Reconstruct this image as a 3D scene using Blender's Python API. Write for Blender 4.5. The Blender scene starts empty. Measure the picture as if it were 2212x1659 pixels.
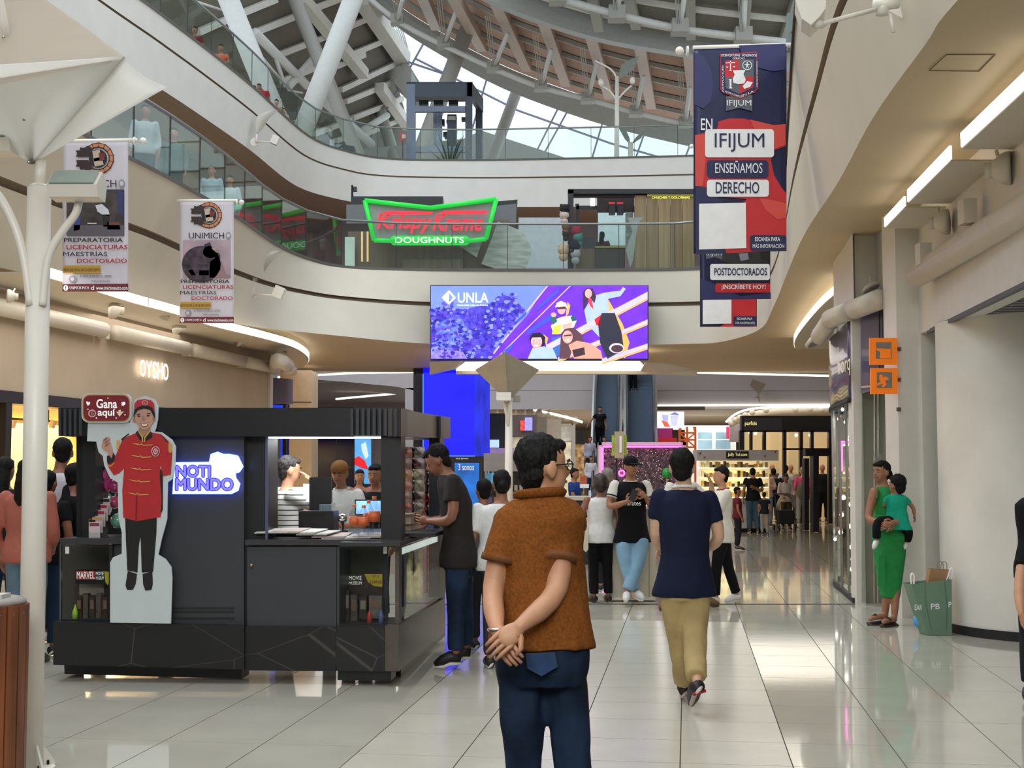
import bpy, bmesh, math, random
from mathutils import Vector, Matrix
random.seed(7)
PI = math.pi
SC = bpy.context.scene
COL = SC.collection
# ---------------------------------------------------------------- camera
F = 2800.0; CX = 1106.0; CY = 829.5; CAMZ = 1.62
PITCH = math.atan(182.5 / F)
cam_d = bpy.data.cameras.new('camera'); cam = bpy.data.objects.new('camera', cam_d); COL.objects.link(cam)
cam.location = (0, 0, CAMZ); cam.rotation_euler = (PI / 2 + PITCH, 0, 0)
cam_d.sensor_width = 36.0; cam_d.lens = 36.0 * F / 2212.0
cam_d.clip_end = 500; SC.camera = cam
# ---------------------------------------------------------------- world (bright overcast sky)
W = bpy.data.worlds.new('sky'); SC.world = W; W.use_nodes = True
bg = W.node_tree.nodes['Background']; bg.inputs[0].default_value = (0.86, 0.93, 1.0, 1); bg.inputs[1].default_value = 1.25
# ---------------------------------------------------------------- exposure
SC.view_settings.view_transform = 'Standard'; SC.view_settings.look = 'None'
SC.view_settings.exposure = 0.0; SC.view_settings.gamma = 1.0; SC.view_settings.use_curve_mapping = False
SC.cycles.use_denoising = True
SC.cycles.max_bounces = 8; SC.cycles.diffuse_bounces = 4; SC.cycles.glossy_bounces = 4
SC.cycles.transparent_max_bounces = 16; SC.cycles.transmission_bounces = 4
SC.cycles.sample_clamp_indirect = 4.0
def area(name, loc, sx, sy, power, color=(1, .95, .88), rot=(0, 0, 0)):
    l = bpy.data.lights.new(name, 'AREA'); l.shape = 'RECTANGLE'; l.size = sx; l.size_y = sy
    l.energy = power; l.color = color
    o = bpy.data.objects.new(name, l); o.location = loc; o.rotation_euler = rot; COL.objects.link(o); return o
area('skylight_lamp', (-6, 14, 21), 8, 24, 2300, (.93, .97, 1), (0, math.radians(-32), 0))
area('ceiling_lamp', (-6.4, 18, 4.2), 1.2, 14, 110)
area('ceiling_lamp', (0, 34.5, 4.35), 12, 6, 220)
area('ceiling_lamp', (5.5, 23, 4.3), 2, 12, 90)
area('ceiling_lamp', (2, 72, 4.3), 24, 16, 1500, (1, .93, .85))
area('skylight_lamp', (-1, 52, 10.3), 14, 9, 1300, (.9, .95, 1))  # added light below the soffit, brightens the escalators and far fascia
area('ceiling_lamp', (-10, 33, 10.2), 4, 20, 70, (1, .9, .8))
area('ceiling_lamp', (0, 41, 10.2), 14, 5, 160, (1, .95, .9))
area('ceiling_lamp', (7, 40, 4.2), 8, 8, 260, (1, .9, .75))  # extra area light, added to brighten the far right of the hall
area('front_fill_light', (0, -5, 6.5), 8, 3, 720, (1, .97, .92), (math.radians(62), 0, 0))  # added fill behind the camera for surfaces that face it
# ---------------------------------------------------------------- projection helpers
_c, _s = math.cos(PITCH), math.sin(PITCH)
CAM = Vector((0, 0, CAMZ))
def ray(px, py):
    u = (px - CX) / F; v = (CY - py) / F
    return Vector((u, _c - v * _s, _s + v * _c))
def P(px, py, D):
    r = ray(px, py); return CAM + r * (D / r.y)
def PZ(px, py, z=0.0):
    r = ray(px, py); return CAM + r * ((z - CAMZ) / r.z)
def PL(px, py, pl, off=0.0):
    """ray meets plane pl=(point, normal); normal faces the camera; off lifts it towards the camera side"""
    r = ray(px, py); n = pl[1]
    return CAM + r * (((pl[0] + n * off) - CAM).dot(n) / r.dot(n))
def plane3(a, b, c):
    n = (b - a).cross(c - a).normalized()
    if n.dot(CAM - a) < 0: n = -n
    return (a, n)
def vplane(a, b):
    return plane3(a, b, Vector((a[0], a[1], a[2] + 1)))
def fplane(D):
    return (Vector((0, D, 0)), Vector((0, -1, 0)))
# ---------------------------------------------------------------- materials
def lin(c):
    if isinstance(c, str):
        c = c.lstrip('#'); c = [int(c[i:i + 2], 16) / 255 for i in (0, 2, 4)]
    return tuple((x / 12.92 if x <= .04045 else ((x + .055) / 1.055) ** 2.4) for x in c)
MATS = {}
def mat(name, col, rough=.6, metal=0., var=.06, scale=6., bump=0., emit=0., spec=.5, alpha=1., stretch=None, coat=0., bscale=None):
    if name in MATS: return MATS[name]
    m = bpy.data.materials.new(name); m.use_nodes = True; MATS[name] = m
    nt = m.node_tree; b = nt.nodes['Principled BSDF']; c = lin(col)
    tc = nt.nodes.new('ShaderNodeTexCoord'); mp = nt.nodes.new('ShaderNodeMapping')
    if stretch: mp.inputs['Scale'].default_value = stretch
    nt.links.new(tc.outputs['Object'], mp.inputs[0])
    nz = nt.nodes.new('ShaderNodeTexNoise'); nz.inputs['Scale'].default_value = scale; nz.inputs['Detail'].default_value = 3
    nt.links.new(mp.outputs[0], nz.inputs['Vector'])
    rp = nt.nodes.new('ShaderNodeValToRGB')
    rp.color_ramp.elements[0].position = .3; rp.color_ramp.elements[1].position = .7
    rp.color_ramp.elements[0].color = tuple(max(0, x * (1 - var)) for x in c) + (1,)
    rp.color_ramp.elements[1].color = tuple(min(1, x * (1 + var)) for x in c) + (1,)
    nt.links.new(nz.outputs['Fac'], rp.inputs[0])
    nt.links.new(rp.outputs[0], b.inputs['Base Color'])
    b.inputs['Roughness'].default_value = rough; b.inputs['Metallic'].default_value = metal
    b.inputs['Specular IOR Level'].default_value = spec
    b.inputs['Coat Weight'].default_value = coat
    if emit:
        nt.links.new(rp.outputs[0], b.inputs['Emission Color']); b.inputs['Emission Strength'].default_value = emit
    if alpha < 1: b.inputs['Alpha'].default_value = alpha
    if bump:
        bp = nt.nodes.new('ShaderNodeBump'); bp.inputs['Strength'].default_value = bump; bp.inputs['Distance'].default_value = .02
        if bscale:
            n2 = nt.nodes.new('ShaderNodeTexNoise'); n2.inputs['Scale'].default_value = bscale; n2.inputs['Detail'].default_value = 3
            nt.links.new(mp.outputs[0], n2.inputs['Vector']); nt.links.new(n2.outputs['Fac'], bp.inputs['Height'])
        else: nt.links.new(nz.outputs['Fac'], bp.inputs['Height'])
        nt.links.new(bp.outputs[0], b.inputs['Normal'])
    return m
def glass(name, tint, gloss=.12, rough=.02, gcol=(1, 1, 1)):
    if name in MATS: return MATS[name]
    m = bpy.data.materials.new(name); m.use_nodes = True; MATS[name] = m
    nt = m.node_tree; nt.nodes.remove(nt.nodes['Principled BSDF'])
    out = nt.nodes['Material Output']; tr = nt.nodes.new('ShaderNodeBsdfTransparent'); tr.inputs[0].default_value = tuple(tint) + (1,)
    gl = nt.nodes.new('ShaderNodeBsdfGlossy'); gl.inputs['Roughness'].default_value = rough; gl.inputs[0].default_value = tuple(gcol) + (1,)
    mx = nt.nodes.new('ShaderNodeMixShader'); fr = nt.nodes.new('ShaderNodeFresnel'); fr.inputs[0].default_value = 1.45
    ad = nt.nodes.new('ShaderNodeMath'); ad.operation = 'MULTIPLY_ADD'; ad.inputs[1].default_value = .2; ad.inputs[2].default_value = gloss * .1; ad.use_clamp = True
    nt.links.new(fr.outputs[0], ad.inputs[0]); nt.links.new(ad.outputs[0], mx.inputs[0])
    nt.links.new(tr.outputs[0], mx.inputs[1]); nt.links.new(gl.outputs[0], mx.inputs[2]); nt.links.new(mx.outputs[0], out.inputs[0])
    return m
# ---------------------------------------------------------------- mesh building
class MB:
    def __init__(s): s.v = []; s.f = []; s.mi = []; s.cur = 0
    def add(s, vs, fs):
        o = len(s.v); s.v += [tuple(v) for v in vs]
        for f in fs: s.f.append([o + i for i in f]); s.mi.append(s.cur)
        return s
    def box(s, x0, x1, y0, y1, z0, z1, M=None):
        vs = [Vector((x, y, z)) for z in (z0, z1) for y in (y0, y1) for x in (x0, x1)]
        if M: vs = [M @ v for v in vs]
        return s.add(vs, [(0, 2, 3, 1), (4, 5, 7, 6), (0, 1, 5, 4), (2, 6, 7, 3), (0, 4, 6, 2), (1, 3, 7, 5)])
    def quad(s, a, b, c, d): return s.add([a, b, c, d], [(0, 1, 2, 3)])
    def poly(s, pts): return s.add(pts, [tuple(range(len(pts)))])
    def prism(s, pts, dv):
        n = len(pts); dv = Vector(dv); q = [Vector(p) for p in pts]
        return s.add(q + [p + dv for p in q], [tuple(range(n))[::-1], tuple(range(n, 2 * n))] + [(i, (i + 1) % n, n + (i + 1) % n, n + i) for i in range(n)])
    def tube(s, pts, r, n=8, cap=True, flat=1.0):
        pts = [Vector(p) for p in pts]; k = len(pts)
        rs = r if isinstance(r, (list, tuple)) else [r] * k
        vs = []; prev = None
        for i, p in enumerate(pts):
            t = (pts[min(i + 1, k - 1)] - pts[max(i - 1, 0)])
            t = t.normalized() if t.length > 1e-9 else Vector((0, 0, 1))
            if prev is None: a = t.orthogonal().normalized()
            else: a = (prev - t * prev.dot(t)); a = a.normalized() if a.length > 1e-6 else t.orthogonal().normalized()
            prev = a; b = t.cross(a)
            for j in range(n):
                th = 2 * PI * j / n; vs.append(p + (a * math.cos(th) + b * math.sin(th) * flat) * rs[i])
        fs = [(i * n + j, i * n + (j + 1) % n, (i + 1) * n + (j + 1) % n, (i + 1) * n + j) for i in range(k - 1) for j in range(n)]
        if cap: fs += [tuple(range(n))[::-1], tuple(range((k - 1) * n, k * n))]
        return s.add(vs, fs)
    def lathe(s, prof, c=(0, 0, 0), n=16, M=None):
        vs = []
        for r, z in prof:
            for j in range(n):
                th = 2 * PI * j / n; v = Vector((r * math.cos(th), r * math.sin(th), z))
                vs.append((M @ v if M else v) + Vector(c))
        k = len(prof)
        fs = [(i * n + j, i * n + (j + 1) % n, (i + 1) * n + (j + 1) % n, (i + 1) * n + j) for i in range(k - 1) for j in range(n)]
        fs += [tuple(range(n))[::-1], tuple(range((k - 1) * n, k * n))]
        return s.add(vs, fs)
    def ball(s, c, r, n=10, m=6, sc=(1, 1, 1), M=None):
        c = Vector(c); vs = []
        for i in range(m + 1):
            ph = PI * i / m
            for j in range(n):
                th = 2 * PI * j / n; v = Vector((math.sin(ph) * math.cos(th) * sc[0], math.sin(ph) * math.sin(th) * sc[1], math.cos(ph) * sc[2])) * r
                vs.append((M @ v if M else v) + c)
        return s.add(vs, [(i * n + j, (i + 1) * n + j, (i + 1) * n + (j + 1) % n, i * n + (j + 1) % n) for i in range(m) for j in range(n)])
    def grid(s, rows):
        n = len(rows[0]); vs = [p for r in rows for p in r]
        return s.add(vs, [(i * n + j, i * n + j + 1, (i + 1) * n + j + 1, (i + 1) * n + j) for i in range(len(rows) - 1) for j in range(n - 1)])
    def build(s, name, m, parent=None, smooth=False, label=None, solid=0, **kw):
        me = bpy.data.meshes.new(name); me.from_pydata(s.v, [], s.f); me.validate(); me.update()
        ms = m if isinstance(m, (list, tuple)) else [m]
        for x in ms: me.materials.append(x)
        if len(ms) > 1: me.polygons.foreach_set('material_index', s.mi[:len(me.polygons)])
        if smooth: me.polygons.foreach_set('use_smooth', [True] * len(me.polygons))
        o = bpy.data.objects.new(name, me); COL.objects.link(o)
        if parent:
            o.parent = parent
            o.matrix_parent_inverse = parent.matrix_world.inverted() if False else Matrix.Translation(-parent.location) if parent.rotation_euler.z == 0 and parent.parent is None else world_of(parent).inverted()
        if solid:
            md = o.modifiers.new('thickness', 'SOLIDIFY'); md.thickness = solid; md.offset = 0
        if label: o['label'] = label
        for k, v in kw.items(): o[k] = v
        return o
def world_of(o):
    M = Matrix.LocRotScale(o.location, o.rotation_euler, o.scale)
    return (world_of(o.parent) @ o.matrix_parent_inverse @ M) if o.parent else M
def tag(o, label, cat, group=None):
    o['label'] = label; o['category'] = cat
    if group: o['group'] = group
    return o
def thing(name, label, cat, loc=(0, 0, 0), group=None):
    o = bpy.data.objects.new(name, None); o.empty_display_size = .1; COL.objects.link(o); o.location = loc
    return tag(o, label, cat, group)
def struct(o): o['kind'] = 'structure'; return o
def catmull(pts, k=6):
    pts = [Vector(p) for p in pts]; out = []
    for i in range(len(pts) - 1):
        p0 = pts[max(i - 1, 0)]; p1 = pts[i]; p2 = pts[i + 1]; p3 = pts[min(i + 2, len(pts) - 1)]
        for j in range(k):
            t = j / k
            out.append(.5 * ((2 * p1) + (p2 - p0) * t + (2 * p0 - 5 * p1 + 4 * p2 - p3) * t * t + (3 * p1 - p0 - 3 * p2 + p3) * t ** 3))
    out.append(pts[-1]); return out
# flat prints: shapes given in photo pixels, laid on a real plane
def pp(mb, pl, pts, off): mb.poly([PL(x, y, pl, off) for x, y in pts]); return mb
def rrect(x0, y0, x1, y1, r, n=4):
    out = []
    for cx, cy, a in ((x1 - r, y0 + r, -PI / 2), (x1 - r, y1 - r, 0), (x0 + r, y1 - r, PI / 2), (x0 + r, y0 + r, PI)):
        for i in range(n + 1): out.append((cx + r * math.cos(a + PI / 2 * i / n), cy + r * math.sin(a + PI / 2 * i / n)))
    return out
def ell(cx, cy, rx, ry=None, n=20):
    ry = ry or rx; return [(cx + rx * math.cos(2 * PI * i / n), cy + ry * math.sin(2 * PI * i / n)) for i in range(n)]
_tx = {}
def text_mesh(s, bold=0.0, depth=0.0):
    k = (s, bold, depth)
    if k in _tx: return _tx[k]
    cu = bpy.data.curves.new('t', 'FONT'); cu.body = s; cu.offset = bold; cu.resolution_u = 3; cu.extrude = depth
    o = bpy.data.objects.new('t', cu); COL.objects.link(o)
    me = bpy.data.meshes.new_from_object(o.evaluated_get(bpy.context.evaluated_depsgraph_get()))
    vs = [v.co.copy() for v in me.vertices]; fs = [tuple(p.vertices) for p in me.polygons]
    bpy.data.objects.remove(o); bpy.data.curves.remove(cu); bpy.data.meshes.remove(me)
    x0 = min(v.x for v in vs); x1 = max(v.x for v in vs); y0 = min(v.y for v in vs); y1 = max(v.y for v in vs)
    out = ([((v.x - x0) / (x1 - x0), (v.y - y0) / (y1 - y0), v.z) for v in vs], fs); _tx[k] = out; return out
def text(mb, s, q, pl, off, bold=.01, depth=0.0, th=0.0, shear=0):
    """q: 4 px corners (bottom-left, bottom-right, top-right, top-left) or box (x0,y0,x1,y1) of the letters"""
    if len(q) == 4 and not isinstance(q[0], (tuple, list)):
        x0, y0, x1, y1 = q; q = [(x0, y1), (x1, y1), (x1, y0), (x0, y0)]
    if 'M' in s and bold:
        e_ = bold * 22 * abs(q[3][1] - q[0][1] if abs(q[3][1] - q[0][1]) > 1 else 8) / 60
        for i_, k_ in enumerate((-e_, e_)): text(mb, s, [(x + k_ * .5, y) for x, y in q], pl, off + .0015 * i_, 0, depth, th, shear)
        return
    vs, fs = text_mesh(s, bold, 0.02 if th else 0)
    out = []
    for u, v, z in vs:
        x = (q[0][0] * (1 - u) + q[1][0] * u) * (1 - v) + (q[3][0] * (1 - u) + q[2][0] * u) * v + shear * v
        y = (q[0][1] * (1 - u) + q[1][1] * u) * (1 - v) + (q[3][1] * (1 - u) + q[2][1] * u) * v
        out.append(PL(x, y, pl, off + (th * (1 if z > 0 else 0))))
    mb.add(out, fs)
def prt(name, pl, pts, off, m, parent, label=None):
    o = pp(MB(), pl, pts, off).build(name, m, parent, label=label); return o
def ptext(name, s, q, pl, off, m, parent, bold=.01, th=0.0, shear=0, label=None):
    mb = MB(); text(mb, s, q, pl, off, bold, 0, th, shear); return mb.build(name, m, parent, label=label)
# ================================================================ THE SETTING
M_cream = mat('painted_cream_plaster', '#cbc4b4', .55, var=.03, scale=1.5)
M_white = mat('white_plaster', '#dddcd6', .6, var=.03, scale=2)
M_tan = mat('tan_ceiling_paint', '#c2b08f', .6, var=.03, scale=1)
M_groove = mat('shadow_gap_paint', '#8a7a66', .7)
M_dark = mat('dark_recess', '#1d1c1d', .7)
M_steelw = mat('white_painted_steel', '#cdd0cd', .45, var=.03)
M_steelg = mat('grey_painted_steel', '#a3a39c', .5, var=.03)
M_rail = mat('brushed_steel', '#8f9593', .3, metal=.8)
M_black = mat('black_metal', '#141416', .4)
M_cap = mat('dark_slab_edge', '#5c5a55', .6)
G_rail = glass('railing_glass', (.90, .945, .93), .04, gcol=(.8, .9, .9))
G_clear = glass('clear_glass', (.93, .96, .95), .05)
# ---- floor
VPX = 1484.0
dt = Vector(((VPX - CX) / F, 1, 0)).normalized(); dn = Vector((dt.y, -dt.x, 0))
O0 = PZ(1469, 1659)
T = .61
def tile_mat(name, c, rough, spec):
    m = mat(name, c, rough, var=.05, scale=2.2, spec=spec, bump=.015, bscale=3)
    return m
M_tile = tile_mat('cream_floor_tile', '#bdb9ab', .06, .65)
M_tilem = tile_mat('satin_floor_tile', '#c6c1b2', .2, .5)
M_tiled = tile_mat('tan_floor_tile', '#ada08c', .06, .75)
M_grout = mat('dark_grout', '#4b4842', .8)
fl = MB().box(-24, 24, -6, 100, -.3, -.006).build('floor', M_grout); struct(fl)
def tile_pts(u0, u1, v0, v1, g=.0035):
    return [O0 + dn * a + dt * b + Vector((0, 0, 0)) for a, b in ((u0 + g, v0 + g), (u1 - g, v0 + g), (u1 - g, v1 - g), (u0 + g, v1 - g))]
cands = []; far = MB(); farm = MB()
for i in range(-34, 30):
    strip = -2 <= i < 1 or (i == -3) or i == 1
    L = T if strip else 2 * T
    jn = int(34 / L)
    for j in range(-2, jn):
        u0, v0 = i * T, j * L + (.12 if strip else .3)
        c = O0 + dn * (u0 + T / 2) + dt * (v0 + L / 2)
        if c.y < .5: continue
        cands.append((c, u0, v0, L, strip))
def inview(c, L):
    m = .8
    return c.y > 6.2 and abs(c.x) < .395 * c.y + m
vis = sorted([t for t in cands if inview(t[0], t[3])], key=lambda t: t[0].y)
near = set(id(t) for t in vis[:300])
for t in cands:
    c, u0, v0, L, strip = t
    inst = strip and c.y < 14 and (c.x - O0.x - (c.y - O0.y) * dt.x) < .5
    p = tile_pts(u0, u0 + T, v0, v0 + L)
    p = [Vector((a.x, a.y, 0)) for a in p]
    if id(t) in near:
        mb = MB().prism([a - Vector((0, 0, .008)) for a in p], (0, 0, .008))
        mb.build('floor_tile', M_tilem if inst else M_tile, fl)
    elif 15.8 < c.y: (far).poly(p)
    else: farm.poly(p)
o = farm.build('floor_tiles_outside_view', M_tile, fl); o['kind'] = 'stuff'
o = far.build('distant_floor_tiles', M_tiled, fl); o['kind'] = 'stuff'
far2 = MB()
for i in range(-14, 15):
    for j in range(30):
        x0 = i * 1.22; y0 = 40 + j * 2
        far2.quad((x0, y0, -.001), (x0 + 1.21, y0, -.001), (x0 + 1.21, y0 + 1.99, -.001), (x0, y0 + 1.99, -.001))
o = far2.build('distant_paving', M_tiled, fl); o['kind'] = 'stuff'
o = MB().box(-7, 4.1, 15.62, 15.66, -.005, .004).build('trim_1', mat('dark_joint_metal', '#2b2a28', .4, metal=.5)); struct(o)
# ---- slabs
def slab(name, pairs, zb, zt, gl0, gl1, close, label_m, depth=.05):
    B = catmull([a for a, b in pairs], 6); Tt = catmull([b for a, b in pairs], 6)
    n = len(B)
    def lev(t, out=0):
        r = []
        for i in range(n):
            p = B[i].lerp(Tt[i], t)
            tan = (Tt[min(i + 1, n - 1)] - Tt[max(i - 1, 0)]); nrm = Vector((-tan.y, tan.x, 0)).normalized()
            r.append(p + nrm * out)
        return r
    mb = MB()
    mb.grid([lev(0), lev(gl0)]); mb.grid([lev(gl1), lev(1)])
    mb.cur = 1
    mb.grid([lev(gl0), lev(gl0, depth)]); mb.grid([lev(gl0, depth), lev(gl1, depth)]); mb.grid([lev(gl1, depth), lev(gl1)])
    mb.cur = 2
    mb.grid([[p + Vector((0, 0, .03)) for p in lev(1, -.03)], [p + Vector((0, 0, -.03)) for p in lev(1, -.03)]])
    mb.grid([[p + Vector((0, 0, .03)) for p in lev(1, -.03)], [p + Vector((0, 0, .03)) for p in lev(1, .3)]])
    mb.grid([[p + Vector((0, 0, -.03)) for p in lev(1, -.03)], lev(1, 0)])
    o = mb.build(name, [label_m, M_groove, M_cap], smooth=True); struct(o)
    return o, B, Tt
def V(x, y, z): return Vector((x, y, z))
z1b, z1t = 4.5, 6.3
def b1(x, y): return PZ(x, y, z1b)
def t1(x, y): return PZ(x, y, z1t)
pairs1 = [(V(-8.4, -6, z1b), V(-6.9, -6, z1t)), (V(-8.3, 8, z1b), V(-6.8, 8, z1t)), (V(-7.9, 15, z1b), V(-6.4, 15, z1t)),
          (b1(0, 578), V(-5.95, 18.4, z1t)), (b1(244, 629), t1(370, 388)), (b1(385, 674), t1(500, 463)), (b1(535, 704), t1(600, 530)),
          (b1(640, 716), t1(680, 563)), (b1(740, 726), t1(760, 578)), (b1(900, 741), t1(900, 582)), (b1(1100, 747), t1(1100, 583)),
          (b1(1300, 746), t1(1300, 583)), (b1(1480, 743), t1(1490, 581)), (b1(1560, 738), t1(1575, 572)), (b1(1640, 712), t1(1650, 530)),
          (b1(1672, 660), t1(1690, 450)), (b1(1729, 523), t1(1705, 250)), (b1(1809, 396), t1(1720, 30)), (b1(1886, 254), V(2.55, 10.8, z1t)),
          (b1(1998, 97), V(2.45, 9, z1t)), (b1(2069, 0), V(2.4, 8, z1t)), (V(2.75, 5, z1b), V(2.35, 5, z1t)), (V(2.75, -6, z1b), V(2.35, -6, z1t))]
fascia1, B1, T1 = slab('trim_2', pairs1, z1b, z1t, .505, .56, True, M_cream, .11)
z2b, z2t = 10.7, 12.4
def b2(x, y): return PZ(x, y, z2b)
def t2(x, y): return PZ(x, y, z2t)
pairs2 = [(V(-9.6, 8, z2b), V(-9.4, 8, z2t)), (V(-9.4, 20, z2b), V(-9.2, 20, z2t)), (b2(100, 30), V(-9.1, 26, z2t)), (b2(358, 199), t2(345, 29)), (b2(439, 253), t2(440, 102)),
          (b2(540, 324), t2(545, 187)), (b2(641, 402), t2(665, 293)), (b2(740, 432), t2(750, 327)), (b2(820, 441), t2(840, 343)),
          (b2(1000, 446), t2(1000, 346)), (b2(1200, 447), t2(1150, 344)), (b2(1400, 445), t2(1400, 339)), (b2(1500, 443), t2(1500, 336)),
          (b2(1600, 438), t2(1600, 332)), (V(10.5, 43, z2b), V(10.5, 43, z2t)), (V(12, 37, z2b), V(12, 37, z2t)), (V(12, 20, z2b), V(12, 20, z2t))]
fascia2, B2, T2 = slab('trim_3', pairs2, z2b, z2t, .60, .635, True, M_white)
# soffits and slab floors, strips from the edge curve outward
def outward(p, lx=-16, rx=16, fy=39):
    return p
def deck(name, curve, z, m, lx, rx, fy, up):
    mb = MB(); a = []; b = []
    n = len(curve)
    far_pts = []
    for p in curve:
        far_pts.append(p)
    # assign: left part goes to x=lx, far part to y=fy, right part to x=rx
    yl = [p for p in curve]
    imax = max(range(n), key=lambda i: curve[i].y if curve[i].x < 2 else -1)
    xm = None
    for i, p in enumerate(curve):
        a.append(V(p.x, p.y, z))
    # corner-based target
    ic1 = next(i for i in range(n) if curve[i].y > max(c.y for c in curve) - 4 )
    ic2 = max(i for i in range(n) if curve[i].y > max(c.y for c in curve) - 4)
    for i, p in enumerate(curve):
        if i < ic1: b.append(V(lx, p.y + (fy - curve[ic1].y) * (i / ic1) ** 3, z))
        elif i <= ic2: b.append(V(lx + (rx - lx) * (i - ic1) / (ic2 - ic1), fy, z))
        else:
            t = (n - 1 - i) / (n - 1 - ic2); b.append(V(rx, p.y + (fy - curve[ic2].y) * t ** 3, z))
    mb.grid([a, b]); o = mb.build(name, m); struct(o); return o
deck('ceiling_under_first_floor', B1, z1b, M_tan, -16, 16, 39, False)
deck('floor_upper', T1, z1t - .02, mat('upper_floor_tile', '#b5aa9c', .3), -16, 16, 39, True)
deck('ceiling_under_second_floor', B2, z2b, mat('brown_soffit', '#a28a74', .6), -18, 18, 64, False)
deck('floor_top', T2, z2t - .02, M_cream, -18, 18, 64, True)
# far edge of first floor and the next atrium
o = MB().box(-16, 16, 38.95, 39, 4.5, 6.3).build('trim_4', M_cream); struct(o)
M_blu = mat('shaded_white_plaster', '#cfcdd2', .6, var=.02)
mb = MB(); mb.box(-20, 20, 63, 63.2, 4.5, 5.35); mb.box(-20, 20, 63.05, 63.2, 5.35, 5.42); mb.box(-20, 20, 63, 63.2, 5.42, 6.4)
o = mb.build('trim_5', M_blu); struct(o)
o = MB().box(-24, 24, 63.2, 100, 4.5, 4.6).build('ceiling_far', mat('far_ceiling', '#d8d0c6', .6)); struct(o)
o = MB().box(-24, 24, 98, 98.3, 0, 4.5).build('wall_far', mat('far_wall', '#cfc4b4', .6)); struct(o)
o = MB().box(-24, 24, -6.3, -6, 0, 6.3).build('wall_back_light_block', M_cream); struct(o)  # unseen; added to block low sky light, height set to let front light over
o = MB().box(-16.3, -16, -6, 64, 0, 12.4).build('wall_left', M_cream); struct(o)
o = MB().box(16, 16.3, -6, 100, 0, 12.4).build('wall_right', M_cream); struct(o)
o = MB().box(-24, -16.3, 63, 100, 0, 4.5).build('wall_far_left', M_cream); struct(o)
# wall behind on first floor (purple grey band and warm shop)
o = MB().box(-16, 16, 47.5, 47.8, 6.3, 10.7).build('wall_first_floor', mat('mauve_wall', '#8d7880', .6)); struct(o)
# ---- railings
def railing(name, curve, z, label, i0, i1, step, h=1.1, off=.12, joints=True):
    n = len(curve); pts = []
    for i in range(i0, i1):
        tan = curve[min(i + 1, n - 1)] - curve[max(i - 1, 0)]; nr = Vector((-tan.y, tan.x, 0)).normalized()
        q = curve[i] + nr * off; pts.append(V(q.x, q.y, z))
    # resample by length
    out = [pts[0]]; acc = 0
    for a, b in zip(pts, pts[1:]):
        d = (b - a).length; t = 0
        while acc + (d - t) >= step:
            t += step - acc; out.append(a.lerp(b, t / d)); acc = 0
        acc += d - t
    r = thing(name, label, 'railing', out[0])
    for a, b in zip(out, out[1:]):
        d = (b - a).normalized(); g = .012; a2 = a + d * g; b2 = b - d * g; nn = Vector((-d.y, d.x, 0)) * .006
        MB().prism([a2 - nn, b2 - nn, b2 + nn, a2 + nn], (0, 0, h)).build('glass_pane', G_rail, r)
        if joints:
            MB().tube([a, a + V(0, 0, h)], .011, 4).build('post', M_black, r)
    MB().tube([p + V(0, 0, h + .02) for p in out], .032, 6).build('handrail', M_rail, r, True)
    MB().tube([p + V(0, 0, .02) for p in out], .03, 4).build('base_channel', M_cap, r)
    return r
k1 = 6
railing('glass_railing', T1, z1t, 'glass balustrade with steel handrail along the middle balcony behind the doughnut kiosk sign', 3 * k1, 15 * k1, 1.32)
railing('glass_railing', T2, z2t, 'glass balustrade with steel handrail along the topmost balcony in front of the grey lift shaft', 2 * k1, 14 * k1, 1.5)
# ================================================================ ROOF AND LIFT SHAFT
M_roofd = mat('dark_roof_panel', '#6e6a5e', .8, var=.05)
M_pink = mat('pink_metal_deck', '#c8a898', .55, var=.08, stretch=(1, 1, 6))
M_grey = mat('grey_roof_soffit', '#7d7b74', .6)
M_purl = mat('white_purlin', '#d6d5cd', .5)
M_girder = mat('grey_girder', '#a9aca9', .5)
def tb(name, pts, wpx, m, parent, n=12, sm=True, **k):
    """tube along (px,py,D) points, wpx = width in photo pixels at mean depth"""
    Q = [P(*p) for p in pts]; D = sum(p[2] for p in pts) / len(pts)
    return MB().tube(Q, wpx * D / F / 2, n).build(name, m, parent, sm, **k)
roof = thing('atrium_roof', 'steel and metal-deck atrium roof with white trusses above the topmost balcony', 'roof', P(1106, 100, 60))
# left roof plane
A = P(300, -100, 50); B = P(875, 130, 75); C = P(700, 345, 70)
LR = plane3(A, B, C)
poly = [(250, -200), (700, -200), (790, -10), (876, 132), (858, 180), (905, 350), (820, 420), (560, 420), (560, 330), (300, 100)]
MB().prism([PL(x, y, LR) for x, y in poly], -LR[1] * .3).build('roof_panel', M_roofd, roof)
def cr(pts, ox=440, oy=0, s=.211): return [(ox + x * s, oy + y * s) for x, y in pts]
purl = [[(425, 120), (735, -5)], [(-60, 330), (425, 120)], [(525, 330), (1010, 140)], [(770, 560), (1260, 370)], [(1420, 300), (1700, 180)], [(1500, 560), (1860, 410)], [(1100, 100), (1440, -30)],
        [(800, 830), (1120, 700)], [(1350, 680), (1640, 560)], [(1400, 920), (2050, 610)], [(1450, 1040), (1960, 830)], [(1520, 1210), (2030, 1010)], [(1600, 1390), (2070, 1200)], [(1130, 1370), (1500, 1230)], [(1350, 1440), (1700, 1330)]]
for a in purl:
    q = cr(a); d = [PL(x, y, LR, .25) for x, y in q]
    MB().tube(d, .2, 4).build('purlin', M_purl, roof)
raft = [([(1000, -20), (1640, 760)], .38), ([(1800, 890), (2090, 1290)], .38), ([(1620, -20), (2050, 610)], .55)]
for a, w in raft:
    MB().tube([PL(x, y, LR, .6) for x, y in cr(a)], w, 4).build('rafter', M_purl, roof)
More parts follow.
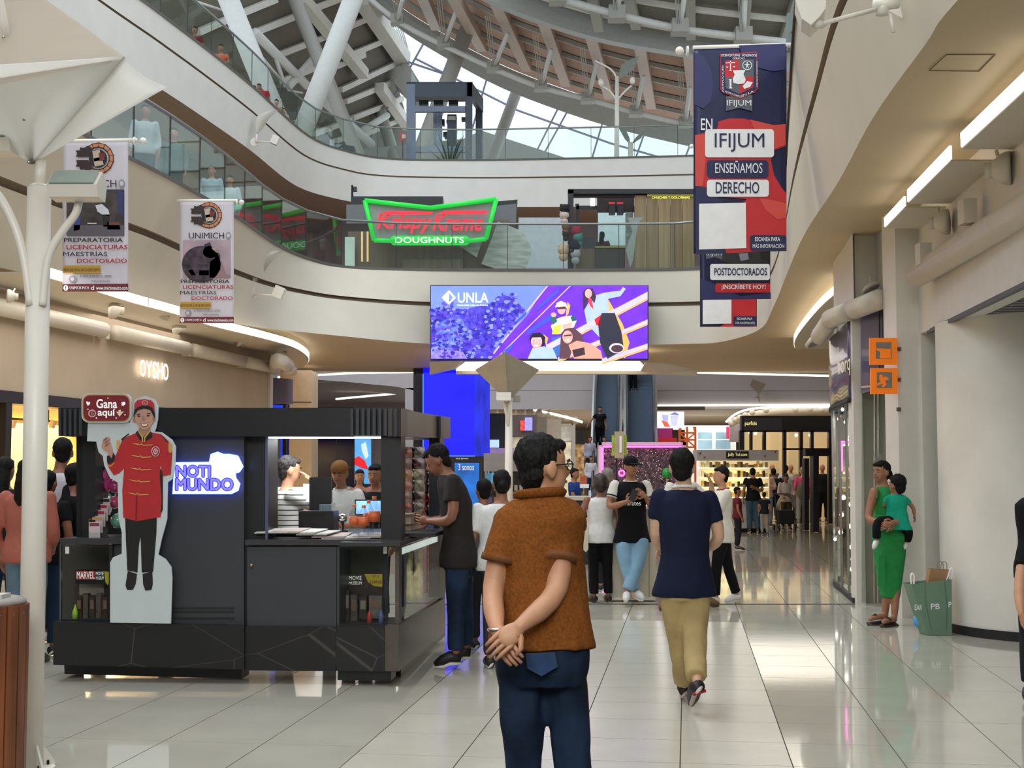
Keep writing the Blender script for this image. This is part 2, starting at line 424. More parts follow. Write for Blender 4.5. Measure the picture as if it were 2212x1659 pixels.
for a, w in (([(520, 330), (1060, 880)], .22), ([(870, 885), (1120, 610)], .2), ([(740, 600), (830, 880)], .1), ([(1210, 1020), (1720, 1480)], .24), ([(1620, 1340), (1880, 1180)], .2), ([(560, 540), (860, 900)], .06), ([(1180, 1030), (1560, 1390)], .05), ([(860, 920), (1010, 950)], .05), ([(-60, 20), (180, 100)], .05)):
    MB().tube([PL(x, y, LR, 1.6) for x, y in cr(a)], w, 8).build('brace_tube', M_steelw, roof, True)
# eave of the left roof with clerestory strips towards the skylight
mb = MB(); mb.cur = 0
ev = [(786, -10), (874, 130)]; up = [(835, -20), (882, 120)]
MB().prism([P(786, -40, 72), P(876, 134, 75), P(884, 118, 76), P(842, -40, 74)], (0, .3, 0)).build('clerestory_glass', mat('clerestory_glazing', '#d3e2e6', .2, emit=.5), roof)
for i in range(7):
    t = i / 6; x0 = 794 + (842 - 794) * t; x1 = 876 + 8 * t
    MB().tube([P(x0, -40, 71.8), P(x1, 134 - 16 * t, 74.8)], .05, 4).build('glazing_bar', M_purl, roof)
MB().prism([P(870, 134, 73), P(852, 180, 73), P(905, 235, 73), P(905, 175, 73), P(880, 134, 73)], (0, 1, 0)).build('gutter_box', M_steelg, roof)
# right deck
U = catmull([P(x, y, 55) for x, y in ((860, -150), (960, -70), (1075, -5), (1200, 40), (1320, 78), (1500, 115), (1740, 140))], 4)
Wc = catmull([P(x, y, 68) for x, y in ((780, -60), (860, 12), (955, 72), (1060, 130), (1170, 176), (1320, 226), (1500, 270), (1740, 318))], 4)
nb = 9; R = 5
def cv(c, t):
    f = t * (len(c) - 1); i = min(int(f), len(c) - 2); return c[i].lerp(c[i + 1], f - i)
def dk(t, s): return cv(U, t).lerp(cv(Wc, t), s)
for r in range(R):
    for b_ in range(nb):
        t0, t1_ = b_ / nb, (b_ + 1) / nb; rows = []
        for k in range(5):   # corrugated profile across the row
            s = (r + k / 4 * .94) / R; z = (.0, .35, .42, .3, .0)[k]
            rows.append([dk(t0 + (t1_ - t0) * q / 3, s) + V(0, 0, z) for q in range(4)])
        MB().grid(rows).build('deck_panel', M_pink, roof)
for r in range(R + 1):
    MB().tube([dk(i / 24, r / R) - V(0, 0, .12) for i in range(25)], .14, 4).build('purlin', M_steelg, roof)
MB().grid([[dk(i / 24, s) + V(0, 0, 1.0) for i in range(25)] for s in (-.05, 1.05)]).build('roof_underlay', M_roofd, roof)
ribs = [[(976, -4), (1041, 112)], [(1067, 4), (1138, 155)], [(1170, 42), (1223, 188)], [(1274, 76), (1316, 215)], [(1381, 101), (1407, 236)], [(1487, 118), (1503, 262)], [(900, -30), (942, 66)], [(1590, 130), (1600, 280)]]
for (a, b_) in ribs:
    p, q = P(a[0], a[1], 54), P(b_[0], b_[1], 65); dv = V(.24, 0, 0)
    MB().prism([p - dv, p + dv, q + dv, q - dv], (0, 0, .5)).build('rib', mat('rib_paint', '#b9a79b', .5), roof)
MB().grid([[cv(Wc, i / 24) for i in range(25)], [cv(Wc, i / 24) + V(0, .6, -1.05) for i in range(25)]]).build('edge_beam', M_girder, roof)
ch = [(770, -40, 60), (802, 0, 60), (870, 52, 60), (955, 96, 60), (1065, 147, 60), (1168, 188, 60), (1270, 214, 60), (1373, 243, 60), (1480, 267, 60), (1620, 292, 60)]
MB().tube(catmull([P(*c) for c in ch], 3), .13, 8).build('chord_tube', M_steelw, roof, True)
for a, b_ in (((959, 95), (987, 22)), ((1065, 146), (1097, 74)), ((1168, 187), (1191, 108)), ((1269, 213), (1291, 133)), ((1373, 242), (1390, 165)), ((1480, 265), (1490, 190)), ((858, 44), (870, 0))):
    MB().tube([P(a[0], a[1], 60), P(b_[0], b_[1], 57)], .11, 6).build('strut', M_steelw, roof, True)
    MB().box(-.3, .3, -.3, .3, -.2, .25, Matrix.Translation(P(a[0], a[1], 60))).build('node', M_steelg, roof)
    for dx in (-4, 0, 5):
        MB().tube([P(a[0] + dx, a[1], 59.8), P(a[0] + dx - 12, a[1] - 112, 56)], .025, 4).build('cable', M_steelg, roof)
# main girder and the roof above it
G1 = [(985, -40), (1075, 8), (1200, 55), (1320, 88), (1500, 118), (1740, 150)]
G0 = [(1060, -60), (1110, -20), (1210, 18), (1320, 52), (1500, 88), (1740, 118)]
g0 = catmull([P(x, y, 50) for x, y in G0], 3); g1 = catmull([P(x, y, 50) for x, y in G1], 3)
mbg = MB(); mbg.grid([g0, g1]); mbg.grid([g1, [p + V(0, .8, .1) for p in g1]]); mbg.build('main_girder', M_girder, roof)
top = [(1000, -200), (1300, -200), (1740, -160)]
tp = catmull([P(x, y, 40) for x, y in top], 6)[:len(g0)]
tp = [P(1000 + 740 * i / (len(g0) - 1), -220, 40) for i in range(len(g0))]
MB().grid([[p + V(0, .2, .02) for p in g0], tp]).build('roof_soffit', M_grey, roof)
for s in (.12, .3, .48, .66):
    MB().tube([g0[i].lerp(tp[i], s) - V(0, 0, .25) for i in range(len(g0))], .13, 4).build('purlin', M_purl, roof)
for a, b_ in (((1268, -60), (1294, 60)), ((1345, -60), (1374, 55)), ((1490, -80), (1492, 78)), ((1618, -80), (1604, 100)), ((1450, -80), (1380, 0)), ((1740, -60), (1690, 100))):
    MB().tube([P(a[0], a[1], 44), P(b_[0], b_[1], 49)], .26, 4).build('rib', M_steelg, roof)
tc_ = [(1100, -60), (1200, -8), (1330, 30), (1468, 62), (1605, 80), (1705, 92)]
MB().tube(catmull([P(x, y, 46) for x, y in tc_], 4), .14, 8).build('chord_tube', M_steelw, roof, True)
for x, y, dx in ((1204, -4, 10), (1332, 33, 12), (1468, 62, 12), (1605, 80, 4)):
    MB().tube([P(x, y, 46), P(x + dx, y - 80, 45)], .1, 6).build('strut', M_steelw, roof, True)
    MB().box(-.3, .3, -.3, .3, -.2, .3, Matrix.Translation(P(x, y, 46))).build('node', M_steelg, roof)
    for k in (-5, -2, 2): MB().tube([P(x + k, y, 45.8), P(x + k - 6, y - 90, 45)], .02, 4).build('cable', M_steelg, roof)
    for k in (-11, 13):
        MB().box(-.07, .07, -.03, .03, 0, .35, Matrix.Translation(P(x + k, y, 46))).build('lug', M_steelw, roof)
# glazing behind the balcony: panes and bars
gp = (P(1200, 250, 74), Vector((0, -1, -.35)).normalized())
sk = thing('skylight_glazing', 'large bright sloping glass skylight between roof and topmost balcony', 'skylight', PL(1300, 340, gp))
G_sky = glass('skylight_glass', (.97, .99, 1), .04)
hs = [((835, -60), (1800, 395)), ((840, 40), (1800, 480)), ((860, 150), (1240, 345)), ((800, -150), (1800, 300))]
hs = [(lambda x, a=a: a[0][1] + (x - a[0][0]) * (a[1][1] - a[0][1]) / (a[1][0] - a[0][0])) for a in (((800, -110), (1800, 230)), ((860, 75), (1500, 345)), ((860, 165), (1240, 352)), ((860, 310), (1100, 420)), ((700, -10), (1700, 300)))]
def ln(p, q):
    o = MB().tube([PL(p[0], p[1], gp), PL(q[0], q[1], gp)], .07, 4).build('mullion', mat('mullion_grey', '#8d92a8', .5), sk); return o
for p, q in (((920, 85), (800, 300)), ((870, 130), (960, 160)), ((1058, 148), (1005, 330)), ((1215, 215), (1150, 345)), ((1308, 243), (1278, 345)), ((1400, 265), (1372, 345)), ((1500, 290), (1478, 345)), ((1225, 30 + 212), (1165, 350)),
             ((898, 127), (1119, 239)), ((1119, 239), (1320, 310)), ((1320, 310), (1560, 378)), ((1600, 300), (1580, 345))):
    ln(p, q)
def q4(a, b, c, d): return [PL(x, y, gp, -.05) for x, y in (a, b, c, d)]
xs = [(870, 800), (960, 900), (1058, 1005), (1150, 1080), (1215, 1150), (1308, 1278), (1400, 1372), (1500, 1478), (1600, 1580)]
for i in range(len(xs) - 1):
    a, b_ = xs[i], xs[i + 1]
    def pt(c, t): return (c[0] + (c[1] - c[0]) * t, 20 + 380 * t)
    for t0, t1_ in ((0, .33), (.33, .66), (.66, 1)):
        MB().poly(q4(pt(a, t0), pt(b_, t0), pt(b_, t1_), pt(a, t1_))).build('glass_pane', G_sky, sk)
# white structural columns
for lab, pts, w in (('leftmost large leaning white column behind the topmost balcony', [(632, 335, 44), (455, -95, 46)], 46),
                    ('large white column leaning right, crossing in front of a greyer one', [(634, 335, 44.5), (800, -100, 47)], 44),
                    ('slim grey column leaning left between the two big white ones', [(775, 340, 60), (596, -100, 60)], 31),
                    ('short dark leaning column left of the grey lift shaft', [(853, 345, 72), (797, 160, 75)], 26),
                    ('leaning grey column rising behind the lift shaft roof', [(902, 345, 60), (1060, -70, 62)], 34),
                    ('short leaning grey column right of the lift shaft against the skylight', [(1064, 340, 68), (1126, 170, 70)], 25)):
    Q = [P(*p) for p in pts]; D = (pts[0][2] + pts[1][2]) / 2; Q[0] = Q[1] + (Q[0] - Q[1]) * ((12.38 - Q[1].z) / (Q[0].z - Q[1].z))
    o = MB().tube(Q, w * D / F / 2, 20).build('leaning_column', M_steelw if w > 40 else M_steelg, None, True)
    tag(o, lab, 'column', None)
# grey sloped walls below skylight
o = MB().prism([P(1040, 282, 72), P(1250, 350, 72), P(1250, 420, 72), P(700, 420, 72), P(700, 330, 72), P(1000, 300, 72)], (0, .5, 0)).build('wall_top_rear', M_girder); struct(o)
# lift shaft head
lift = thing('lift_shaft', 'blue-grey steel lift shaft frame with open machinery on the topmost floor', 'lift', P(945, 340, 50))
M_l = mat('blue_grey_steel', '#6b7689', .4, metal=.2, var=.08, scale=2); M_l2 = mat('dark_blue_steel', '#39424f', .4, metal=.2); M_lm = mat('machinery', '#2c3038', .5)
LP_ = vplane(P(878, 200, 50), P(1020, 200, 50)); LS = vplane(P(1020, 200, 50), P(1043, 200, 53))
def lb(name, x0, y0, x1, y1, th, m, pl=LP_, off=0.):
    q = [PL(x, y, pl, off) for x, y in ((x0, y1), (x1, y1), (x1, y0), (x0, y0))]
    return MB().prism(q, -pl[1] * th).build(name, m, lift)
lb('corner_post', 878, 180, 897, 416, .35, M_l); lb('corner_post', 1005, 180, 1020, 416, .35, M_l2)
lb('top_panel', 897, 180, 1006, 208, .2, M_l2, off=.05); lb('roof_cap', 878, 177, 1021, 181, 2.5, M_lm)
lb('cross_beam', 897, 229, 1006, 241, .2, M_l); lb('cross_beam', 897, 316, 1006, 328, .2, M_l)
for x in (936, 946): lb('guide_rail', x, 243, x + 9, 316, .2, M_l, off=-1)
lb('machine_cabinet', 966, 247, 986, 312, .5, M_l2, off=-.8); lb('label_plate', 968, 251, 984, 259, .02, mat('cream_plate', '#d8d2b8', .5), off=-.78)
for k in range(12):
    x = 948 + random.random() * 50; y = 250 + random.random() * 60
    lb('machine_part', x, y, x + 3 + random.random() * 6, y + 4 + random.random() * 10, .3, M_lm, off=-1.2)
for k in range(3): lb('machine_part', 905 + k * 32, 216, 925 + k * 32, 226, .3, M_lm, off=-1)
q = [P(1020, 178, 50), P(1044, 213, 53), P(1044, 243, 53), P(1020, 208, 50)]
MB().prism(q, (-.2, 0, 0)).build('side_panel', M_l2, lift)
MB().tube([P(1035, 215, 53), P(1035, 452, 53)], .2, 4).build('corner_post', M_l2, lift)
MB().prism([P(888, 181, 51.5), P(889, 150, 52), P(905, 181, 51.5)], (0, .3, 0)).build('glass_gable', G_rail, lift)
# topmost plants and planter, lamp post, panel
def palm(loc, n, L, label, m=None, seed=1):
    rnd = random.Random(seed); t = thing('potted_palm', label, 'plant', loc)
    MB().lathe([(.12, 0), (.17, .3), (.15, .3)], loc, 12).build('pot', M_black, t)
    for k in range(n):
        a = rnd.random() * 6.28; e = .5 + rnd.random() * .9; l = L * (.6 + .5 * rnd.random()); pts = []
        for j in range(6):
            s = j / 5; pts.append(Vector(loc) + V(math.cos(a) * math.cos(e) * l * s, math.sin(a) * math.cos(e) * l * s, .3 + math.sin(e) * l * s - .5 * l * s * s * .5))
        w = [.01, .03, .035, .03, .02, .003]
        side = V(-math.sin(a), math.cos(a), 0)
        MB().grid([[p + side * w[i] for i, p in enumerate(pts)], [p for p in pts], [p - side * w[i] for i, p in enumerate(pts)]]).build('leaf', m or mat('dark_green_leaf', '#2c4030', .5), t, True, solid=.003)
    return t
palm((P(972, 338, 48).x, 48, 12.39), 26, 2.2, 'dark spiky palm behind the topmost railing in front of the lift shaft')
# ================================================================ GROUND FLOOR SHOPS, LEFT SIDE
M_wallL = mat('beige_render_wall', '#b6a58f', .8, var=.06, scale=1.2, bump=.05, bscale=8)
M_strip = mat('lit_cove_diffuser', '#fff6e6', .5, var=0, emit=2.2)
M_lite = mat('downlight_lens', '#fff8ec', .5, var=0, emit=5)
M_fix = mat('cream_lamp_metal', '#cbc3b4', .45, var=.03)
WA, WB = V(-8.25, 14, 0), V(-5.62, 30, 0)
wn = (WB - WA).normalized(); wout = V(-wn.y, wn.x, 0)     # towards the shop
def wp(d, off, z):
    p = WA + wn * d + wout * off; return V(p.x, p.y, z)
WLlen = (WB - WA).length
def wbox(d0, d1, o0, o1, z0, z1): return MB().prism([wp(d0, o0, z0), wp(d1, o0, z0), wp(d1, o1, z0), wp(d0, o1, z0)], (0, 0, z1 - z0))
o = wbox(-14, WLlen, 0, .3, 2.76, 4.5).build('wall_left_shop', M_wallL); struct(o)
o = wbox(-14, WLlen, -.02, .25, 2.58, 2.76).build('trim_6', mat('navy_black_frame', '#16171d', .4)); struct(o)
o = wbox(WLlen - .12, WLlen + .06, -.06, .3, 0, 4.3).build('trim_7', M_cream); struct(o)
o = wbox(-14, WLlen, 4.6, 4.8, 0, 2.76).build('wall_shop_back', mat('warm_shop_wall', '#f0cf8c', .7)); struct(o)
o = wbox(-14, WLlen, .3, 7, 2.7, 2.76).build('ceiling_shop', mat('shop_ceiling', '#d7c4a4', .7)); struct(o)
for d in (3.2, 5.05, 8.2, 10.9, 13.6):
    o = wbox(d, d + .16, -.02, .2, 0, 2.6).build('trim_8', MATS['navy_black_frame']); struct(o)
for d0, d1 in ((-4, 3.2), (8.4, 10.9), (11, 13.6), (13.8, 16)):
    o = wbox(d0, d1, .08, .1, 0, 2.58).build('window_1', G_clear); struct(o)
area('shop_lamp', tuple(wp(6, 3.5, 2.6)), 3, 3, 700, (1, .74, .38)); area('shop_lamp', tuple(wp(13, 3.5, 2.6)), 3, 5, 600, (1, .74, .38))
# store name letters
LW = vplane(wp(0, 0, 0), wp(1, 0, 0))
sg = thing('shop_sign', 'white glowing serif shop name on the beige wall at left', 'sign', PL(333, 822, LW))
M_let = mat('white_lit_letter', '#fffaf0', .4, var=0, emit=1.6)
for i, (ch, q) in enumerate((('O', [(302, 812), (315, 815), (315, 778), (302, 776)]), ('Y', [(315, 815), (329, 816), (329, 780), (315, 779)]), ('S', [(330, 817), (339, 819), (339, 782), (330, 780)]),
                             ('H', [(340, 819), (352, 820), (352, 784), (340, 782)]), ('O', [(352, 821), (364, 823), (364, 786), (352, 784)]))):
    ptext('letter', ch, q, LW, .05, M_let, sg, bold=.012, th=.05)
# track lights in the warm shop
tr = thing('track_light', 'black track with two small spotlights in the warm lit shop behind the kiosk', 'lamp', P(60, 905, 24))
MB().tube([P(-10, 902, 24), P(110, 910, 24)], .02, 6).build('track', M_black, tr)
MB().tube([P(105, 880, 24), P(105, 910, 24)], .012, 6).build('rod', M_black, tr)
for x in (30, 88, 116): MB().tube([P(x, 908, 24), P(x - 5, 924, 24)], .06, 10).build('spot_head', M_fix, tr)
# cove light, left
cl = [(60, 578), (110, 592), (200, 618), (285, 645), (385, 672), (455, 696), (560, 722), (630, 742), (660, 760), (667, 773), (655, 786), (625, 797)]
cpt = catmull([PZ(x, y, 4.32) for x, y in cl], 3)
def cove(name_lab, pts, hi, panel_to, zb):
    t = thing('cove_light', name_lab, 'lamp', pts[0])
    n = len(pts)
    k = max(3, n // 6)
    for i in range(0, n - 1, k):
        seg = pts[i:i + k + 1]
        sh = seg if len(seg) > 1 else pts[-2:]
        MB().grid([[V(p.x, p.y, zb) for p in sh], [V(p.x, p.y, zb + hi) for p in sh]]).build('diffuser', M_strip, t, solid=.02)
        MB().box(-.015, .015, -.015, .015, 0, hi, Matrix.Translation(V(sh[-1].x, sh[-1].y, zb))).build('bracket', M_fix, t)
    MB().grid([[V(p.x, p.y, zb) for p in pts], [panel_to(p) for p in pts]]).build('underside_panel', M_cream, t, solid=.02)
    return t
def to_wall(p):
    d = (p - WA).dot(wn); q = wp(min(d, WLlen + .3), -.05, 4.26); return q
cove('long lit white cove strip curving under the left balcony above the beige shop wall', cpt, .14, to_wall, 4.26)
# pipe with joints
pi_ = thing('wall_pipe', 'cream round duct along the top of the left beige wall', 'pipe', wp(2, -.2, 4))
for d0, d1 in ((0.5, 1.6), (3.0, 7.7), (8.1, 11.1), (11.4, 14.0), (14.2, 16.0)):
    MB().tube([wp(d0, -.17, 3.93), wp(d1, -.17, 3.93)], .13, 14).build('pipe_section', M_fix, pi_, True)
    MB().box(-.07, .07, -.1, .1, -.1, .12, Matrix.Translation(wp(d1 + .15, -.1, 3.9))).build('bracket', M_fix, pi_)
pts = [wp(16.1, -.17, 3.93), PZ(600, 778, 3.9), PZ(622, 790, 3.85), PZ(627, 805, 3.7)]
MB().tube(catmull(pts, 4), .15, 12).build('pipe_bend', M_fix, pi_, True)
# scoop spotlights
def scoop(x, y, D, w, label, d=1, tilt=0.):
    c = P(x, y, D); r = w * D / F / 2
    t = thing('wall_spotlight', label, 'lamp', c, None)
    R_ = Matrix.Rotation(PI / 2, 4, 'Y') if d > 0 else Matrix.Rotation(-PI / 2, 4, 'Y')
    R_ = Matrix.Rotation(tilt, 4, 'Y') @ Matrix.Rotation(.5 * d, 4, 'Z') @ R_
    MB().lathe([(r, -r * .5), (r, -r * .3), (r * .92, 0), (r * .6, r * .45), (r * .45, r * .6)], c, 18, R_).build('shade', M_fix, t, True)
    MB().lathe([(r * .47, r * .5), (r * .47, r * .95), (r * .4, r * .95), (r * .38, r * .55)], c, 16, R_).build('snout', M_fix, t, True)
    MB().lathe([(r * .37, r * .8), (r * .37, r * .82)], c, 16, R_).build('lens', M_dark, t)
    MB().tube([c, c + V(0, .12, r * 1.3)], r * .12, 6).build('bracket', M_fix, t)
    return t
def tilt_lamp(x, y, D, w, label, d=1):
    c = P(x, y, D); r = w * D / F / 2; t = thing('ceiling_spotlight', label, 'lamp', c)
    Rm = Matrix.Rotation(.45 * d, 4, 'Y') @ Matrix.Rotation(-.3, 4, 'X')
    MB().lathe([(r * .9, -r * .15), (r, 0), (r * .95, r * .15), (r * .35, r * .5), (r * .1, r * .55)], c, 18, Rm).build('shade', M_fix, t, True)
    MB().lathe([(r * .8, -r * .12), (r * .8, -r * .18)], c, 18, Rm).build('lens', mat('dim_lens', '#8f8a84', .3), t)
    MB().tube([c + V(0, 0, r * .4), c + V(0, .05, r * 1.2)], r * .1, 6).build('bracket', M_fix, t)
scoop(248, 670, 20.6, 40, 'cream scoop spotlight nearest the left lamp post, above the beige wall')
tilt_lamp(352, 683, 22.3, 34, 'round tilted spotlight between the two hanging white banners on the left')
scoop(384, 706, 23.8, 34, 'cream scoop spotlight directly below the second white banner')
tilt_lamp(497, 722, 26.4, 30, 'round tilted spotlight right of the second white banner')
scoop(517, 736, 27, 26, 'small scoop spotlight beside the curved end of the left cove light')
tilt_lamp(612, 755, 29, 26, 'round tilted spotlight inside the curved end of the left cove light')
scoop(24, 640, 16.5, 30, 'scoop spotlight left of the lamp post pole')
# round corner screen behind kiosk
cs = thing('curved_screen', 'narrow blue glowing screen wrapped round the shop corner beyond the beige wall', 'screen', PZ(594, 1100, 0) * 0 + P(595, 880, 30.4))
cs.location.z = 0
def cylsec(c, r, a0, a1, z0, z1, n=8):
    return [[V(c[0] + r * math.cos(a0 + (a1 - a0) * i / n), c[1] + r * math.sin(a0 + (a1 - a0) * i / n), z) for i in range(n + 1)] for z in (z0, z1)]
cc = (-5.75, 31.0)
MB().grid(cylsec(cc, .42, -2.2, .1, 0, 3.15)).build('black_core', mat('black_gloss', '#0d0d12', .15), cs, True)
MB().grid(cylsec(cc, .44, -1.45, -.75, .3, 3.12)).build('blue_panel', mat('blue_screen_a', '#0f35e0', .3, var=.6, scale=3, emit=1.3), cs, True)
MB().grid(cylsec(cc, .46, -1.3, -1.05, 2.5, 2.9)).build('picture', mat('screen_peach', '#e8b89c', .3, var=.4, scale=10, emit=.8), cs, True)
MB().grid(cylsec(cc, .5, -2.2, .3, 3.15, 3.75)).build('purple_header', mat('dull_purple', '#5d556c', .5), cs, True)
# columns and soffit behind kiosk
o = MB().prism([P(605, 1150, 36), P(673, 1150, 36), P(673, 800, 36), P(605, 800, 36)], (0, 1.2, 0)).build('wall_pier_left', mat('beige_pier', '#c9b9a0', .5)); struct(o)
o = MB().prism([P(605, 868, 35.98), P(673, 868, 35.98), P(673, 869.5, 35.98), P(605, 869.5, 35.98)], (0, .01, 0)).build('trim_9', M_dark); struct(o)
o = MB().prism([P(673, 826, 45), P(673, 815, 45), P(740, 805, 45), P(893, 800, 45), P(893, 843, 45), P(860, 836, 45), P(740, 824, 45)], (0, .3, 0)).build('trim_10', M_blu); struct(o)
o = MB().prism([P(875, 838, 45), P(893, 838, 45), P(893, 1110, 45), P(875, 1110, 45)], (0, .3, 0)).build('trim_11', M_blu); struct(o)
o = MB().poly([P(660, 818, 44), P(893, 838, 45.2), P(893, 872, 62), P(640, 872, 62)]).build('ceiling_left_passage', mat('grey_violet_ceiling', '#a39ca3', .6)); struct(o)
o = MB().prism([P(640, 865, 61), P(893, 865, 61), P(893, 1092, 61), P(640, 1092, 61)], (0, .2, 0)).build('wall_passage_back', mat('mauve_far_wall', '#9a8e96', .6)); struct(o)
for k, (x, y, D, w) in enumerate(((685, 836, 50, 7), (686, 854, 58, 11), (784, 842, 52, 6), (772, 850, 56, 6))):
    t = thing('recessed_downlight', ('small round downlight at far left', 'wide round downlight below another one at far left', 'upper of two round downlights in the middle', 'lower of two round downlights in the middle')[k] + ' of the passage ceiling above the kiosk', 'lamp', P(x, y, D))
    MB().lathe([(w * D / F, -.06), (w * D / F, 0)], P(x, y, D), 14).build('lens', M_lite, t)
    MB().lathe([(w * D / F * 1.15, -.05), (w * D / F * 1.15, .02)], P(x, y, D) + V(0, 0, .02), 14).build('rim', M_fix, t)
t = thing('curved_cove_light', 'hooked white light line in the passage ceiling above the kiosk', 'lamp', P(800, 850, 55))
MB().tube(catmull([P(x, y, 52) for x, y in ((725, 862), (790, 856), (845, 851), (868, 847), (860, 843), (838, 841))], 4), .04, 6).build('light_line', M_strip, t)
MB().tube([P(680, 864, 60), P(801, 864, 60)], .05, 6).build('wall_light_line', M_strip, t)
t = thing('navy_shop_panels', 'dark navy glass shop panels seen through the kiosk window', 'shopfront', P(720, 1060, 46)); t.location.z = 0
navy = mat('navy_gloss', '#10153f', .15, var=.2)
for x0, x1 in ((675, 726), (727, 766)):
    MB().prism([P(x0, 1115, 46), P(x1, 1115, 46), P(x1, 880, 46), P(x0, 880, 46)], (0, .1, 0)).build('panel', navy, t)
t = thing('advert_screen', 'tall light blue advert screen with a red shape seen through the kiosk window', 'screen', P(785, 1060, 45)); t.location.z = 0
pl = fplane(45)
MB().prism([P(765, 1115, 45), P(804, 1115, 45), P(804, 945, 45), P(765, 945, 45)], (0, .15, 0)).build('frame', M_black, t)
prt('picture', pl, [(766, 948), (802, 948), (802, 1045), (766, 1045)], .02, mat('advert_blue', '#5aa8ea', .4, var=.25, scale=1.2, emit=.8), t)
prt('white_stroke', pl, [(780, 960), (790, 955), (796, 985), (790, 992), (782, 975)], .04, mat('advert_white', '#cfe4f5', .4, emit=.8), t)
prt('red_shape', pl, [(766, 990), (775, 985), (788, 995), (796, 1014), (784, 1012), (766, 1004)], .04, mat('advert_red', '#e0202c', .4, emit=.8), t)
# big blue LED screen tower
bt = thing('led_screen_tower', 'huge glowing blue LED screen column right of the newspaper kiosk', 'screen', P(985, 1140, 37)); bt.location.z = 0
def vbox(name, x0, x1, y0, y1, D, th, m, par, **k):
    q = [P(x0, y1, D), P(x1, y1, D), P(x1, y0, D), P(x0, y0, D)]; return MB().prism(q, (0, th, 0)).build(name, m, par, **k)
M_led = mat('blue_led', '#0206ee', .4, var=.12, scale=.8, emit=.95)
M_led2 = mat('blue_led_side', '#0b22e0', .4, var=.5, scale=1.5, emit=.55, stretch=(4, 4, 1))
vbox('dark_side', 893, 914, 790, 1138, 37.2, 2, M_dark, bt)
MB().prism([P(914, 985, 37), P(1025, 985, 37), P(1025, 795, 37), P(914, 795, 37)], (0, .1, 0)).build('front_screen', M_led, bt)
cr_ = [(1025, 37), (1040, 37.25), (1051, 37.7), (1058, 38.6)]
MB().grid([[P(x, 985, 37) for x, d in cr_], [P(x, 795, 37) for x, d in cr_]]).build('side_screen', M_led2, bt)
M_e = mat('screen_rim_glow', '#3f7bff', .4, var=0, emit=1.3)
vbox('screen_rim', 913, 915, 808, 985, 36.98, .02, M_e, bt); vbox('screen_rim', 913, 1026, 984, 986, 36.98, .02, M_e, bt); vbox('screen_rim', 1024.5, 1026, 808, 985, 36.98, .02, M_led2, bt)
vbox('base', 914, 1056, 987, 1136, 37, 1.6, M_black, bt)
ptext('lettering', 'FELIZ SEMANA', (985, 989, 1012, 992), fplane(37), .02, mat('print_white', '#f4f4f4', .5, var=0, emit=.3), bt)
ps = thing('blue_poster_stand', 'blue backlit poster stand below the big blue LED screen', 'screen', P(1008, 1120, 33)); ps.location.z = 0
vbox('housing', 978, 1040, 994, 1149.6, 33, .2, M_black, ps)
vbox('poster', 982, 1035, 1000, 1118, 32.97, .02, mat('poster_blue', '#1767c8', .4, var=.35, scale=3, emit=.6), ps)
ptext('print', '3 sonos', (990, 1002, 1024, 1016), fplane(32.9), .02, MATS['print_white'], ps)
# ================================================================ RIGHT SIDE
M_pil = mat('white_pilaster', '#dcd8ce', .45, var=.03)
M_col = mat('rough_white_render', '#dedad1', .75, var=.07, scale=1.6, bump=.08, bscale=10)
M_purp = mat('purple_sign_panel', '#565071', .25, var=.08, scale=1.5, coat=.3)
# big round column
cyl = MB(); cc = (5.42, 13.1); r = 1.07
cyl.grid(cylsec(cc, r, -PI * 1.15, .3, 0.0, 3.1, 40)); o = cyl.build('wall_round_column', M_col, smooth=True); struct(o)
o = MB().grid(cylsec(cc, r + .015, -PI * 1.15, .3, 0, .09, 40)).build('baseboard_round', M_dark, smooth=True); struct(o)
# upper wall, pipe, louvre ceiling
ua, ub = V(4.5, 14.2, 0), V(3.93, 8.6, 0); uc = V(3.8, -6, 0)
def uw(a, b, z0, z1, th=.25): return MB().prism([V(a.x, a.y, z0), V(b.x, b.y, z0), V(b.x + th, b.y, z0), V(a.x + th, a.y, z0)], (0, 0, z1 - z0))
o = uw(ua, ub, 3.1, 4.5).build('wall_right_upper', M_pil); struct(o)
o = uw(ub, uc, 3.1, 4.5).build('wall_right_upper_near', M_pil); struct(o)
o = uw(V(4.47, 13.9, 0), ub + V(-.02, 0, 0), 3.07, 3.11, .05).build('trim_12', mat('grey_edge_trim', '#55555a', .5)); struct(o)
o = MB().prism([V(4.74, 14.2, 3.3), V(4.2, 8.6, 3.3), V(9, 8.6, 3.3), V(9, 14.2, 3.3)], (0, 0, .05)).build('ceiling_louvre_backing', M_dark); struct(o)
t = thing('slatted_soffit', 'dark grey slatted ceiling panel over the round white column at far right', 'ceiling panel', V(5.2, 11, 3.1))
for k in range(30):
    y = 8.4 + k * .19; x0 = ub.x + (ua.x - ub.x) * (y - 8.6) / 5.6 + .27
    MB().box(x0, 8, y, y + .13, 3.1, 3.14).build('slat', mat('grey_slat', '#77757a', .5), t)
o = MB().box(4.5, 4.72, 14.2, 14.5, 0, 4.5).build('wall_beside_column', M_pil); struct(o)
o = MB().box(4.72, 5.3, 14.3, 14.6, 0, 4.5).build('wall_behind_column', M_col); struct(o)
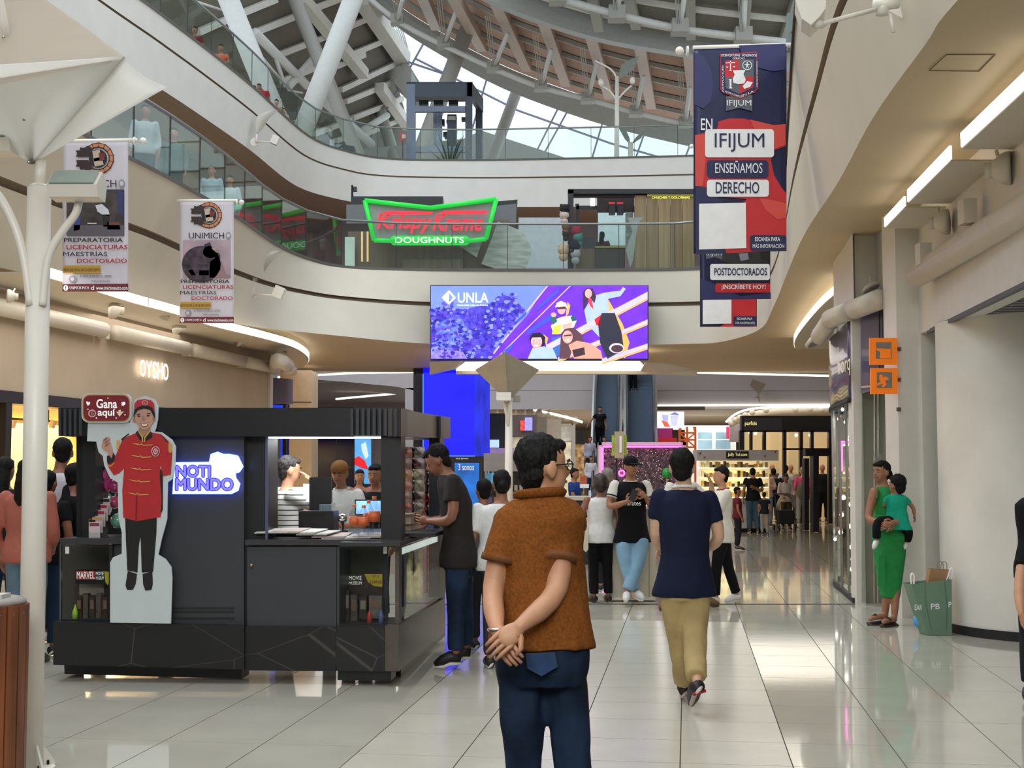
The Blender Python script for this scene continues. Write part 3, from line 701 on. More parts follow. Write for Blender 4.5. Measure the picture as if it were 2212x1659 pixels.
# pilasters
o = MB().box(4.25, 4.5, 14.25, 14.75, 0, 4.5).build('wall_pilaster_near', M_pil); struct(o)
o = MB().box(4.13, 4.24, 15.66, 15.9, 0, 3.6).build('wall_pilaster_far', M_pil); struct(o)
o = MB().box(4.24, 5.2, 15.9, 16.0, 0, 4.5).build('wall_recess_back', M_pil); struct(o)
o = MB().box(4.5, 4.6, 14.7, 16, 0, 4.5).build('wall_recess_side', M_pil); struct(o)
sc_ = thing('bronze_hinge_set', 'small square bronze hinges on the white pilaster right of the orange signs', 'hinge', V(4.3, 14.2, 2.2))
for y in (754, 820, 884): vbox('hinge', 1938, 1946, y - 4, y + 4, 14.23, .03, mat('bronze_metal', '#6d6254', .4, metal=.6), sc_)
# recessed purple box with two orange signs
o = thing('purple_box_sign', 'dull purple box panel between the white pilasters above the glass door', 'sign', P(1900, 850, 15))
MB().prism([P(1860, 850, 15.6), P(1938, 830, 14.9), P(1938, 640, 14.9), P(1860, 668, 15.6)], (.15, .05, 0)).build('panel', M_purp, o)
MB().prism([P(1860, 838, 15.6), P(1890, 836, 15.3), P(1890, 832, 15.3), P(1860, 834, 15.6)], (.02, -.02, 0)).build('ledge', M_fix, o)
MB().prism([P(1898, 838, 15.2), P(1900, 838, 15.2), P(1900, 655, 15.2), P(1898, 655, 15.2)], (0, -.03, 0)).build('seam', M_dark, o)
M_or = mat('orange_sign', '#f07812', .4, var=.04, emit=.25); M_mir = mat('mirror_grey', '#8b8580', .15, metal=.5)
for k, (y0, y1) in enumerate(((730, 788), (795, 851))):
    t = thing('square_sign', ('orange square sign with grey key drawing, upper of the pair' , 'orange square sign with grey running figure, lower of the pair')[k] + ' by the white pilaster', 'sign', P(1910, y1, 14.2))
    x0, x1 = (1879, 1938) if k == 0 else (1881, 1939)
    vbox('plate', x0, x1, y0, y1, 14.2, .03, M_or, t)
    pl = fplane(14.2)
    prt('mirror_square', pl, [(x0 + 13, y0 + 9), (x1 - 12, y0 + 9), (x1 - 12, y1 - 13), (x0 + 13, y1 - 13)], .004, M_mir, t)
    if k == 0:
        prt('print', pl, [(x0 + 14, y0 + 22), (x1 - 14, y0 + 24), (x1 - 14, y1 - 14), (x0 + 22, y1 - 14), (x0 + 22, y0 + 30), (x0 + 14, y0 + 26)], .008, M_or, t)
    else:
        prt('print', pl, ell(x0 + 22, y0 + 18, 4), .008, M_or, t)
        prt('print', pl, [(x0 + 17, y0 + 22), (x0 + 33, y0 + 18), (x0 + 40, y0 + 24), (x0 + 31, y0 + 27), (x0 + 34, y0 + 36), (x0 + 27, y1 - 14), (x0 + 24, y1 - 15), (x0 + 26, y0 + 33), (x0 + 14, y0 + 38), (x0 + 14, y0 + 33), (x0 + 22, y0 + 30)], .008, M_or, t)
# curved purple sign and round glass shopfront
cf = (5.75, 17.6)      # centre
arc = catmull([V(4.13, 15.75, 0), V(4.3, 16.9, 0), V(4.52, 18.3, 0), V(5.0, 19.3, 0), V(6.2, 20.1, 0), V(8, 20.6, 0)], 5)
pf = thing('curved_sign_band', 'dull purple curved shop sign band with pale letters at right of the walkway', 'sign', V(4.3, 16.8, 2.45))
MB().grid([[V(p.x, p.y, z) for p in arc] for z in (2.45, 3.42)]).build('band', M_purp, pf, True, solid=.05)
MB().grid([[V(p.x - .03, p.y, z) for p in arc] for z in (2.42, 2.47)]).build('lower_edge', M_dark, pf, True, solid=.03)
bp = vplane(arc[2] + V(0, 0, 2.5), arc[6] + V(0, 0, 2.5))
M_gold = mat('pale_gold_letter', '#cfc3a0', .3, metal=.3, emit=.15)
ptext('lettering', 'fiorq', [(1809, 822), (1836, 810), (1836, 762), (1809, 772)], bp, .06, M_gold, pf, th=.03)
ptext('lettering', 'i', [(1790, 835), (1797, 832), (1797, 785), (1790, 790)], vplane(arc[9], arc[11]), .06, M_gold, pf, th=.03)
o = MB().grid([[V(p.x + .05, p.y, z) for p in arc] for z in (3.42, 4.5)]).build('wall_curved_upper', M_pil, smooth=True); struct(o)
sf = thing('curved_glass_shopfront', 'curved glass shopfront full of small lights below the purple sign band', 'shopfront', V(4.3, 16.8, 0))
for i in range(0, len(arc) - 3, 3):
    a, b = arc[i], arc[min(i + 3, len(arc) - 1)]
    MB().grid([[V(p.x, p.y, z) for p in arc[i:i + 4]] for z in (.05, 2.45)]).build('glass_pane', G_clear, sf, True)
    MB().tube([V(b.x, b.y, 0), V(b.x, b.y, 2.45)], .02, 4).build('joint', M_rail, sf)
MB().grid([[V(p.x, p.y, z) for p in arc] for z in (0, .06)]).build('sill', M_dark, sf, solid=.05)
o = MB().box(4.9, 9, 16.2, 19.2, 2.42, 2.45).build('ceiling_boutique', M_cream); struct(o)
o = MB().box(5.9, 6.0, 16, 19.2, 0, 2.45).build('wall_boutique_back', mat('boutique_wall', '#b9a58d', .6)); struct(o)
area('shop_lamp', (5.3, 17.6, 2.4), 1, 2, 60, (1, .9, .75))
rnd = random.Random(4)
for sh in range(5):
    z = .35 + sh * .4
    t = thing('glass_shelf', ('lowest', 'second lowest', 'middle', 'second highest', 'highest')[sh] + ' glass display shelf inside the curved shopfront at right', 'shelf', V(5.1, 17, z))
    MB().box(4.75, 5.5, 16.4, 18.6, z, z + .015).build('board', G_clear, t); 
    MB().box(4.74, 4.76, 16.4, 18.6, z - .01, z + .02).build('lit_edge', mat('warm_light_edge', '#ffe9bd', .4, var=0, emit=1.5), t)
    for s in (16.45, 18.5): MB().tube([V(5.45, s, z), V(5.45, s, z - .4 if sh else 0)], .012, 6).build('support', M_rail, t)
tn = thing('neon_lamp', 'pink neon light line inside the curved glass shopfront', 'lamp', V(4.9, 17, 1.4))
MB().tube([P(1818, 955, 17.6), P(1818, 1018, 17.6)], .018, 8).build('tube', mat('pink_neon', '#ff5ad8', .4, var=0, emit=3), tn); MB().tube([P(1818, 955, 17.6), P(1832, 955, 17.4)], .018, 8).build('tube', MATS['pink_neon'], tn)
for k, (x, y) in enumerate(((1838, 1090), (1834, 1137), (1840, 1182), (1822, 1075), (1818, 1112), (1816, 1150), (1838, 1230), (1804, 1165), (1830, 950), (1820, 885), (1812, 905), (1826, 912))):
    t = thing('spotlight_bulb', ('second big spotlight from the top at the right of', 'third big spotlight from the top at the right of', 'fourth big spotlight from the top at the right of', 'uppermost small spotlight in the left row inside', 'middle small spotlight in the left row inside', 'lowest small spotlight in the left row inside', 'lowest big spotlight at the foot of', 'small leftmost low spotlight inside', 'tiny lamp by the pink neon line inside', 'tiny topmost ceiling lamp inside', 'tiny leftmost ceiling lamp inside', 'tiny rightmost ceiling lamp inside')[k] + ' the curved glass shopfront', 'lamp', P(x, y, 17.9))
    MB().ball(P(x, y, 17.9), .022 if k > 5 else .032, 8, 6).build('bulb', M_lite, t, True); MB().lathe([(.02, 0), (.035, .03), (.03, .05)], P(x, y, 17.95), 8).build('holder', M_rail, t)
# glass door with bars behind the mother
gd = thing('glass_door', 'tall frosted glass door between the white pilasters behind the woman in green', 'door', V(4.35, 15.4, 0))
G_fr = glass('door_glass', (.8, .82, .8), .08)
MB().prism([P(1862, 1302, 15.55), P(1935, 1302, 15.2), P(1935, 835, 15.2), P(1862, 850, 15.55)], (0, .02, 0)).build('glass_pane', G_fr, gd)
for x in (1889, 1897): MB().tube([P(x, 1302, 15.3), P(x, 850, 15.3)], .01, 6).build('edge_strip', M_rail, gd)
for x, y in ((1900, 988), (1930, 988)): vbox('clamp', x - 9, x + 9, y, y + 8, 15.1, .03, M_rail, gd); vbox('clamp_pin', x - 3, x + 3, y - 9, y, 15.1, .03, M_rail, gd)
vbox('pink_light_strip', 1926, 1943, 955, 958, 15.15, .02, MATS['pink_neon'], gd)
# right pipe
pr = thing('wall_pipe', 'cream round duct along the top of the right wall', 'pipe', V(4.1, 12, 3.66))
for a, b in ((V(3.78, 6, 3.66), V(4.28, 13.6, 3.66)), (V(4.2, 14.75, 3.55), V(4.12, 15.5, 3.53)), (V(4.1, 15.6, 3.53), V(4.05, 16.4, 3.52)), (V(4.08, 16.5, 3.52), V(4.38, 18.4, 3.5))):
    MB().tube([a, b], .12 if a.y > 14 else .13, 16).build('pipe_section', M_fix, pr, True)
for q in (P(2090, 470, 11.5), P(1995, 560, 13)): MB().box(-.06, .06, -.08, .08, -.06, .16, Matrix.Translation(q)).build('bracket', M_fix, pr)
scoop(2165, 365, 10.6, 74, 'large cream scoop spotlight at upper right with a round black opening', -1)
scoop(2035, 480, 12.6, 56, 'second cream scoop spotlight at upper right, further along the duct', -1)
tilt_lamp(1882, 622, 15.6, 44, 'round tilted spotlight above the purple box sign at right', -1)
tilt_lamp(1805, 690, 17.6, 36, 'round tilted spotlight above the curved purple sign band', -1)
tilt_lamp(1760, 738, 18.6, 46, 'large round tilted spotlight at the curved end of the right cove light', -1)
# drop panels with lit edges
def droppanel(a, b, zt_, label, w=2.2, curve=None):
    t = thing('cove_panel', label, 'lamp', a)
    pts = curve or [a, b]
    MB().grid([[V(p.x, p.y, 4.26) for p in pts], [V(p.x, p.y, 4.26 + zt_) for p in pts]]).build('diffuser', M_strip, t, solid=.02)
    MB().grid([[V(p.x, p.y, 4.25) for p in pts], [V(p.x + w, p.y, 4.25) for p in pts]]).build('underside_panel', M_cream, t, solid=.015)
    e = pts[0]; MB().grid([[V(e.x, e.y, 4.25), V(e.x + w, e.y, 4.25)], [V(e.x, e.y, 4.4), V(e.x + w, e.y, 4.4)]]).build('end_face', M_cream, t, solid=.015)
z_ = 4.26
droppanel(PZ(2078, 318, z_), PZ(2260, 150, z_), .12, 'nearest stepped ceiling panel with a lit white edge at upper right')
droppanel(PZ(1962, 436, z_), PZ(2054, 344, z_), .12, 'second stepped ceiling panel with a lit white edge at upper right')
droppanel(PZ(1912, 490, z_), PZ(1955, 445, z_), .1, 'third stepped ceiling panel with a lit edge, beyond the second at upper right')
cv_ = catmull([PZ(x, y, z_) for x, y in ((1718, 752), (1716, 738), (1728, 715), (1760, 675), (1790, 645), (1820, 622))], 4)
t = droppanel(cv_[0], cv_[-1], .12, 'curved lit cove panel at the far end of the right shop row', 1.2, cv_)
hp = thing('access_hatch', 'square access hatch outlined in the tan ceiling at upper right', 'hatch', PZ(2080, 135, 4.5))
for a, b in (((2007, 153), (2115, 154)), ((2115, 154), (2150, 118)), ((2045, 118), (2150, 118)), ((2007, 153), (2045, 118))):
    MB().tube([PZ(a[0], a[1], 4.495), PZ(b[0], b[1], 4.495)], .004, 4).build('edge_line', M_groove, hp)
# round ceiling feature under the screen
t = thing('oval_ceiling_light', 'wide lit oval recess under the balcony below the purple advert screen', 'lamp', P(1200, 790, 31))
cw = [PZ(x, y, 4.3) for x, y in ((925, 808), (960, 806), (1260, 807), (1470, 809), (1506, 806))]
MB().prism([P(928, 782, 30.4), P(1000, 778, 30.6), P(985, 795, 31.5), P(928, 808, 31)], (0, .3, 0)).build('rim_end', M_cream, t)
MB().prism([P(1395, 782, 30.4), P(1440, 785, 30.6), P(1506, 800, 31), P(1506, 811, 31), P(1420, 806, 31), P(1385, 800, 31)], (0, .3, 0)).build('rim_end', M_cream, t)
MB().prism([P(1005, 785, 31), P(1380, 782, 31), P(1400, 801, 32), P(985, 801, 32)], (0, 0, .04)).build('diffuser', M_strip, t)
MB().prism([P(985, 801, 31.5), P(1420, 801, 31.5), P(1420, 808, 31.5), P(985, 808, 31.5)], (0, .2, 0)).build('rim', M_cream, t)
t = thing('ceiling_edge_light', 'thin white light line along the far edge of the middle floor slab', 'lamp', P(1600, 806, 38.8))
MB().tube([P(600, 815, 38.8), P(760, 806, 38.8), P(920, 803, 38.8)], .03, 6).build('light_line', M_strip, t)
MB().tube([P(1506, 805, 38.8), P(1795, 812, 38.8)], .03, 6).build('light_line', M_strip, t)
MB().tube([P(1420, 876, 62.9), P(1795, 874, 62.9)], .04, 6).build('light_line', M_strip, t)
# ================================================================ NEWSPAPER KIOSK
M_k = mat('charcoal_laminate', '#35383d', .45, var=.04, scale=3)
M_k2 = mat('dark_charcoal_laminate', '#1c1e22', .4, var=.05)
M_kf = mat('black_fascia', '#17191d', .35, var=.05)
M_kg = mat('taupe_steel_face', '#5c544f', .35, metal=.4, var=.1)
def marble():
    if 'black_marble_panel' in MATS: return MATS['black_marble_panel']
    m = mat('black_marble_panel', '#131416', .35, var=.1, coat=.2); nt = m.node_tree; b = nt.nodes['Principled BSDF']
    w = nt.nodes.new('ShaderNodeTexVoronoi'); w.feature = 'DISTANCE_TO_EDGE'; w.inputs['Scale'].default_value = 1.3
    tc = nt.nodes.new('ShaderNodeTexCoord'); mp = nt.nodes.new('ShaderNodeMapping'); mp.inputs['Rotation'].default_value = (0, .7, 0); mp.inputs['Scale'].default_value = (1, 1, 2.2)
    nt.links.new(tc.outputs['Object'], mp.inputs[0]); nt.links.new(mp.outputs[0], w.inputs['Vector'])
    r = nt.nodes.new('ShaderNodeValToRGB'); r.color_ramp.elements[0].color = (.07, .06, .05, 1); r.color_ramp.elements[0].position = 0
    r.color_ramp.elements[1].color = (.007, .0075, .009, 1); r.color_ramp.elements[1].position = .008
    nt.links.new(w.outputs['Distance'], r.inputs[0]); nt.links.new(r.outputs[0], b.inputs['Base Color']); return m
M_mb = marble()
KA = P(115, 1400, 10.05); KB = P(860, 1400, 9.82); KC = P(962, 1400, 12.4)
KF = vplane(KA, KB); KS = vplane(KB, KC)
kf_n = KF[1]; ks_n = KS[1]
kio = thing('newspaper_kiosk', 'black and charcoal newspaper kiosk with slatted corner fascia in the left foreground', 'kiosk', V(KA.x, KA.y, 0))
def kb(name, x0, y0, x1, y1, th, m, off=0., pl=KF, par=kio, yr=None, label=None):
    q = [PL(x0, y1, pl, off), PL(x1, yr[1] if yr else y1, pl, off), PL(x1, yr[0] if yr else y0, pl, off), PL(x0, y0, pl, off)]
    return MB().prism(q, -pl[1] * th).build(name, m, par, label=label)
kb('base_panel', 115, 1343, 527, 1436, .12, M_mb, .06, yr=(1352, 1446)); kb('base_panel', 528, 1353, 725, 1448, .1, M_mb, .03, yr=(1354, 1450)); kb('base_panel', 727, 1354, 861, 1449, .12, M_mb, .06, yr=(1355, 1451))
kb('kick_plate', 139, 1436, 522, 1456, .2, M_kf, -.12, yr=(1446, 1466)); kb('kick_plate', 729, 1449, 845, 1469, .2, M_kf, -.0, yr=(1450, 1470))
kb('tall_panel', 345, 930, 527, 1352, .5, M_k, -.02); kb('window_jamb', 527, 930, 574, 1176, .35, M_k2, -.1)
cd_ = kb('cabinet_door', 534, 1181, 727, 1354, .04, M_k, -.005); kb('cabinet_frame', 528, 1176, 731, 1356, .4, M_k2, -.05)
lock = MB().lathe([(.012, 0), (.012, .02), (.008, .024)], PL(544, 1221, KF, .0), 10, Matrix.Rotation(PI / 2, 3, 'X').to_4x4()).build('lock', mat('brass', '#c9b07a', .3, metal=1), cd_)
for y in (1312, 1320, 1334): kb('vent_slot', 374, y, 505, y + 3, .01, M_dark, -.012)
kb('counter_top', 529, 1166, 866, 1178, .55, mat('charcoal_counter', '#3a3a3d', .3), .02)
kb('counter_top', 129, 1163, 345, 1175, .6, MATS['charcoal_counter'], .0)
# left glass case
kb('case_back', 129, 1176, 240, 1345, .02, mat('case_back', '#3a3630', .5), -.5); kb('case_floor', 127, 1338, 345, 1345, .5, M_k2, -.03)
kb('case_side', 235, 1176, 243, 1345, .5, M_k2, -.03); kb('case_post', 129, 1176, 131, 1345, .03, M_rail, -.02); kb('panel_behind_standee', 243, 1176, 345, 1345, .05, M_k, -.06)
kb('glass_front', 131, 1177, 235, 1343, .006, G_clear, -.02)
# right glass case
kb('case_back', 735, 1180, 826, 1352, .02, MATS['case_back'], -.42); kb('case_floor', 731, 1348, 858, 1356, .45, M_k2, -.02)
kb('case_frame', 728, 1178, 733, 1356, .45, M_k, -.01); kb('case_frame', 728, 1176, 860, 1182, .45, M_k, -.01); kb('case_frame', 855, 1178, 861, 1356, .03, M_k, -.01)
kb('glass_front', 733, 1182, 855, 1352, .006, G_clear, -.015); kb('case_divider', 822, 1182, 838, 1350, .02, M_k, -.4)
for x in (832, 145): kb('round_sticker', x - 4, 1181, x + 4, 1196, .003, mat('white_sticker', '#d8d8d8', .5), .006)
# posts and fascia
kb('corner_post', 823, 940, 866, 1168, .2, M_k2, .0); kb('corner_post', 178, 930, 206, 1166, .25, M_k2, -.15); kb('inner_panel', 165, 930, 178, 1162, .2, M_kf, -.2)
kb('window_edge', 573, 940, 578, 1166, .02, mat('bluish_edge', '#4a5570', .4), .0)
kb('fascia', 126, 882, 758, 942, .3, M_kf, .06, yr=(882, 943))
sl = 0
for x0, x1 in ((126, 182), (757, 866)):
    kb('slat_back', x0, 883, x1, 941, .2, M_kf, .04)
    n = 5 if x0 < 200 else 9
    for i in range(n):
        a = x0 + (x1 - x0) * i / n; kb('slat', a, 883, a + (x1 - x0) / n * .5, 941, .04, M_k, .085)
kb('roof_board', 126, 881, 868, 884, 2.2, M_k2, .0)
kb('light_strip', 577, 943, 822, 947, .1, mat('cool_strip', '#dfe8f2', .4, var=0, emit=1.3), -.05)
kb('back_fascia', 190, 888, 760, 935, .1, M_kf, -2.0)
kb('back_wall', 225, 935, 420, 1166, .1, M_k2, -2.0)
kb('rear_post', 585, 935, 600, 1166, .1, M_k2, -2.1)
# right side
kb('side_fascia', 866, 884, 973, 943, .1, M_kg, .02, KS, yr=(902, 947)); kb('side_slats', 866, 883, 880, 943, .03, M_kf, .04, KS, yr=(886, 943))
kb('side_fascia_end', 952, 899, 959, 946, .02, M_kf, .05, KS)
kb('side_counter', 864, 1172, 952, 1180, .45, MATS['charcoal_counter'], .04, KS, yr=(1144, 1150))
kb('side_base_panel', 861, 1352, 962, 1450, .1, M_kg, .02, KS, yr=(1292, 1365)); kb('side_kick_plate', 866, 1440, 962, 1465, .1, M_kf, -.05, KS, yr=(1366, 1382))
kb('side_glass', 866, 1180, 950, 1350, .006, G_clear, .0, KS, yr=(1151, 1292)); kb('side_case_back', 866, 1180, 962, 1350, .02, M_k2, -.45, KS, yr=(1151, 1292))
kb('side_frame', 862, 1172, 868, 1356, .03, M_kg, .01, KS); kb('side_rear_post', 950, 944, 960, 1290, .1, M_kf, .0, KS)
kb('side_shelf_light', 868, 1185, 945, 1198, .02, mat('cold_shelf_light', '#dfe9e4', .4, emit=.8), -.02, KS, yr=(1158, 1170))
kb('cable_rack', 868, 946, 948, 950, .02, M_rail, -.1, KS)
area('kiosk_lamp', tuple(PL(700, 935, KF, -1.0) - V(0, 0, .05)), 1.2, .8, 26, (.9, .95, 1))
# stock in the cases and on the counters
def small_pack(x0, y0, x1, y1, off, pl, m, label, name='toy_pack', cat='toy', group=None, th=.05):
    t = thing(name, label, cat, PL((x0 + x1) / 2, y1, pl, off), group)
    bx_0 = kb('box', x0, y0, x1, y1, th, m, off, pl, t)
    w, h = x1 - x0, y1 - y0
    kb('label_card', x0 + w * .15, y0 + h * .15, x1 - w * .15, y0 + h * .55, .002, mat('card_%d' % (int(x0 * 7) % 4), ('#8d7f77', '#5c4b48', '#9a8f8c', '#7d5c50')[int(x0 * 7) % 4], .5), off + .004, pl, bx_0)
    return t
c1 = mat('dark_toy_card', '#3c2a26', .4, var=.4, scale=20); c2 = mat('brown_toy_card', '#54463f', .4, var=.5, scale=22)
small_pack(160, 1230, 236, 1330, -.3, KF, c1, 'large dark toy display box in the left glass case of the kiosk')
t = SC.objects[-1]
bx = thing('display_card', 'wide toy display card with red logo band in the left glass case', 'card', PL(200, 1250, KF, -.2))
kb('card', 164, 1230, 240, 1262, .01, M_kf, -.2, KF, bx); ptext('print', 'MARVEL', (166, 1235, 204, 1250), KF, -.17, MATS['print_white'], bx, bold=.04)
kb('red_band', 165, 1233, 205, 1252, .002, mat('brand_red', '#b03038', .5), -.185, KF, bx); ptext('print', 'MOVIE', (207, 1235, 224, 1243), KF, -.17, MATS['print_white'], bx); ptext('print', 'MUSEUM', (207, 1245, 224, 1252), KF, -.17, MATS['print_white'], bx)
prt('yellow_tag', KF, [(225, 1234), (238, 1236), (238, 1250), (233, 1264), (228, 1258)], -.168, mat('yellow_tag', '#c9b52c', .5), bx)
for i in range(5): small_pack(165 + i * 14, 1290 - (i % 2) * 8, 176 + i * 14, 1336, -.12, KF, (c1, c2)[i % 2], ('leftmost', 'second', 'middle', 'fourth', 'rightmost')[i] + ' small toy pack on the floor of the left glass case')
tb2 = thing('candy_bottle', 'small lime green squeeze bottle on the floor of the left glass case', 'bottle', PL(162, 1340, KF, -.08))
MB().lathe([(.02, 0), (.022, .06), (.008, .1), (.002, .12)], PL(162, 1339, KF, -.08), 12).build('body', mat('lime_plastic', '#a8cf3a', .3), tb2, True)
bx = thing('display_card', 'toy display card with yellow price disc in the right glass case', 'card', PL(780, 1340, KF, -.35))
kb('card', 736, 1240, 826, 1345, .01, c1, -.36, KF, bx); ptext('print', 'MOVIE', (754, 1244, 781, 1253), KF, -.34, MATS['print_white'], bx); ptext('print', 'MUSEUM', (754, 1256, 781, 1263), KF, -.34, MATS['print_white'], bx)
kb('red_band', 738, 1244, 752, 1263, .002, MATS['brand_red'], -.345, KF, bx)
prt('yellow_disc', KF, [(787, 1240), (826, 1240), (826, 1268), (808, 1266), (795, 1258)], -.342, MATS['yellow_tag'], bx)
ptext('print', 'Nº 2', (805, 1242, 818, 1247), KF, -.335, MATS['brand_red'], bx); ptext('print', '$199.00', (798, 1254, 825, 1262), KF, -.335, MATS['brand_red'], bx)
for i, x in enumerate((740, 757, 776, 797)):
    small_pack(x, (1275, 1285, 1290, 1287)[i], x + (15, 15, 16, 26)[i], (1346, 1350, 1338, 1336)[i], -.25 + .01 * i, KF, (c1, c2, c1, mat('grey_toy_card', '#6b6764', .4, var=.3, scale=20))[i], ('leftmost dark', 'second', 'third', 'rightmost grey')[i] + ' toy pack in the right glass case')
for x, c, w in ((798, '#c23a2e', 'red'), (823, '#6a6fa8', 'violet')):
    tb2 = thing('candy_bottle', 'small %s squeeze bottle on the floor of the right glass case' % w, 'bottle', PL(x, 1350, KF, -.1))
    MB().lathe([(.018, 0), (.02, .07), (.008, .1), (.002, .115)], PL(x, 1349, KF, -.1), 12).build('body', mat('plastic_' + w, c, .3), tb2, True)
# side case stock: hanging bright strips
rnd = random.Random(11)
for i in range(7):
    x = 872 + i * 11; yb = 1352 - (x - 866) * .62; yt = 1200 - (x - 866) * .3
    t = thing('hanging_toy_bag', ('first', 'second', 'third', 'fourth', 'fifth', 'sixth', 'seventh')[i] + ' hanging toy bag from the corner inside the side glass case', 'toy', PL(x, yb - 8, KS, -.1))
    kb('bag', x, yt, x + 9, yb - 10 - rnd.random() * 60, .03, mat('bag_%d' % i, ('#2b3b5c', '#7d9a4a', '#2a2f45', '#b9b27a', '#b43a44', '#c9a63c', '#43506c')[i], .3, var=.7, scale=30), -.1, KS, t, yr=(yt - 2, yb - 40))
# snack strips
cols = [('#a8242a', '#7a4a4a', '#c4803a', '#b8633a', '#8a6a5a'), ('#8d8783', '#6e4048', '#b9ad92', '#a89f86', '#5a4148'), ('#8f2e30', '#9a8a80', '#6b5560', '#a3302e', '#7a5a50')]
for s, (x0, x1, D_) in enumerate(((868, 890, -.15), (895, 917, -.2), (926, 946, -.25))):
    for k in range(9):
        y = 965 + k * 24; 
        if s == 2: y += 30
        if y > 1150: continue
        t = thing('snack_bag', 'shiny snack bag, %s from the top of the %s hanging strip at the kiosk side' % (('first', 'second', 'third', 'fourth', 'fifth', 'sixth', 'seventh', 'eighth', 'ninth')[k], ('left', 'middle', 'right')[s]), 'snack', PL((x0 + x1) / 2, y + 24, KS, D_), 'snack bags hanging at the kiosk side')
        c = cols[s][k % 5]; rows = []
        for a in range(5):
            r_ = []
            for b_ in range(4):
                bul = .03 * math.sin(PI * a / 4) * math.sin(PI * b_ / 3) + rnd.random() * .012
                r_.append(PL(x0 + (x1 - x0) * b_ / 3 + rnd.uniform(-1, 1), y + 25 * a / 4, KS, D_ + bul))
            rows.append(r_)
        mb = MB().grid(rows); mb.grid([[p - ks_n * .03 for p in r_] for r_ in rows])
        mb.build('foil_bag', mat('foil' + c, c, .22, var=.5, scale=25, metal=.15, bump=.4), t, True)
        kb('header_seal', x0, y, x1, y + 3, .012, mat('seal_grey', '#a9a39b', .3), D_ + .004, KS, t)
# water bottles
G_pet = glass('pet_plastic', (.86, .9, .93), .14, .08); M_ol = mat('orange_label', '#e0703f', .45, var=.1, scale=20)
def bottle(x, yb, h, w, pl, off, label, grp='large water bottles on the kiosk counter'):
    b = PL(x, yb, pl, off); s = b.y / F; H = h * s; r = w * s / 2
    t = thing('water_bottle', label, 'bottle', b, grp)
    MB().lathe([(r * .92, 0), (r, .03 * H), (r, .3 * H), (r * .95, .34 * H), (r, .38 * H), (r, .7 * H), (r * .85, .8 * H), (r * .4, .9 * H), (r * .32, .93 * H)], b, 20).build('body', G_pet, t, True)
    MB().lathe([(r * .36, .92 * H), (r * .38, .93 * H), (r * .38, .99 * H), (r * .3, H)], b, 14).build('cap', M_ol, t, True)
    MB().lathe([(r * 1.02, .42 * H), (r * 1.02, .66 * H)], b, 20).build('label', M_ol, t, True)
    return t
bottle(765, 1167, 77, 22, KF, -.15, 'leftmost orange-labelled water bottle on the kiosk counter'); bottle(785, 1168, 76, 23, KF, -.12, 'second orange-labelled water bottle from the left on the kiosk counter')
bottle(808, 1167, 94, 26, KF, -.2, 'tallest orange-labelled water bottle beside the black kiosk post'); bottle(796, 1160, 78, 22, KF, -.4, 'orange-labelled water bottle standing behind the front three')
bottle(877, 1163, 75, 20, KS, -.12, 'orange-labelled water bottle right of the black kiosk post')
# newspapers
for i in range(9):
    x0 = 548 + i * 30; x1 = x0 + 70
    q = [PL(x0, 1170 - i * .3, KF, -.02 - .01 * i), PL(min(x1, 850), 1170, KF, -.02 - .01 * i)]
    z0 = 1.075 + .006 * (8 - i) + .012 * math.sin(i)
    base = [V(q[0].x, q[0].y + .02, z0), V(q[1].x, q[1].y + .02, z0), V(q[1].x + .03, q[1].y + .34, z0 + .012), V(q[0].x + .04, q[0].y + .34, z0 + .012)]
    base = [p + V(rnd.uniform(-.02, .02), 0, rnd.uniform(0, .006)) for p in base]
    t = thing('newspaper', 'folded newspaper, %s in the overlapping row on the kiosk counter' % ('leftmost', 'second', 'third', 'fourth', 'middle', 'sixth', 'seventh', 'eighth', 'rightmost')[i], 'newspaper', base[0], 'newspapers on the kiosk counter')
    mb = MB(); mb.prism(base, (0, 0, .008)); mb.prism([p + V(.01, .01, .009) for p in base], (0, 0, .003)); mb.build('pages', mat('newsprint_%d' % (i % 3), ('#c9c6bd', '#b9a9a0', '#d6d4ce')[i % 3], .8, var=.12, scale=40), t)
# monitor, printer, webcam-like stand inside
def inbox(name, label, cat, boxes):
    x0, y0, x1, y1, off, th, m = boxes[0][1:]
    t = thing(name, label, cat, PL((x0 + x1) / 2, y1, KF, off))
    for nm, x0, y0, x1, y1, off, th, m in boxes: kb(nm, x0, y0, x1, y1, th, m, off, KF, t)
    return t
inbox('monitor', 'black computer monitor seen from behind inside the kiosk', 'monitor', [('back_shell', 668, 1031, 715, 1103, -.9, .05, M_black), ('stand', 685, 1103, 694, 1150, -.92, .03, M_black), ('foot', 672, 1148, 708, 1153, -.85, .15, M_black)])
inbox('printer', 'black receipt printer box on the inner counter of the kiosk', 'printer', [('housing', 645, 1104, 720, 1152, -.6, .2, M_black), ('front_panel', 655, 1128, 712, 1146, -.595, .004, M_k2), ('slot', 665, 1110, 700, 1113, -.594, .004, M_dark)])
inbox('laptop_screen', 'light blue lit screen behind the water bottles', 'screen', [('bezel', 766, 1079, 824, 1112, -1.3, .02, M_black), ('display', 769, 1082, 822, 1110, -1.285, .002, mat('pale_blue_screen', '#7fb0e6', .4, var=.2, scale=8, emit=.8))])
inbox('card_reader', 'grey-blue card reader with a paper strip inside the kiosk', 'payment terminal', [('body', 690, 1090, 716, 1106, -.7, .03, mat('teal_grey', '#6f8b93', .4)), ('receipt', 716, 1086, 725, 1130, -.69, .003, mat('receipt_paper', '#c9c5c2', .7))])
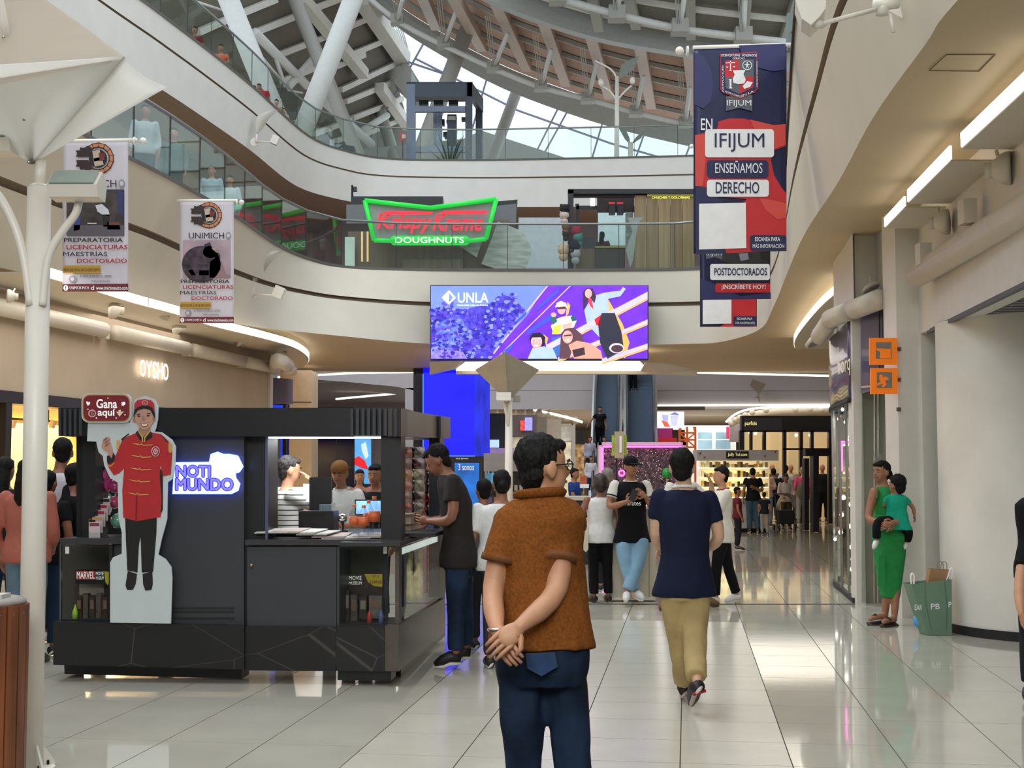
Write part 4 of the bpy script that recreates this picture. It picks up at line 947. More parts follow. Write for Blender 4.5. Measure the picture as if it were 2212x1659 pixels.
inbox('paper_sheets', 'white sheets leaning behind the dark monitor', 'paper', [('sheet', 655, 1045, 682, 1085, -1.2, .004, mat('white_sheet', '#e6ebf0', .6)), ('sheet', 590, 1052, 660, 1080, -1.3, .004, MATS['white_sheet'])])
inbox('inner_shelf_unit', 'grey shelf box with jars at the left edge of the kiosk window', 'shelf', [('box', 577, 1020, 612, 1052, -1.4, .2, mat('mid_grey_box', '#5a5558', .5)), ('jar', 578, 1003, 600, 1020, -1.4, .1, mat('dim_jar', '#7b756a', .2)), ('bag', 578, 960, 592, 1000, -1.4, .05, mat('brown_wrap', '#a08f80', .5))])
t = thing('crystal_lamp', 'small shiny round desk lamp between printer and water bottles', 'lamp', PL(740, 1152, KF, -.5))
MB().ball(PL(740, 1120, KF, -.5), .038, 14, 10).build('globe', mat('chrome_globe', '#d9d9d9', .08, metal=1), t, True); MB().lathe([(.045, 0), (.045, .02), (.012, .03), (.012, .09)], PL(740, 1152, KF, -.5), 12).build('base', M_black, t, True)
o = kb('inner_counter', 576, 1152, 940, 1160, .8, M_k2, -.4)
# goods on the side counter
for i, (x0, y0, x1, y1, c, lab) in enumerate(((887, 1132, 913, 1158, '#bfae92', 'cream cardboard candy box with a handwritten mark on the side counter'), (919, 1136, 948, 1150, '#4a66b8', 'blue candy box behind the cream one on the side counter'), (888, 1112, 905, 1130, '#a8a08c', 'stack of pale wrapped sweets above the cream candy box'))):
    t = thing('candy_box', lab, 'box', PL((x0 + x1) / 2, y1, KS, -.06)); kb('box', x0, y0, x1, y1, .12, mat('cbox%d' % i, c, .5, var=.2, scale=20), -.05, KS, t, yr=(y0 - 3, y1 - 5)); kb('lid_flap', x0, y0 - 2, x1, y0, .12, mat('cboxl%d' % i, c, .4), -.04, KS, t, yr=(y0 - 5, y0 - 3))
t = thing('red_basket', 'red plastic basket behind the customer at the kiosk side', 'basket', PL(930, 1125, KS, -.3))
for k in range(6): MB().tube([PL(917 + k * 6, 1068 + k * 6, KS, -.3), PL(918 + k * 5, 1120, KS, -.3)], .008, 5).build('bar', mat('red_plastic', '#b01820', .35), t)
kb('rim', 916, 1093, 948, 1098, .02, MATS['red_plastic'], -.29, KS, t); kb('rim', 916, 1118, 948, 1121, .02, MATS['red_plastic'], -.29, KS, t)
# left counter: cards rack and cellophane toy bundle
t = thing('card_rack', 'clear rack of red and white gift cards on the left kiosk counter', 'rack', PL(215, 1166, KF, -.2))
for i in range(5):
    x0 = 192 + i * 5.5; y0 = 1128 - i * 13; 
    kb('card', x0, y0, x0 + 24, y0 + 36, .004, mat('card_white', '#d5c4c8', .5), -.1 - i * .05, KF, t); kb('card_header', x0 + 2, y0 + 2, x0 + 22, y0 + 8, .002, mat('card_red%d' % i, ('#8c3048', '#c49a5a', '#b02838', '#a82434', '#1d1a20')[i], .5), -.095 - i * .05, KF, t)
kb('rack_side', 190, 1120, 191.5, 1166, .3, G_clear, -.08, KF, t); kb('rack_front', 190, 1150, 218, 1166, .004, G_clear, -.08, KF, t)
for i, (x, y, r, c, lab) in enumerate(((222, 1025, .055, '#e85c9c', 'uppermost pink'), (242, 1018, .05, '#7fc4a4', 'upper mint'), (224, 1046, .07, '#e0489a', 'large magenta'), (250, 1050, .055, '#d94c90', 'right-hand pink'), (222, 1078, .07, '#8fbf9c', 'large pale green'), (248, 1085, .05, '#d25a80', 'lower rose'), (255, 1125, .06, '#86cdb8', 'low mint'), (228, 1100, .05, '#a0c8a0', 'lowest pale green'))):
    t = thing('wrapped_ball', lab + ' cellophane-wrapped ball in the toy bundle on the left counter', 'ball', PL(x, y, KF, -.35), 'wrapped balls on the kiosk')
    MB().ball(PL(x, y, KF, -.35 - .02 * i), r, 16, 10).build('ball', mat('ballm' + c, c, .2, var=.15, coat=.6), t, True); MB().tube([PL(x, y, KF, -.35) + V(0, 0, r), PL(x, y, KF, -.35) + V(.01, 0, r + .02)], .006, 5).build('knot', M_fix, t)
# ---- cardboard cut-out figure
SF = (PL(300, 1340, KF, .09), KF[1])
st = thing('cardboard_standee', 'life-size cardboard cut-out of a smiling bellhop in red jacket on the kiosk base', 'standee', PL(305, 1348, KF, .09))
M_bd = mat('white_board', '#c3cdd0', .5, var=.02)
outline = [(190, 1130 - 218), (281, 912), (284, 880), (293, 862), (312, 855), (333, 862), (342, 878), (341, 905), (337, 925), (334, 932), (350, 934), (372, 950), (380, 965), (378, 1010), (372, 1035), (362, 1042), (361, 1120), (356, 1140), (349, 1165), (342, 1198), (358, 1208), (370, 1225), (372, 1250), (369, 1347), (238, 1345), (238, 1215), (244, 1204), (263, 1196), (263, 1150), (256, 1120), (254, 1042), (238, 1033), (225, 1005), (222, 985), (213, 977), (209, 960), (208, 954), (188, 953)]
MB().prism([PL(x, y, SF) for x, y in outline], -SF[1] * .012).build('board', M_bd, st)
def sp(name, pts, c, k, **kw): return prt(name, SF, pts, .002 * k, mat('standee_' + c, c, .55, var=kw.get('var', .05)), st)
M_sg = mat('standee_sign', '#7a1a24', .5)
MB().prism([PL(x, y, SF, .03) for x, y in rrect(176, 850, 284, 913, 16)], -SF[1] * .02).build('sign_rim', M_bd, st)
prt('sign_face', SF, rrect(178, 852, 281, 911, 15), .033, mat('gold_print', '#c79a5a', .5), st); prt('sign_face', SF, rrect(180, 854, 279, 909, 14), .036, M_sg, st)
ptext('print', 'Gana', (208, 862, 253, 882), SF, .04, MATS['print_white'], st, bold=.02); ptext('print', 'aquí', (211, 883, 249, 903), SF, .04, MATS['print_white'], st, bold=.02)
prt('print', SF, ell(199, 893, 8.5), .04, mat('pinkish_print', '#d9b0b0', .5), st); prt('print', SF, ell(199, 893, 6), .042, M_sg, st); ptext('print', 'G', (196, 889, 202, 897), SF, .045, MATS['pinkish_print'], st)
prt('print', SF, [(256, 886), (261, 885), (261, 890), (268, 888), (258, 900), (251, 889), (256, 890)], .04, mat('cream_arrow', '#ecdcb8', .5), st)
for pts in ([(186, 868), (190, 867), (193, 873), (190, 877), (187, 872)], [(192, 867), (195, 870), (193, 875)], [(270, 868), (265, 868), (262, 875), (266, 877), (271, 873)], [(262, 868), (265, 870), (264, 875)]): prt('print', SF, pts, .04, MATS['print_white'], st)
for x, y in ((233, 860), (190, 884), (208, 903), (251, 903), (270, 896)): prt('print', SF, [(x, y - 2), (x + 1.5, y), (x, y + 2), (x - 1.5, y)], .04, MATS['print_white'], st)
# trousers, shoes
sp('trousers', [(270, 1110), (339, 1110), (338, 1150), (331, 1235), (306, 1237), (304, 1170), (303, 1160), (300, 1180), (297, 1237), (275, 1232), (272, 1170)], '#0a0a0c', 1)
sp('shoe', [(276, 1233), (296, 1240), (293, 1262), (287, 1274), (274, 1274), (271, 1264)], '#111012', 2); sp('shoe', [(308, 1240), (329, 1234), (330, 1262), (327, 1274), (314, 1276), (309, 1262)], '#111012', 2)
# jacket
sp('jacket_lining', [(330, 990), (352, 1020), (352, 1100), (345, 1118), (340, 1118)], '#15151c', 1)
sp('jacket', [(276, 943), (297, 934), (327, 934), (348, 938), (366, 955), (372, 978), (370, 1010), (369, 1025), (353, 1029), (346, 1005), (345, 1030), (349, 1075), (347, 1117), (322, 1121), (296, 1126), (266, 1118), (264, 1060), (268, 1012), (258, 1022), (246, 1027), (236, 1012), (231, 998), (246, 992), (258, 965), (264, 950)], '#b01f26', 2)
sp('cuff', [(231, 985), (238, 982), (245, 978), (249, 985), (247, 996), (236, 1003), (231, 998)], '#1a1012', 3)
sp('cuff_braid', [(231, 1003), (240, 1005), (247, 998), (248, 1000), (240, 1008), (231, 1006)], '#c98a3c', 4)
sp('collar', [(293, 935), (297, 930), (309, 944), (323, 930), (328, 935), (329, 945), (317, 952), (302, 951)], '#160f12', 3)
for pts in ([(297, 930), (299, 930), (309, 943), (309, 955), (307, 955), (306, 945)], [(323, 930), (325, 931), (314, 946), (313, 955), (311, 955), (311, 944)]): sp('gold_braid', pts, '#c9a24c', 5)
sp('epaulette', [(262, 948), (278, 936), (279, 938), (263, 952)], '#141014', 4); sp('epaulette', [(348, 938), (364, 955), (362, 956), (350, 942)], '#141014', 4)
sp('tassel', [(252, 951), (259, 951), (257, 970), (251, 970)], '#c9a24c', 4); sp('tassel', [(364, 954), (372, 960), (370, 979), (364, 976)], '#c9a24c', 4)
for y, x0, x1 in ((959, 284, 329), (985, 282, 327), (1012, 279, 326), (1038, 277, 324), (1066, 275, 321)):
    m_ = (x0 + x1) / 2 - 1
    sp('gold_clasp', [(x0, y - 2), (x0 + 12, y - 1), (m_ - 3, y + 1), (m_, y - 2), (m_ + 3, y + 2), (x1, y + 1), (x1, y + 3), (m_ + 3, y + 4), (m_, y + 1), (m_ - 4, y + 3), (x0 + 10, y + 1)], '#c9a24c', 5)
sp('seam', [(294, 1072), (296, 1072), (294, 1126), (292, 1126)], '#6e1016', 5)
sp('badge', ell(336, 975, 9, 11), '#d9c0c0', 5); sp('badge_ring', ell(336, 975, 7.5, 9.5), '#a02030', 6); sp('badge_core', ell(336, 975, 5, 6.5), '#d9c0c0', 7); ptext('badge_mark', 'G', (333, 971, 339, 979), SF, .016, MATS['standee_#a02030'], st)
# hand, head
sp('hand', [(219, 965), (222, 950), (228, 945), (235, 944), (238, 948), (236, 954), (239, 958), (242, 968), (244, 980), (241, 990), (236, 984), (232, 976), (224, 972)], '#b98a78', 4)
for pts in ([(224, 950), (231, 945), (232, 946), (226, 953)], [(226, 956), (236, 949), (236, 950), (227, 959)], [(227, 962), (236, 956), (237, 957), (229, 965)]): sp('finger_line', pts, '#7d5346', 5)
sp('neck', [(300, 925), (325, 925), (324, 936), (312, 946), (298, 936)], '#a87c6a', 3)
sp('hair', [(288, 898), (290, 888), (334, 888), (334, 903), (330, 915), (290, 903)], '#0f0b0c', 4)
sp('ear', ell(290, 907, 3, 6), '#a87868', 4); sp('ear', ell(333, 905, 3, 6), '#a87868', 4)
sp('face', [(290, 895), (294, 887), (306, 883), (320, 883), (330, 889), (333, 897), (331, 912), (325, 922), (316, 929), (307, 928), (299, 921), (293, 910)], '#bb8f7c', 5)
sp('eyebrow', [(295, 895), (303, 893), (303, 895), (296, 897)], '#2a1c18', 6); sp('eyebrow', [(317, 892), (325, 893), (325, 895), (317, 894)], '#2a1c18', 6)
sp('eye', ell(300, 899, 3.5, 1.4), '#20140f', 6); sp('eye', ell(320, 898, 3.5, 1.4), '#20140f', 6)
sp('nose', [(308, 898), (311, 898), (314, 908), (306, 908)], '#a87562', 6)
sp('smile', [(303, 914), (312, 916), (321, 912), (318, 920), (311, 923), (306, 920)], '#7c3a38', 6); sp('teeth', [(305, 915), (312, 917), (319, 914), (317, 919), (311, 921), (307, 919)], '#efe3dc', 7)
sp('cap', [(290, 889), (290, 872), (297, 864), (312, 862), (327, 865), (333, 872), (334, 892), (326, 880), (312, 877), (298, 881)], '#b02a30', 6)
sp('cap_band', [(288, 898), (290, 886), (298, 879), (312, 875), (327, 879), (334, 890), (335, 900), (332, 900), (325, 886), (312, 882), (298, 886), (291, 896)], '#120d0f', 7)
sp('badge', ell(313, 870, 7, 5.5), '#d99a9c', 8); sp('badge_ring', ell(313, 870, 5, 4), '#b02a30', 9); ptext('badge_mark', 'G', (311, 868, 315, 873), SF, .022, MATS['standee_#d99a9c'], st)
# ---- glowing kiosk sign
SGp = KF
sn = thing('neon_kiosk_sign', 'glowing blue and white lettered sign on the charcoal kiosk wall', 'sign', PL(440, 1066, KF, .02))
M_gw = mat('glow_white', '#bcd0ff', .4, var=0, emit=1.5); M_gb = mat('glow_blue', '#1414e0', .4, var=0, emit=.9); M_gl = mat('glow_lilac', '#7a72f0', .4, var=0, emit=.9)
bd = [(380, 1000), (452, 999), (456, 982), (470, 977), (482, 982), (496, 982), (512, 985), (523, 1008), (515, 1020), (506, 1022), (507, 1032), (516, 1045), (512, 1060), (500, 1066), (373, 1066), (376, 1035)]
MB().prism([PL(x, y, KF, .05) for x, y in bd], -KF[1] * .04).build('backing', M_gw, sn)
for s_, q in (('NOTI', (381, 1006, 454, 1030)), ('MUNDO', (380, 1034, 503, 1059))):
    x0, y0, x1, y1 = q
    mb = MB()
    for i_ in range(10): text(mb, s_, (x0 + 2.6 * math.cos(i_ * .628), y0 + 2.6 * math.sin(i_ * .628), x1 + 2.6 * math.cos(i_ * .628), y1 + 2.6 * math.sin(i_ * .628)), KF, .052 + i_ * .0006, 0)
    ol_ = mb.build('letter_outline', M_gb, sn)
    mb = MB()
    for i_ in range(6): text(mb, s_, (x0 + .9 * math.cos(i_ * 1.05), y0 + .9 * math.sin(i_ * 1.05), x1 + .9 * math.cos(i_ * 1.05), y1 + .9 * math.sin(i_ * 1.05)), KF, .061 + i_ * .0006, 0)
    mb.build('letter_face', M_gl, ol_)
pll = area('sign_glow', tuple(PL(445, 1030, KF, .01)), .7, .4, 0, (.35, .4, 1)); bpy.data.objects.remove(pll)
# halo light behind the sign: tubes of blue light on the wall
MB().tube([PL(x, y, KF, .012) for x, y in bd + bd[:1]], .006, 6).build('halo_tube', mat('halo_blue', '#3c50ff', .4, var=0, emit=14), sn)
# ================================================================ LAMP POSTS
M_lp = mat('white_lamp_paint', '#e6e2d8', .35, var=.02)
M_sail = mat('translucent_white_sail', '#eae7e0', .6, var=.03); M_sail2 = mat('beige_sail_underside', '#b9ab9b', .7, var=.04)
for m_ in (M_sail, M_sail2):
    nt_ = m_.node_tree; b = nt_.nodes['Principled BSDF']; tl = nt_.nodes.new('ShaderNodeBsdfTranslucent'); mx_ = nt_.nodes.new('ShaderNodeMixShader'); mx_.inputs[0].default_value = .65
    tl.inputs[0].default_value = (.95, .94, .9, 1); nt_.links.new(b.outputs[0], mx_.inputs[1]); nt_.links.new(tl.outputs[0], mx_.inputs[2]); nt_.links.new(mx_.outputs[0], nt_.nodes['Material Output'].inputs[0])
lp = thing('sail_lamp_post', 'big white lamp post with fabric sail cone and floodlights in the left foreground', 'lamp', PZ(65, 1662, 0))
b0 = PZ(65, 1662, 0); DL = b0.y
MB().tube([b0, P(85, 404, DL)], [.066, .064], 24).build('pole', M_lp, lp, True)
MB().tube([P(85, 404, DL), P(88, 345, DL)], [.032, .03], 16).build('upper_pole', M_lp, lp, True)
MB().lathe([(.066, 0), (.03, .02)], P(85, 404, DL), 20).build('pole_cap', M_lp, lp)
MB().lathe([(.13, 0), (.13, .012)], (b0.x, b0.y, 0), 20).build('base_plate', M_lp, lp)
for k in range(4):
    a = PI / 4 + k * PI / 2; d = V(math.cos(a), math.sin(a), 0); p = V(b0.x, b0.y, 0)
    MB().prism([p + d * .06 + V(0, 0, .01), p + d * .15 + V(0, 0, .01), p + d * .06 + V(0, 0, .14)], V(-d.y, d.x, 0) * .012).build('gusset', M_lp, lp)
    MB().lathe([(.008, 0), (.008, .03), (.004, .035)], p + d * .1, 8).build('bolt', M_dark, lp)
MB().tube(catmull([P(x, y, DL - .05) for x, y in ((92, 660), (97, 600), (108, 545), (135, 500), (163, 462), (171, 430))], 5), [.022] * 26, 12).build('arm', M_lp, lp, True)
MB().tube(catmull([P(x, y, DL - .05) for x, y in ((66, 660), (52, 560), (28, 480), (-10, 415), (-60, 380))], 5), .024, 12).build('arm', M_lp, lp, True)
def flood(c, w, par, flip=1):
    s = w
    hb = [V(-.5, 0, -.28), V(.3, 0, -.32), V(.5, 0, .1), V(.42, 0, .28), V(-.38, 0, .28), V(-.5, 0, -.05)]
    M_ = Matrix.Translation(c)
    mb = MB(); prof = [(-.22, -.12), (-.2, .12), (.22, .12), (.3, -.02), (.25, -.16)]
    x0, x1 = -.5, .42
    pts0 = [M_ @ (V(x0, y, z) * s) for y, z in ((-.35, -.06), (-.25, -.28), (.2, -.3), (.3, .1), (.0, .26))]
    pts1 = [M_ @ (V(x1, y, z) * s) for y, z in ((-.35, -.06), (-.25, -.28), (.2, -.3), (.3, .1), (.0, .26))]
    mb.grid([pts0 + pts0[:1], pts1 + pts1[:1]]); mb.poly(pts0[::-1]); hs_ = mb.build('lamp_housing', M_lp, par)
    MB().prism([p + V(.0, 0, 0) for p in pts1], (.012, 0, 0)).build('side_plate', M_lp, par)
    MB().prism([M_ @ (V(x, y, z) * s) for x, y, z in ((-.46, -.36, -.05), (.4, -.36, -.05), (.4, -.01, .27), (-.46, -.01, .27))], (0, -.008, .006)).build('glass_cover', mat('grey_lamp_glass', '#93a39c', .1, var=.08), hs_)
flood(P(170, 400, DL - .1), .28, lp); flood(P(-20, 300, DL - .1), .3, lp)
def sailg(name, ap, tips, m, sag=.12, n=8, label=None):
    """ruled fabric between apex edge (ap->tip0) and outer edge, with a hollow"""
    a, t0, t1_ = ap, tips[0], tips[1]; rows = []
    nr = (t0 - a).cross(t1_ - a).normalized()
    for i in range(n + 1):
        s = i / n; r_ = []
        for j in range(n + 1):
            t = j / n; p = a.lerp(t0.lerp(t1_, t), s); bow = math.sin(PI * t) * s
            p = p + nr * sag * bow * .6 - (t0.lerp(t1_, .5) - a) * .04 * bow
            r_.append(p)
        rows.append(r_)
    return MB().grid(rows).build(name, m, lp, True, solid=.006, label=label)
ap = P(70, 352, DL); T1_ = P(360, 188, DL + .7); T2_ = P(268, 122, DL - .9); T3_ = P(-330, 150, DL - .6); T4_ = P(-60, -160, DL + 1.2)
sailg('sail_panel', ap, (T2_, T1_), M_sail, .02); sailg('sail_panel', ap, (T3_, T2_), M_sail, .02)
MB().grid([[T3_ + V(0, .05, -.12), T3_.lerp(T2_, .5) + V(0, .05, -.12), T2_ + V(0, .02, 0)], [P(-330, 20, DL + .2), P(-100, 20, DL + .2), P(182, 58, DL - .4)], [P(-330, -90, DL + .5), P(-100, -80, DL + .4), P(95, -4, DL)], [P(-330, -190, DL + .5), P(-100, -180, DL + .4), P(10, -66, DL + .4)]]).build('sail_top_panel', M_sail2, lp, solid=.006)
MB().tube([ap, P(30, 150, DL - .3), P(-5, -20, DL - .2)], .022, 8).build('spine_rib', M_sail2, lp, True)
MB().tube([ap + V(0, 0, 0), P(72, 250, DL - .3), P(112, 150, DL - .4)], .012, 6).build('rib', M_sail2, lp, True)
for x, y in ((52, 258), (33, 166), (7, 80), (62, 350)): MB().ball(P(x, y, DL - .35), .008, 8, 5).build('rivet', M_rail, lp)
# mid lamp post with kite sail
mp_ = thing('sail_lamp_post', 'white lamp post with kite-shaped sail below the purple advert screen', 'lamp', PZ(1100, 1160, 0) * 0 + V(P(1099, 1000, 23).x, 23, 0))
px_ = P(1099, 1000, 23).x
MB().tube([V(px_, 23, 0), V(px_, 23, P(0, 868, 23).z)], [.085, .06], 16).build('pole', M_lp, mp_, True)
for dx in (-8, 6): MB().tube([P(1098, 920, 22.95), P(1096 + dx, 860, 22.95)], .025, 8).build('arm', M_lp, mp_, True)
vbox('lamp_housing', 1072, 1104, 847, 865, 22.7, .2, M_lp, mp_); vbox('lamp_housing', 1108, 1124, 854, 868, 23.2, .2, mat('lamp_side_grey', '#8c877d', .5), mp_)
kt = [P(1090, 760, 22.4), P(1165, 799, 22.9), P(1098, 868, 23), P(1026, 799, 22.9)]
M_kite = mat('beige_kite_sail', '#a59c8e', .6)
MB().prism([kt[0], kt[1], kt[2]], (0, .01, 0)).build('sail_panel', M_kite, mp_); MB().prism([kt[0], kt[3], kt[2]], (0, .01, 0)).build('sail_panel', M_kite, mp_)
MB().tube([kt[0] - V(0, .02, 0), kt[2] - V(0, .02, 0)], .012, 6).build('rib', M_kite, mp_)
# wall-mounted sails
def wallsail(cx, cy, D, s, label, flip=1):
    """cx,cy bracket px; s px scale"""
    t = thing('wall_sail_light', label, 'lamp', P(cx, cy, D))
    def q(dx, dy, dd=0): return P(cx + dx * s * flip, cy + dy * s, D + dd)
    a = [q(2, -15), q(-2, -50), q(20, -68, .2), q(52, -72, .4)]; b = [q(4, -15, .2), q(18, -32, .3), q(30, -50, .4), q(52, -72, .4)]
    MB().grid([catmull(a, 4), [x.lerp(y, .5) + V(0, -.1, 0) for x, y in zip(catmull(a, 4), catmull(b, 4))], catmull(b, 4)]).build('sail', M_sail, t, True, solid=.01)
    MB().tube([q(2, -15), q(0, 5)], .03, 8).build('stem', M_lp, t, True)
    MB().lathe([(.12, 0), (.12, .04)], q(-3, 5, .1), 12, Matrix.Rotation(PI / 2, 4, 'X')).build('wall_plate', M_lp, t)
    MB().tube([q(0, 3), q(40, 5, -.1)], .022, 8).build('arm', M_lp, t, True)
    MB().box(-.1, .1, -.1, .1, -.12, .12, Matrix.Translation(q(46, 0, -.1)) @ Matrix.Rotation(.4, 4, 'Y')).build('lamp_head', M_lp, t)
    return t
wallsail(553, 303, 36.2, .9, 'white sail light with a spotlight arm mounted on the topmost left balcony band')
wallsail(545, 632, 26.2, 1.25, 'white sail light with a spotlight arm mounted on the middle left balcony band')
t = thing('wall_sail_light', 'small dim sail light on the distant balcony band above the perfume kiosk', 'lamp', P(1636, 870, 62.8))
MB().prism([P(1620, 832, 62), P(1626, 819, 62), P(1655, 830, 62), P(1640, 852, 62)], (0, .1, 0)).build('sail', M_kite, t); MB().tube([P(1638, 850, 62.3), P(1640, 868, 62.9)], .04, 6).build('stem', M_kite, t); MB().tube([P(1628, 857, 62.3), P(1642, 862, 62.9)], .05, 6).build('arm', M_fix, t)
# camera-like fixture upper right
t = thing('wall_floodlight', 'big white floodlight on a jointed arm at the upper right balcony band', 'lamp', P(1900, 25, 9.5))
fD = 8.6
MB().prism([P(1905, -20, 9.0), P(1945, -30, 9.0), P(1950, 40, 9.0), P(1915, 20, 9.0)], (.02, .02, 0)).build('wall_plate', M_lp, t)
MB().tube([P(1888, 12, fD), P(1940, 5, fD)], .042, 14).build('knuckle', M_lp, t, True); MB().tube([P(1905, 0, fD), P(1905, 32, fD)], .04, 14).build('knuckle', M_lp, t, True)
MB().tube([P(1922, 30, fD), P(1930, 70, fD)], .014, 8).build('pin', M_lp, t, True); MB().tube([P(1770, 52, fD - .2), P(1895, 20, fD)], .016, 10).build('arm', M_lp, t, True)
MB().tube([P(1763, 52, fD - .25), P(1776, 52, fD - .15)], .03, 12).build('joint', M_lp, t, True)
MB().prism([P(x, y, fD - .3) for x, y in ((1718, 0), (1725, -30), (1790, -60), (1783, 18), (1772, 34), (1752, 54), (1732, 40))], (.05, .25, 0)).build('lamp_housing', M_lp, t)
t = thing('banner_pole_joint', 'grey steel post end left of the white balcony band above the dark banner', 'post', P(1705, 60, 20))
MB().prism([P(1700, 95, 20), P(1702, 28, 20), P(1720, 28, 20), P(1716, 95, 20)], (0, .1, 0)).build('plate', mat('teal_steel', '#6b7a78', .5), t); MB().ball(P(1712, 70, 19.9), .03).build('bolt', M_dark, t)
# topmost lamp tree
t = thing('tree_lamp', 'slender white tree-shaped lamp post standing behind the topmost railing', 'lamp', P(1332, 338, 47))
MB().tube([P(1332, 378, 47), P(1333, 165, 47)], [.1, .07], 12).build('pole', M_lp, t, True)
for pts in ([(1331, 215), (1318, 197), (1302, 187)], [(1334, 215), (1350, 197), (1364, 185)], [(1333, 170), (1320, 150), (1286, 131)], ): MB().tube(catmull([P(x, y, 47) for x, y in pts], 4), .035, 8).build('arm', M_lp, t, True)
M_lf = mat('grey_green_leaf_sail', '#7d857c', .5)
MB().prism([P(x, y, 47) for x, y in ((1334, 172), (1342, 140), (1362, 128), (1381, 120), (1368, 150), (1352, 162))], (0, .05, 0)).build('leaf_sail', M_lf, t)
for x, y in ((1298, 178), (1366, 174)): MB().ball(P(x, y, 46.9), .1, 10, 6, (1, 1, 1.4)).build('lamp_head', M_lp, t, True)
t = thing('leaf_sculpture', 'grey-green two-leaf lamp top beside the tree-shaped lamp', 'lamp', P(1362, 338, 50))
for pts in ([(1361, 312), (1350, 300), (1336, 275), (1352, 280), (1360, 298)], [(1363, 312), (1374, 296), (1398, 276), (1385, 298), (1370, 308)]): MB().prism([P(x, y, 50) for x, y in pts], (0, .05, 0)).build('leaf_sail', M_lf, t)
MB().tube([P(1362, 416, 50), P(1362, 308, 50)], .1, 8).build('pole', M_lp, t, True)
# wooden planter / litter bin, front left
t = thing('slatted_bin', 'wooden slatted bin with grey lid at the bottom left corner', 'bin', V(-2.95, 7.3, 0))
bcx, bcy, br = P(-34, 1500, 6.6).x, 6.6, .19; zt_ = P(0, 1312, 6.45).z
M_wd = mat('reddish_brown_wood', '#7a4528', .45, var=.35, scale=3, stretch=(6, 6, .6))
for k in range(18):
    a = 2 * PI * k / 18; M_ = Matrix.Translation((bcx, bcy, 0)) @ Matrix.Rotation(a, 4, 'Z')
    sl_ = MB().box(-.031, .031, -br - .012, -br + .008, .03, zt_, M_).build('slat', M_wd, t); MB().lathe([(.006, 0), (.006, .004)], M_ @ V(0, -br - .012, zt_ - .04), 8, Matrix.Rotation(PI / 2, 4, 'X')).build('screw', M_rail, sl_)
MB().lathe([(br - .012, .0), (br - .012, zt_ - .01)], (bcx, bcy, 0), 24).build('liner', M_dark, t, True)
MB().lathe([(br + .0, 0), (br + .0, .02), (br - .03, .035), (br - .05, .035)], (bcx, bcy, zt_), 28).build('lid', mat('grey_lid', '#9a958f', .4), t, True)
MB().box(-.06, .06, -.06, .06, 0, .02, Matrix.Translation((bcx + .05, bcy - .03, zt_ + .035))).build('lid_plate', mat('pale_plate', '#c9c7c2', .5), t)
# ================================================================ BANNERS
def banner(name, lab, x0, y0, x1, y1, D, cloth, pole, ball=None, x1b=None, tilt=0.):
    """cloth hanging from a pole; pole=(xa,ya,xb,yb) px"""
    t = thing(name, lab, 'banner', P((x0 + x1) / 2, y0, D))
    pl = fplane(D)
    rows = []; nx, ny = 14, 26
    for j in range(ny + 1):
        v = j / ny; r_ = []
        for i in range(nx + 1):
            u = i / nx; x = x0[0] * (1 - u) + x0[1] * u if False else None
            X = (x0 + (x1 - x0) * u); Y = (y0 + (y1 - y0) * v) + tilt * (u - .5) * (1 - v * .4)
            wv = .0035 * math.sin(9 * u + 4 * v) * v
            r_.append(P(X, Y, D + .012 + wv))
        rows.append(r_)
    MB().grid(rows).build('cloth', cloth, t, True, solid=.002)
    MB().tube([P(pole[0], pole[1], D + .03), P(pole[2], pole[3], D + .03)], .028, 12).build('pole', M_lp, t, True)
    if ball:
        c = P(ball[0], ball[1], D + .03); r = ball[2] * D / F
        MB().ball(c, r, 14, 9).build('ball_finial', M_lp, t, True)
        MB().lathe([(r * 1.15, -.01), (r * 1.15, .01)], P(ball[3], ball[1], D + .03), 16, Matrix.Rotation(PI / 2, 4, 'Y')).build('disc', M_lp, t)
    return t, pl
def mp(c, k=''): return mat('print_' + c + k, c, .5, var=.04)
WHT = mp('#f2f2f2'); NVY = mp('#1b2350'); NV2 = mp('#2f3063'); RED = mp('#c8242c'); RE2 = mp('#d8493f'); GRY = mp('#5d6168'); BLKp = mp('#15151c')
M_nav = mat('navy_banner_vinyl', '#191f4a', .28, var=.1, scale=3, bump=.5, bscale=3)
# big front banner
b1_, pl = banner('hanging_banner', 'large navy and red banner, front one of the three at right', 1498, 100, 1699, 545, 14.5, M_nav, (1497, 104, 1728, 97), (1468, 110, 9.5, 1485), tilt=-9)
def pr(t, pts, k, m, n='print'): return prt(n, pl, pts, .0 + .0035 * k, m, t)
pr(b1_, [(1530 - 30, 105 + 8), (1520, 120), (1536, 150), (1541, 185), (1535, 220), (1520, 235), (1500, 225)], 1, NV2)
pr(b1_, [(1596, 98), (1697, 94), (1698, 150), (1670, 154), (1640, 147), (1612, 130), (1602, 115)], 1, NV2)
pr(b1_, [(1552, 262), (1575, 256), (1605, 256), (1640, 264), (1670, 270), (1697, 268), (1697, 315), (1672, 325), (1665, 345), (1672, 378), (1690, 408), (1699, 418), (1699, 540), (1570, 547), (1560, 530), (1570, 500), (1612, 430), (1560, 425), (1540, 410), (1502, 402), (1501, 292), (1530, 285), (1549, 278)], 1, RED)
pr(b1_, [(1620, 258), (1670, 270), (1697, 268), (1697, 312), (1668, 323), (1640, 300)], 2, RE2); pr(b1_, [(1502, 292), (1524, 290), (1526, 330), (1518, 402), (1502, 402)], 2, RE2)
pr(b1_, [(1640, 428), (1668, 432), (1699, 440), (1699, 470), (1680, 474), (1655, 455)], 2, RE2)
pr(b1_, [(1503, 402), (1528, 405), (1548, 425), (1566, 440), (1610, 438), (1570, 500), (1560, 530), (1568, 548), (1503, 549)], 2, NVY)
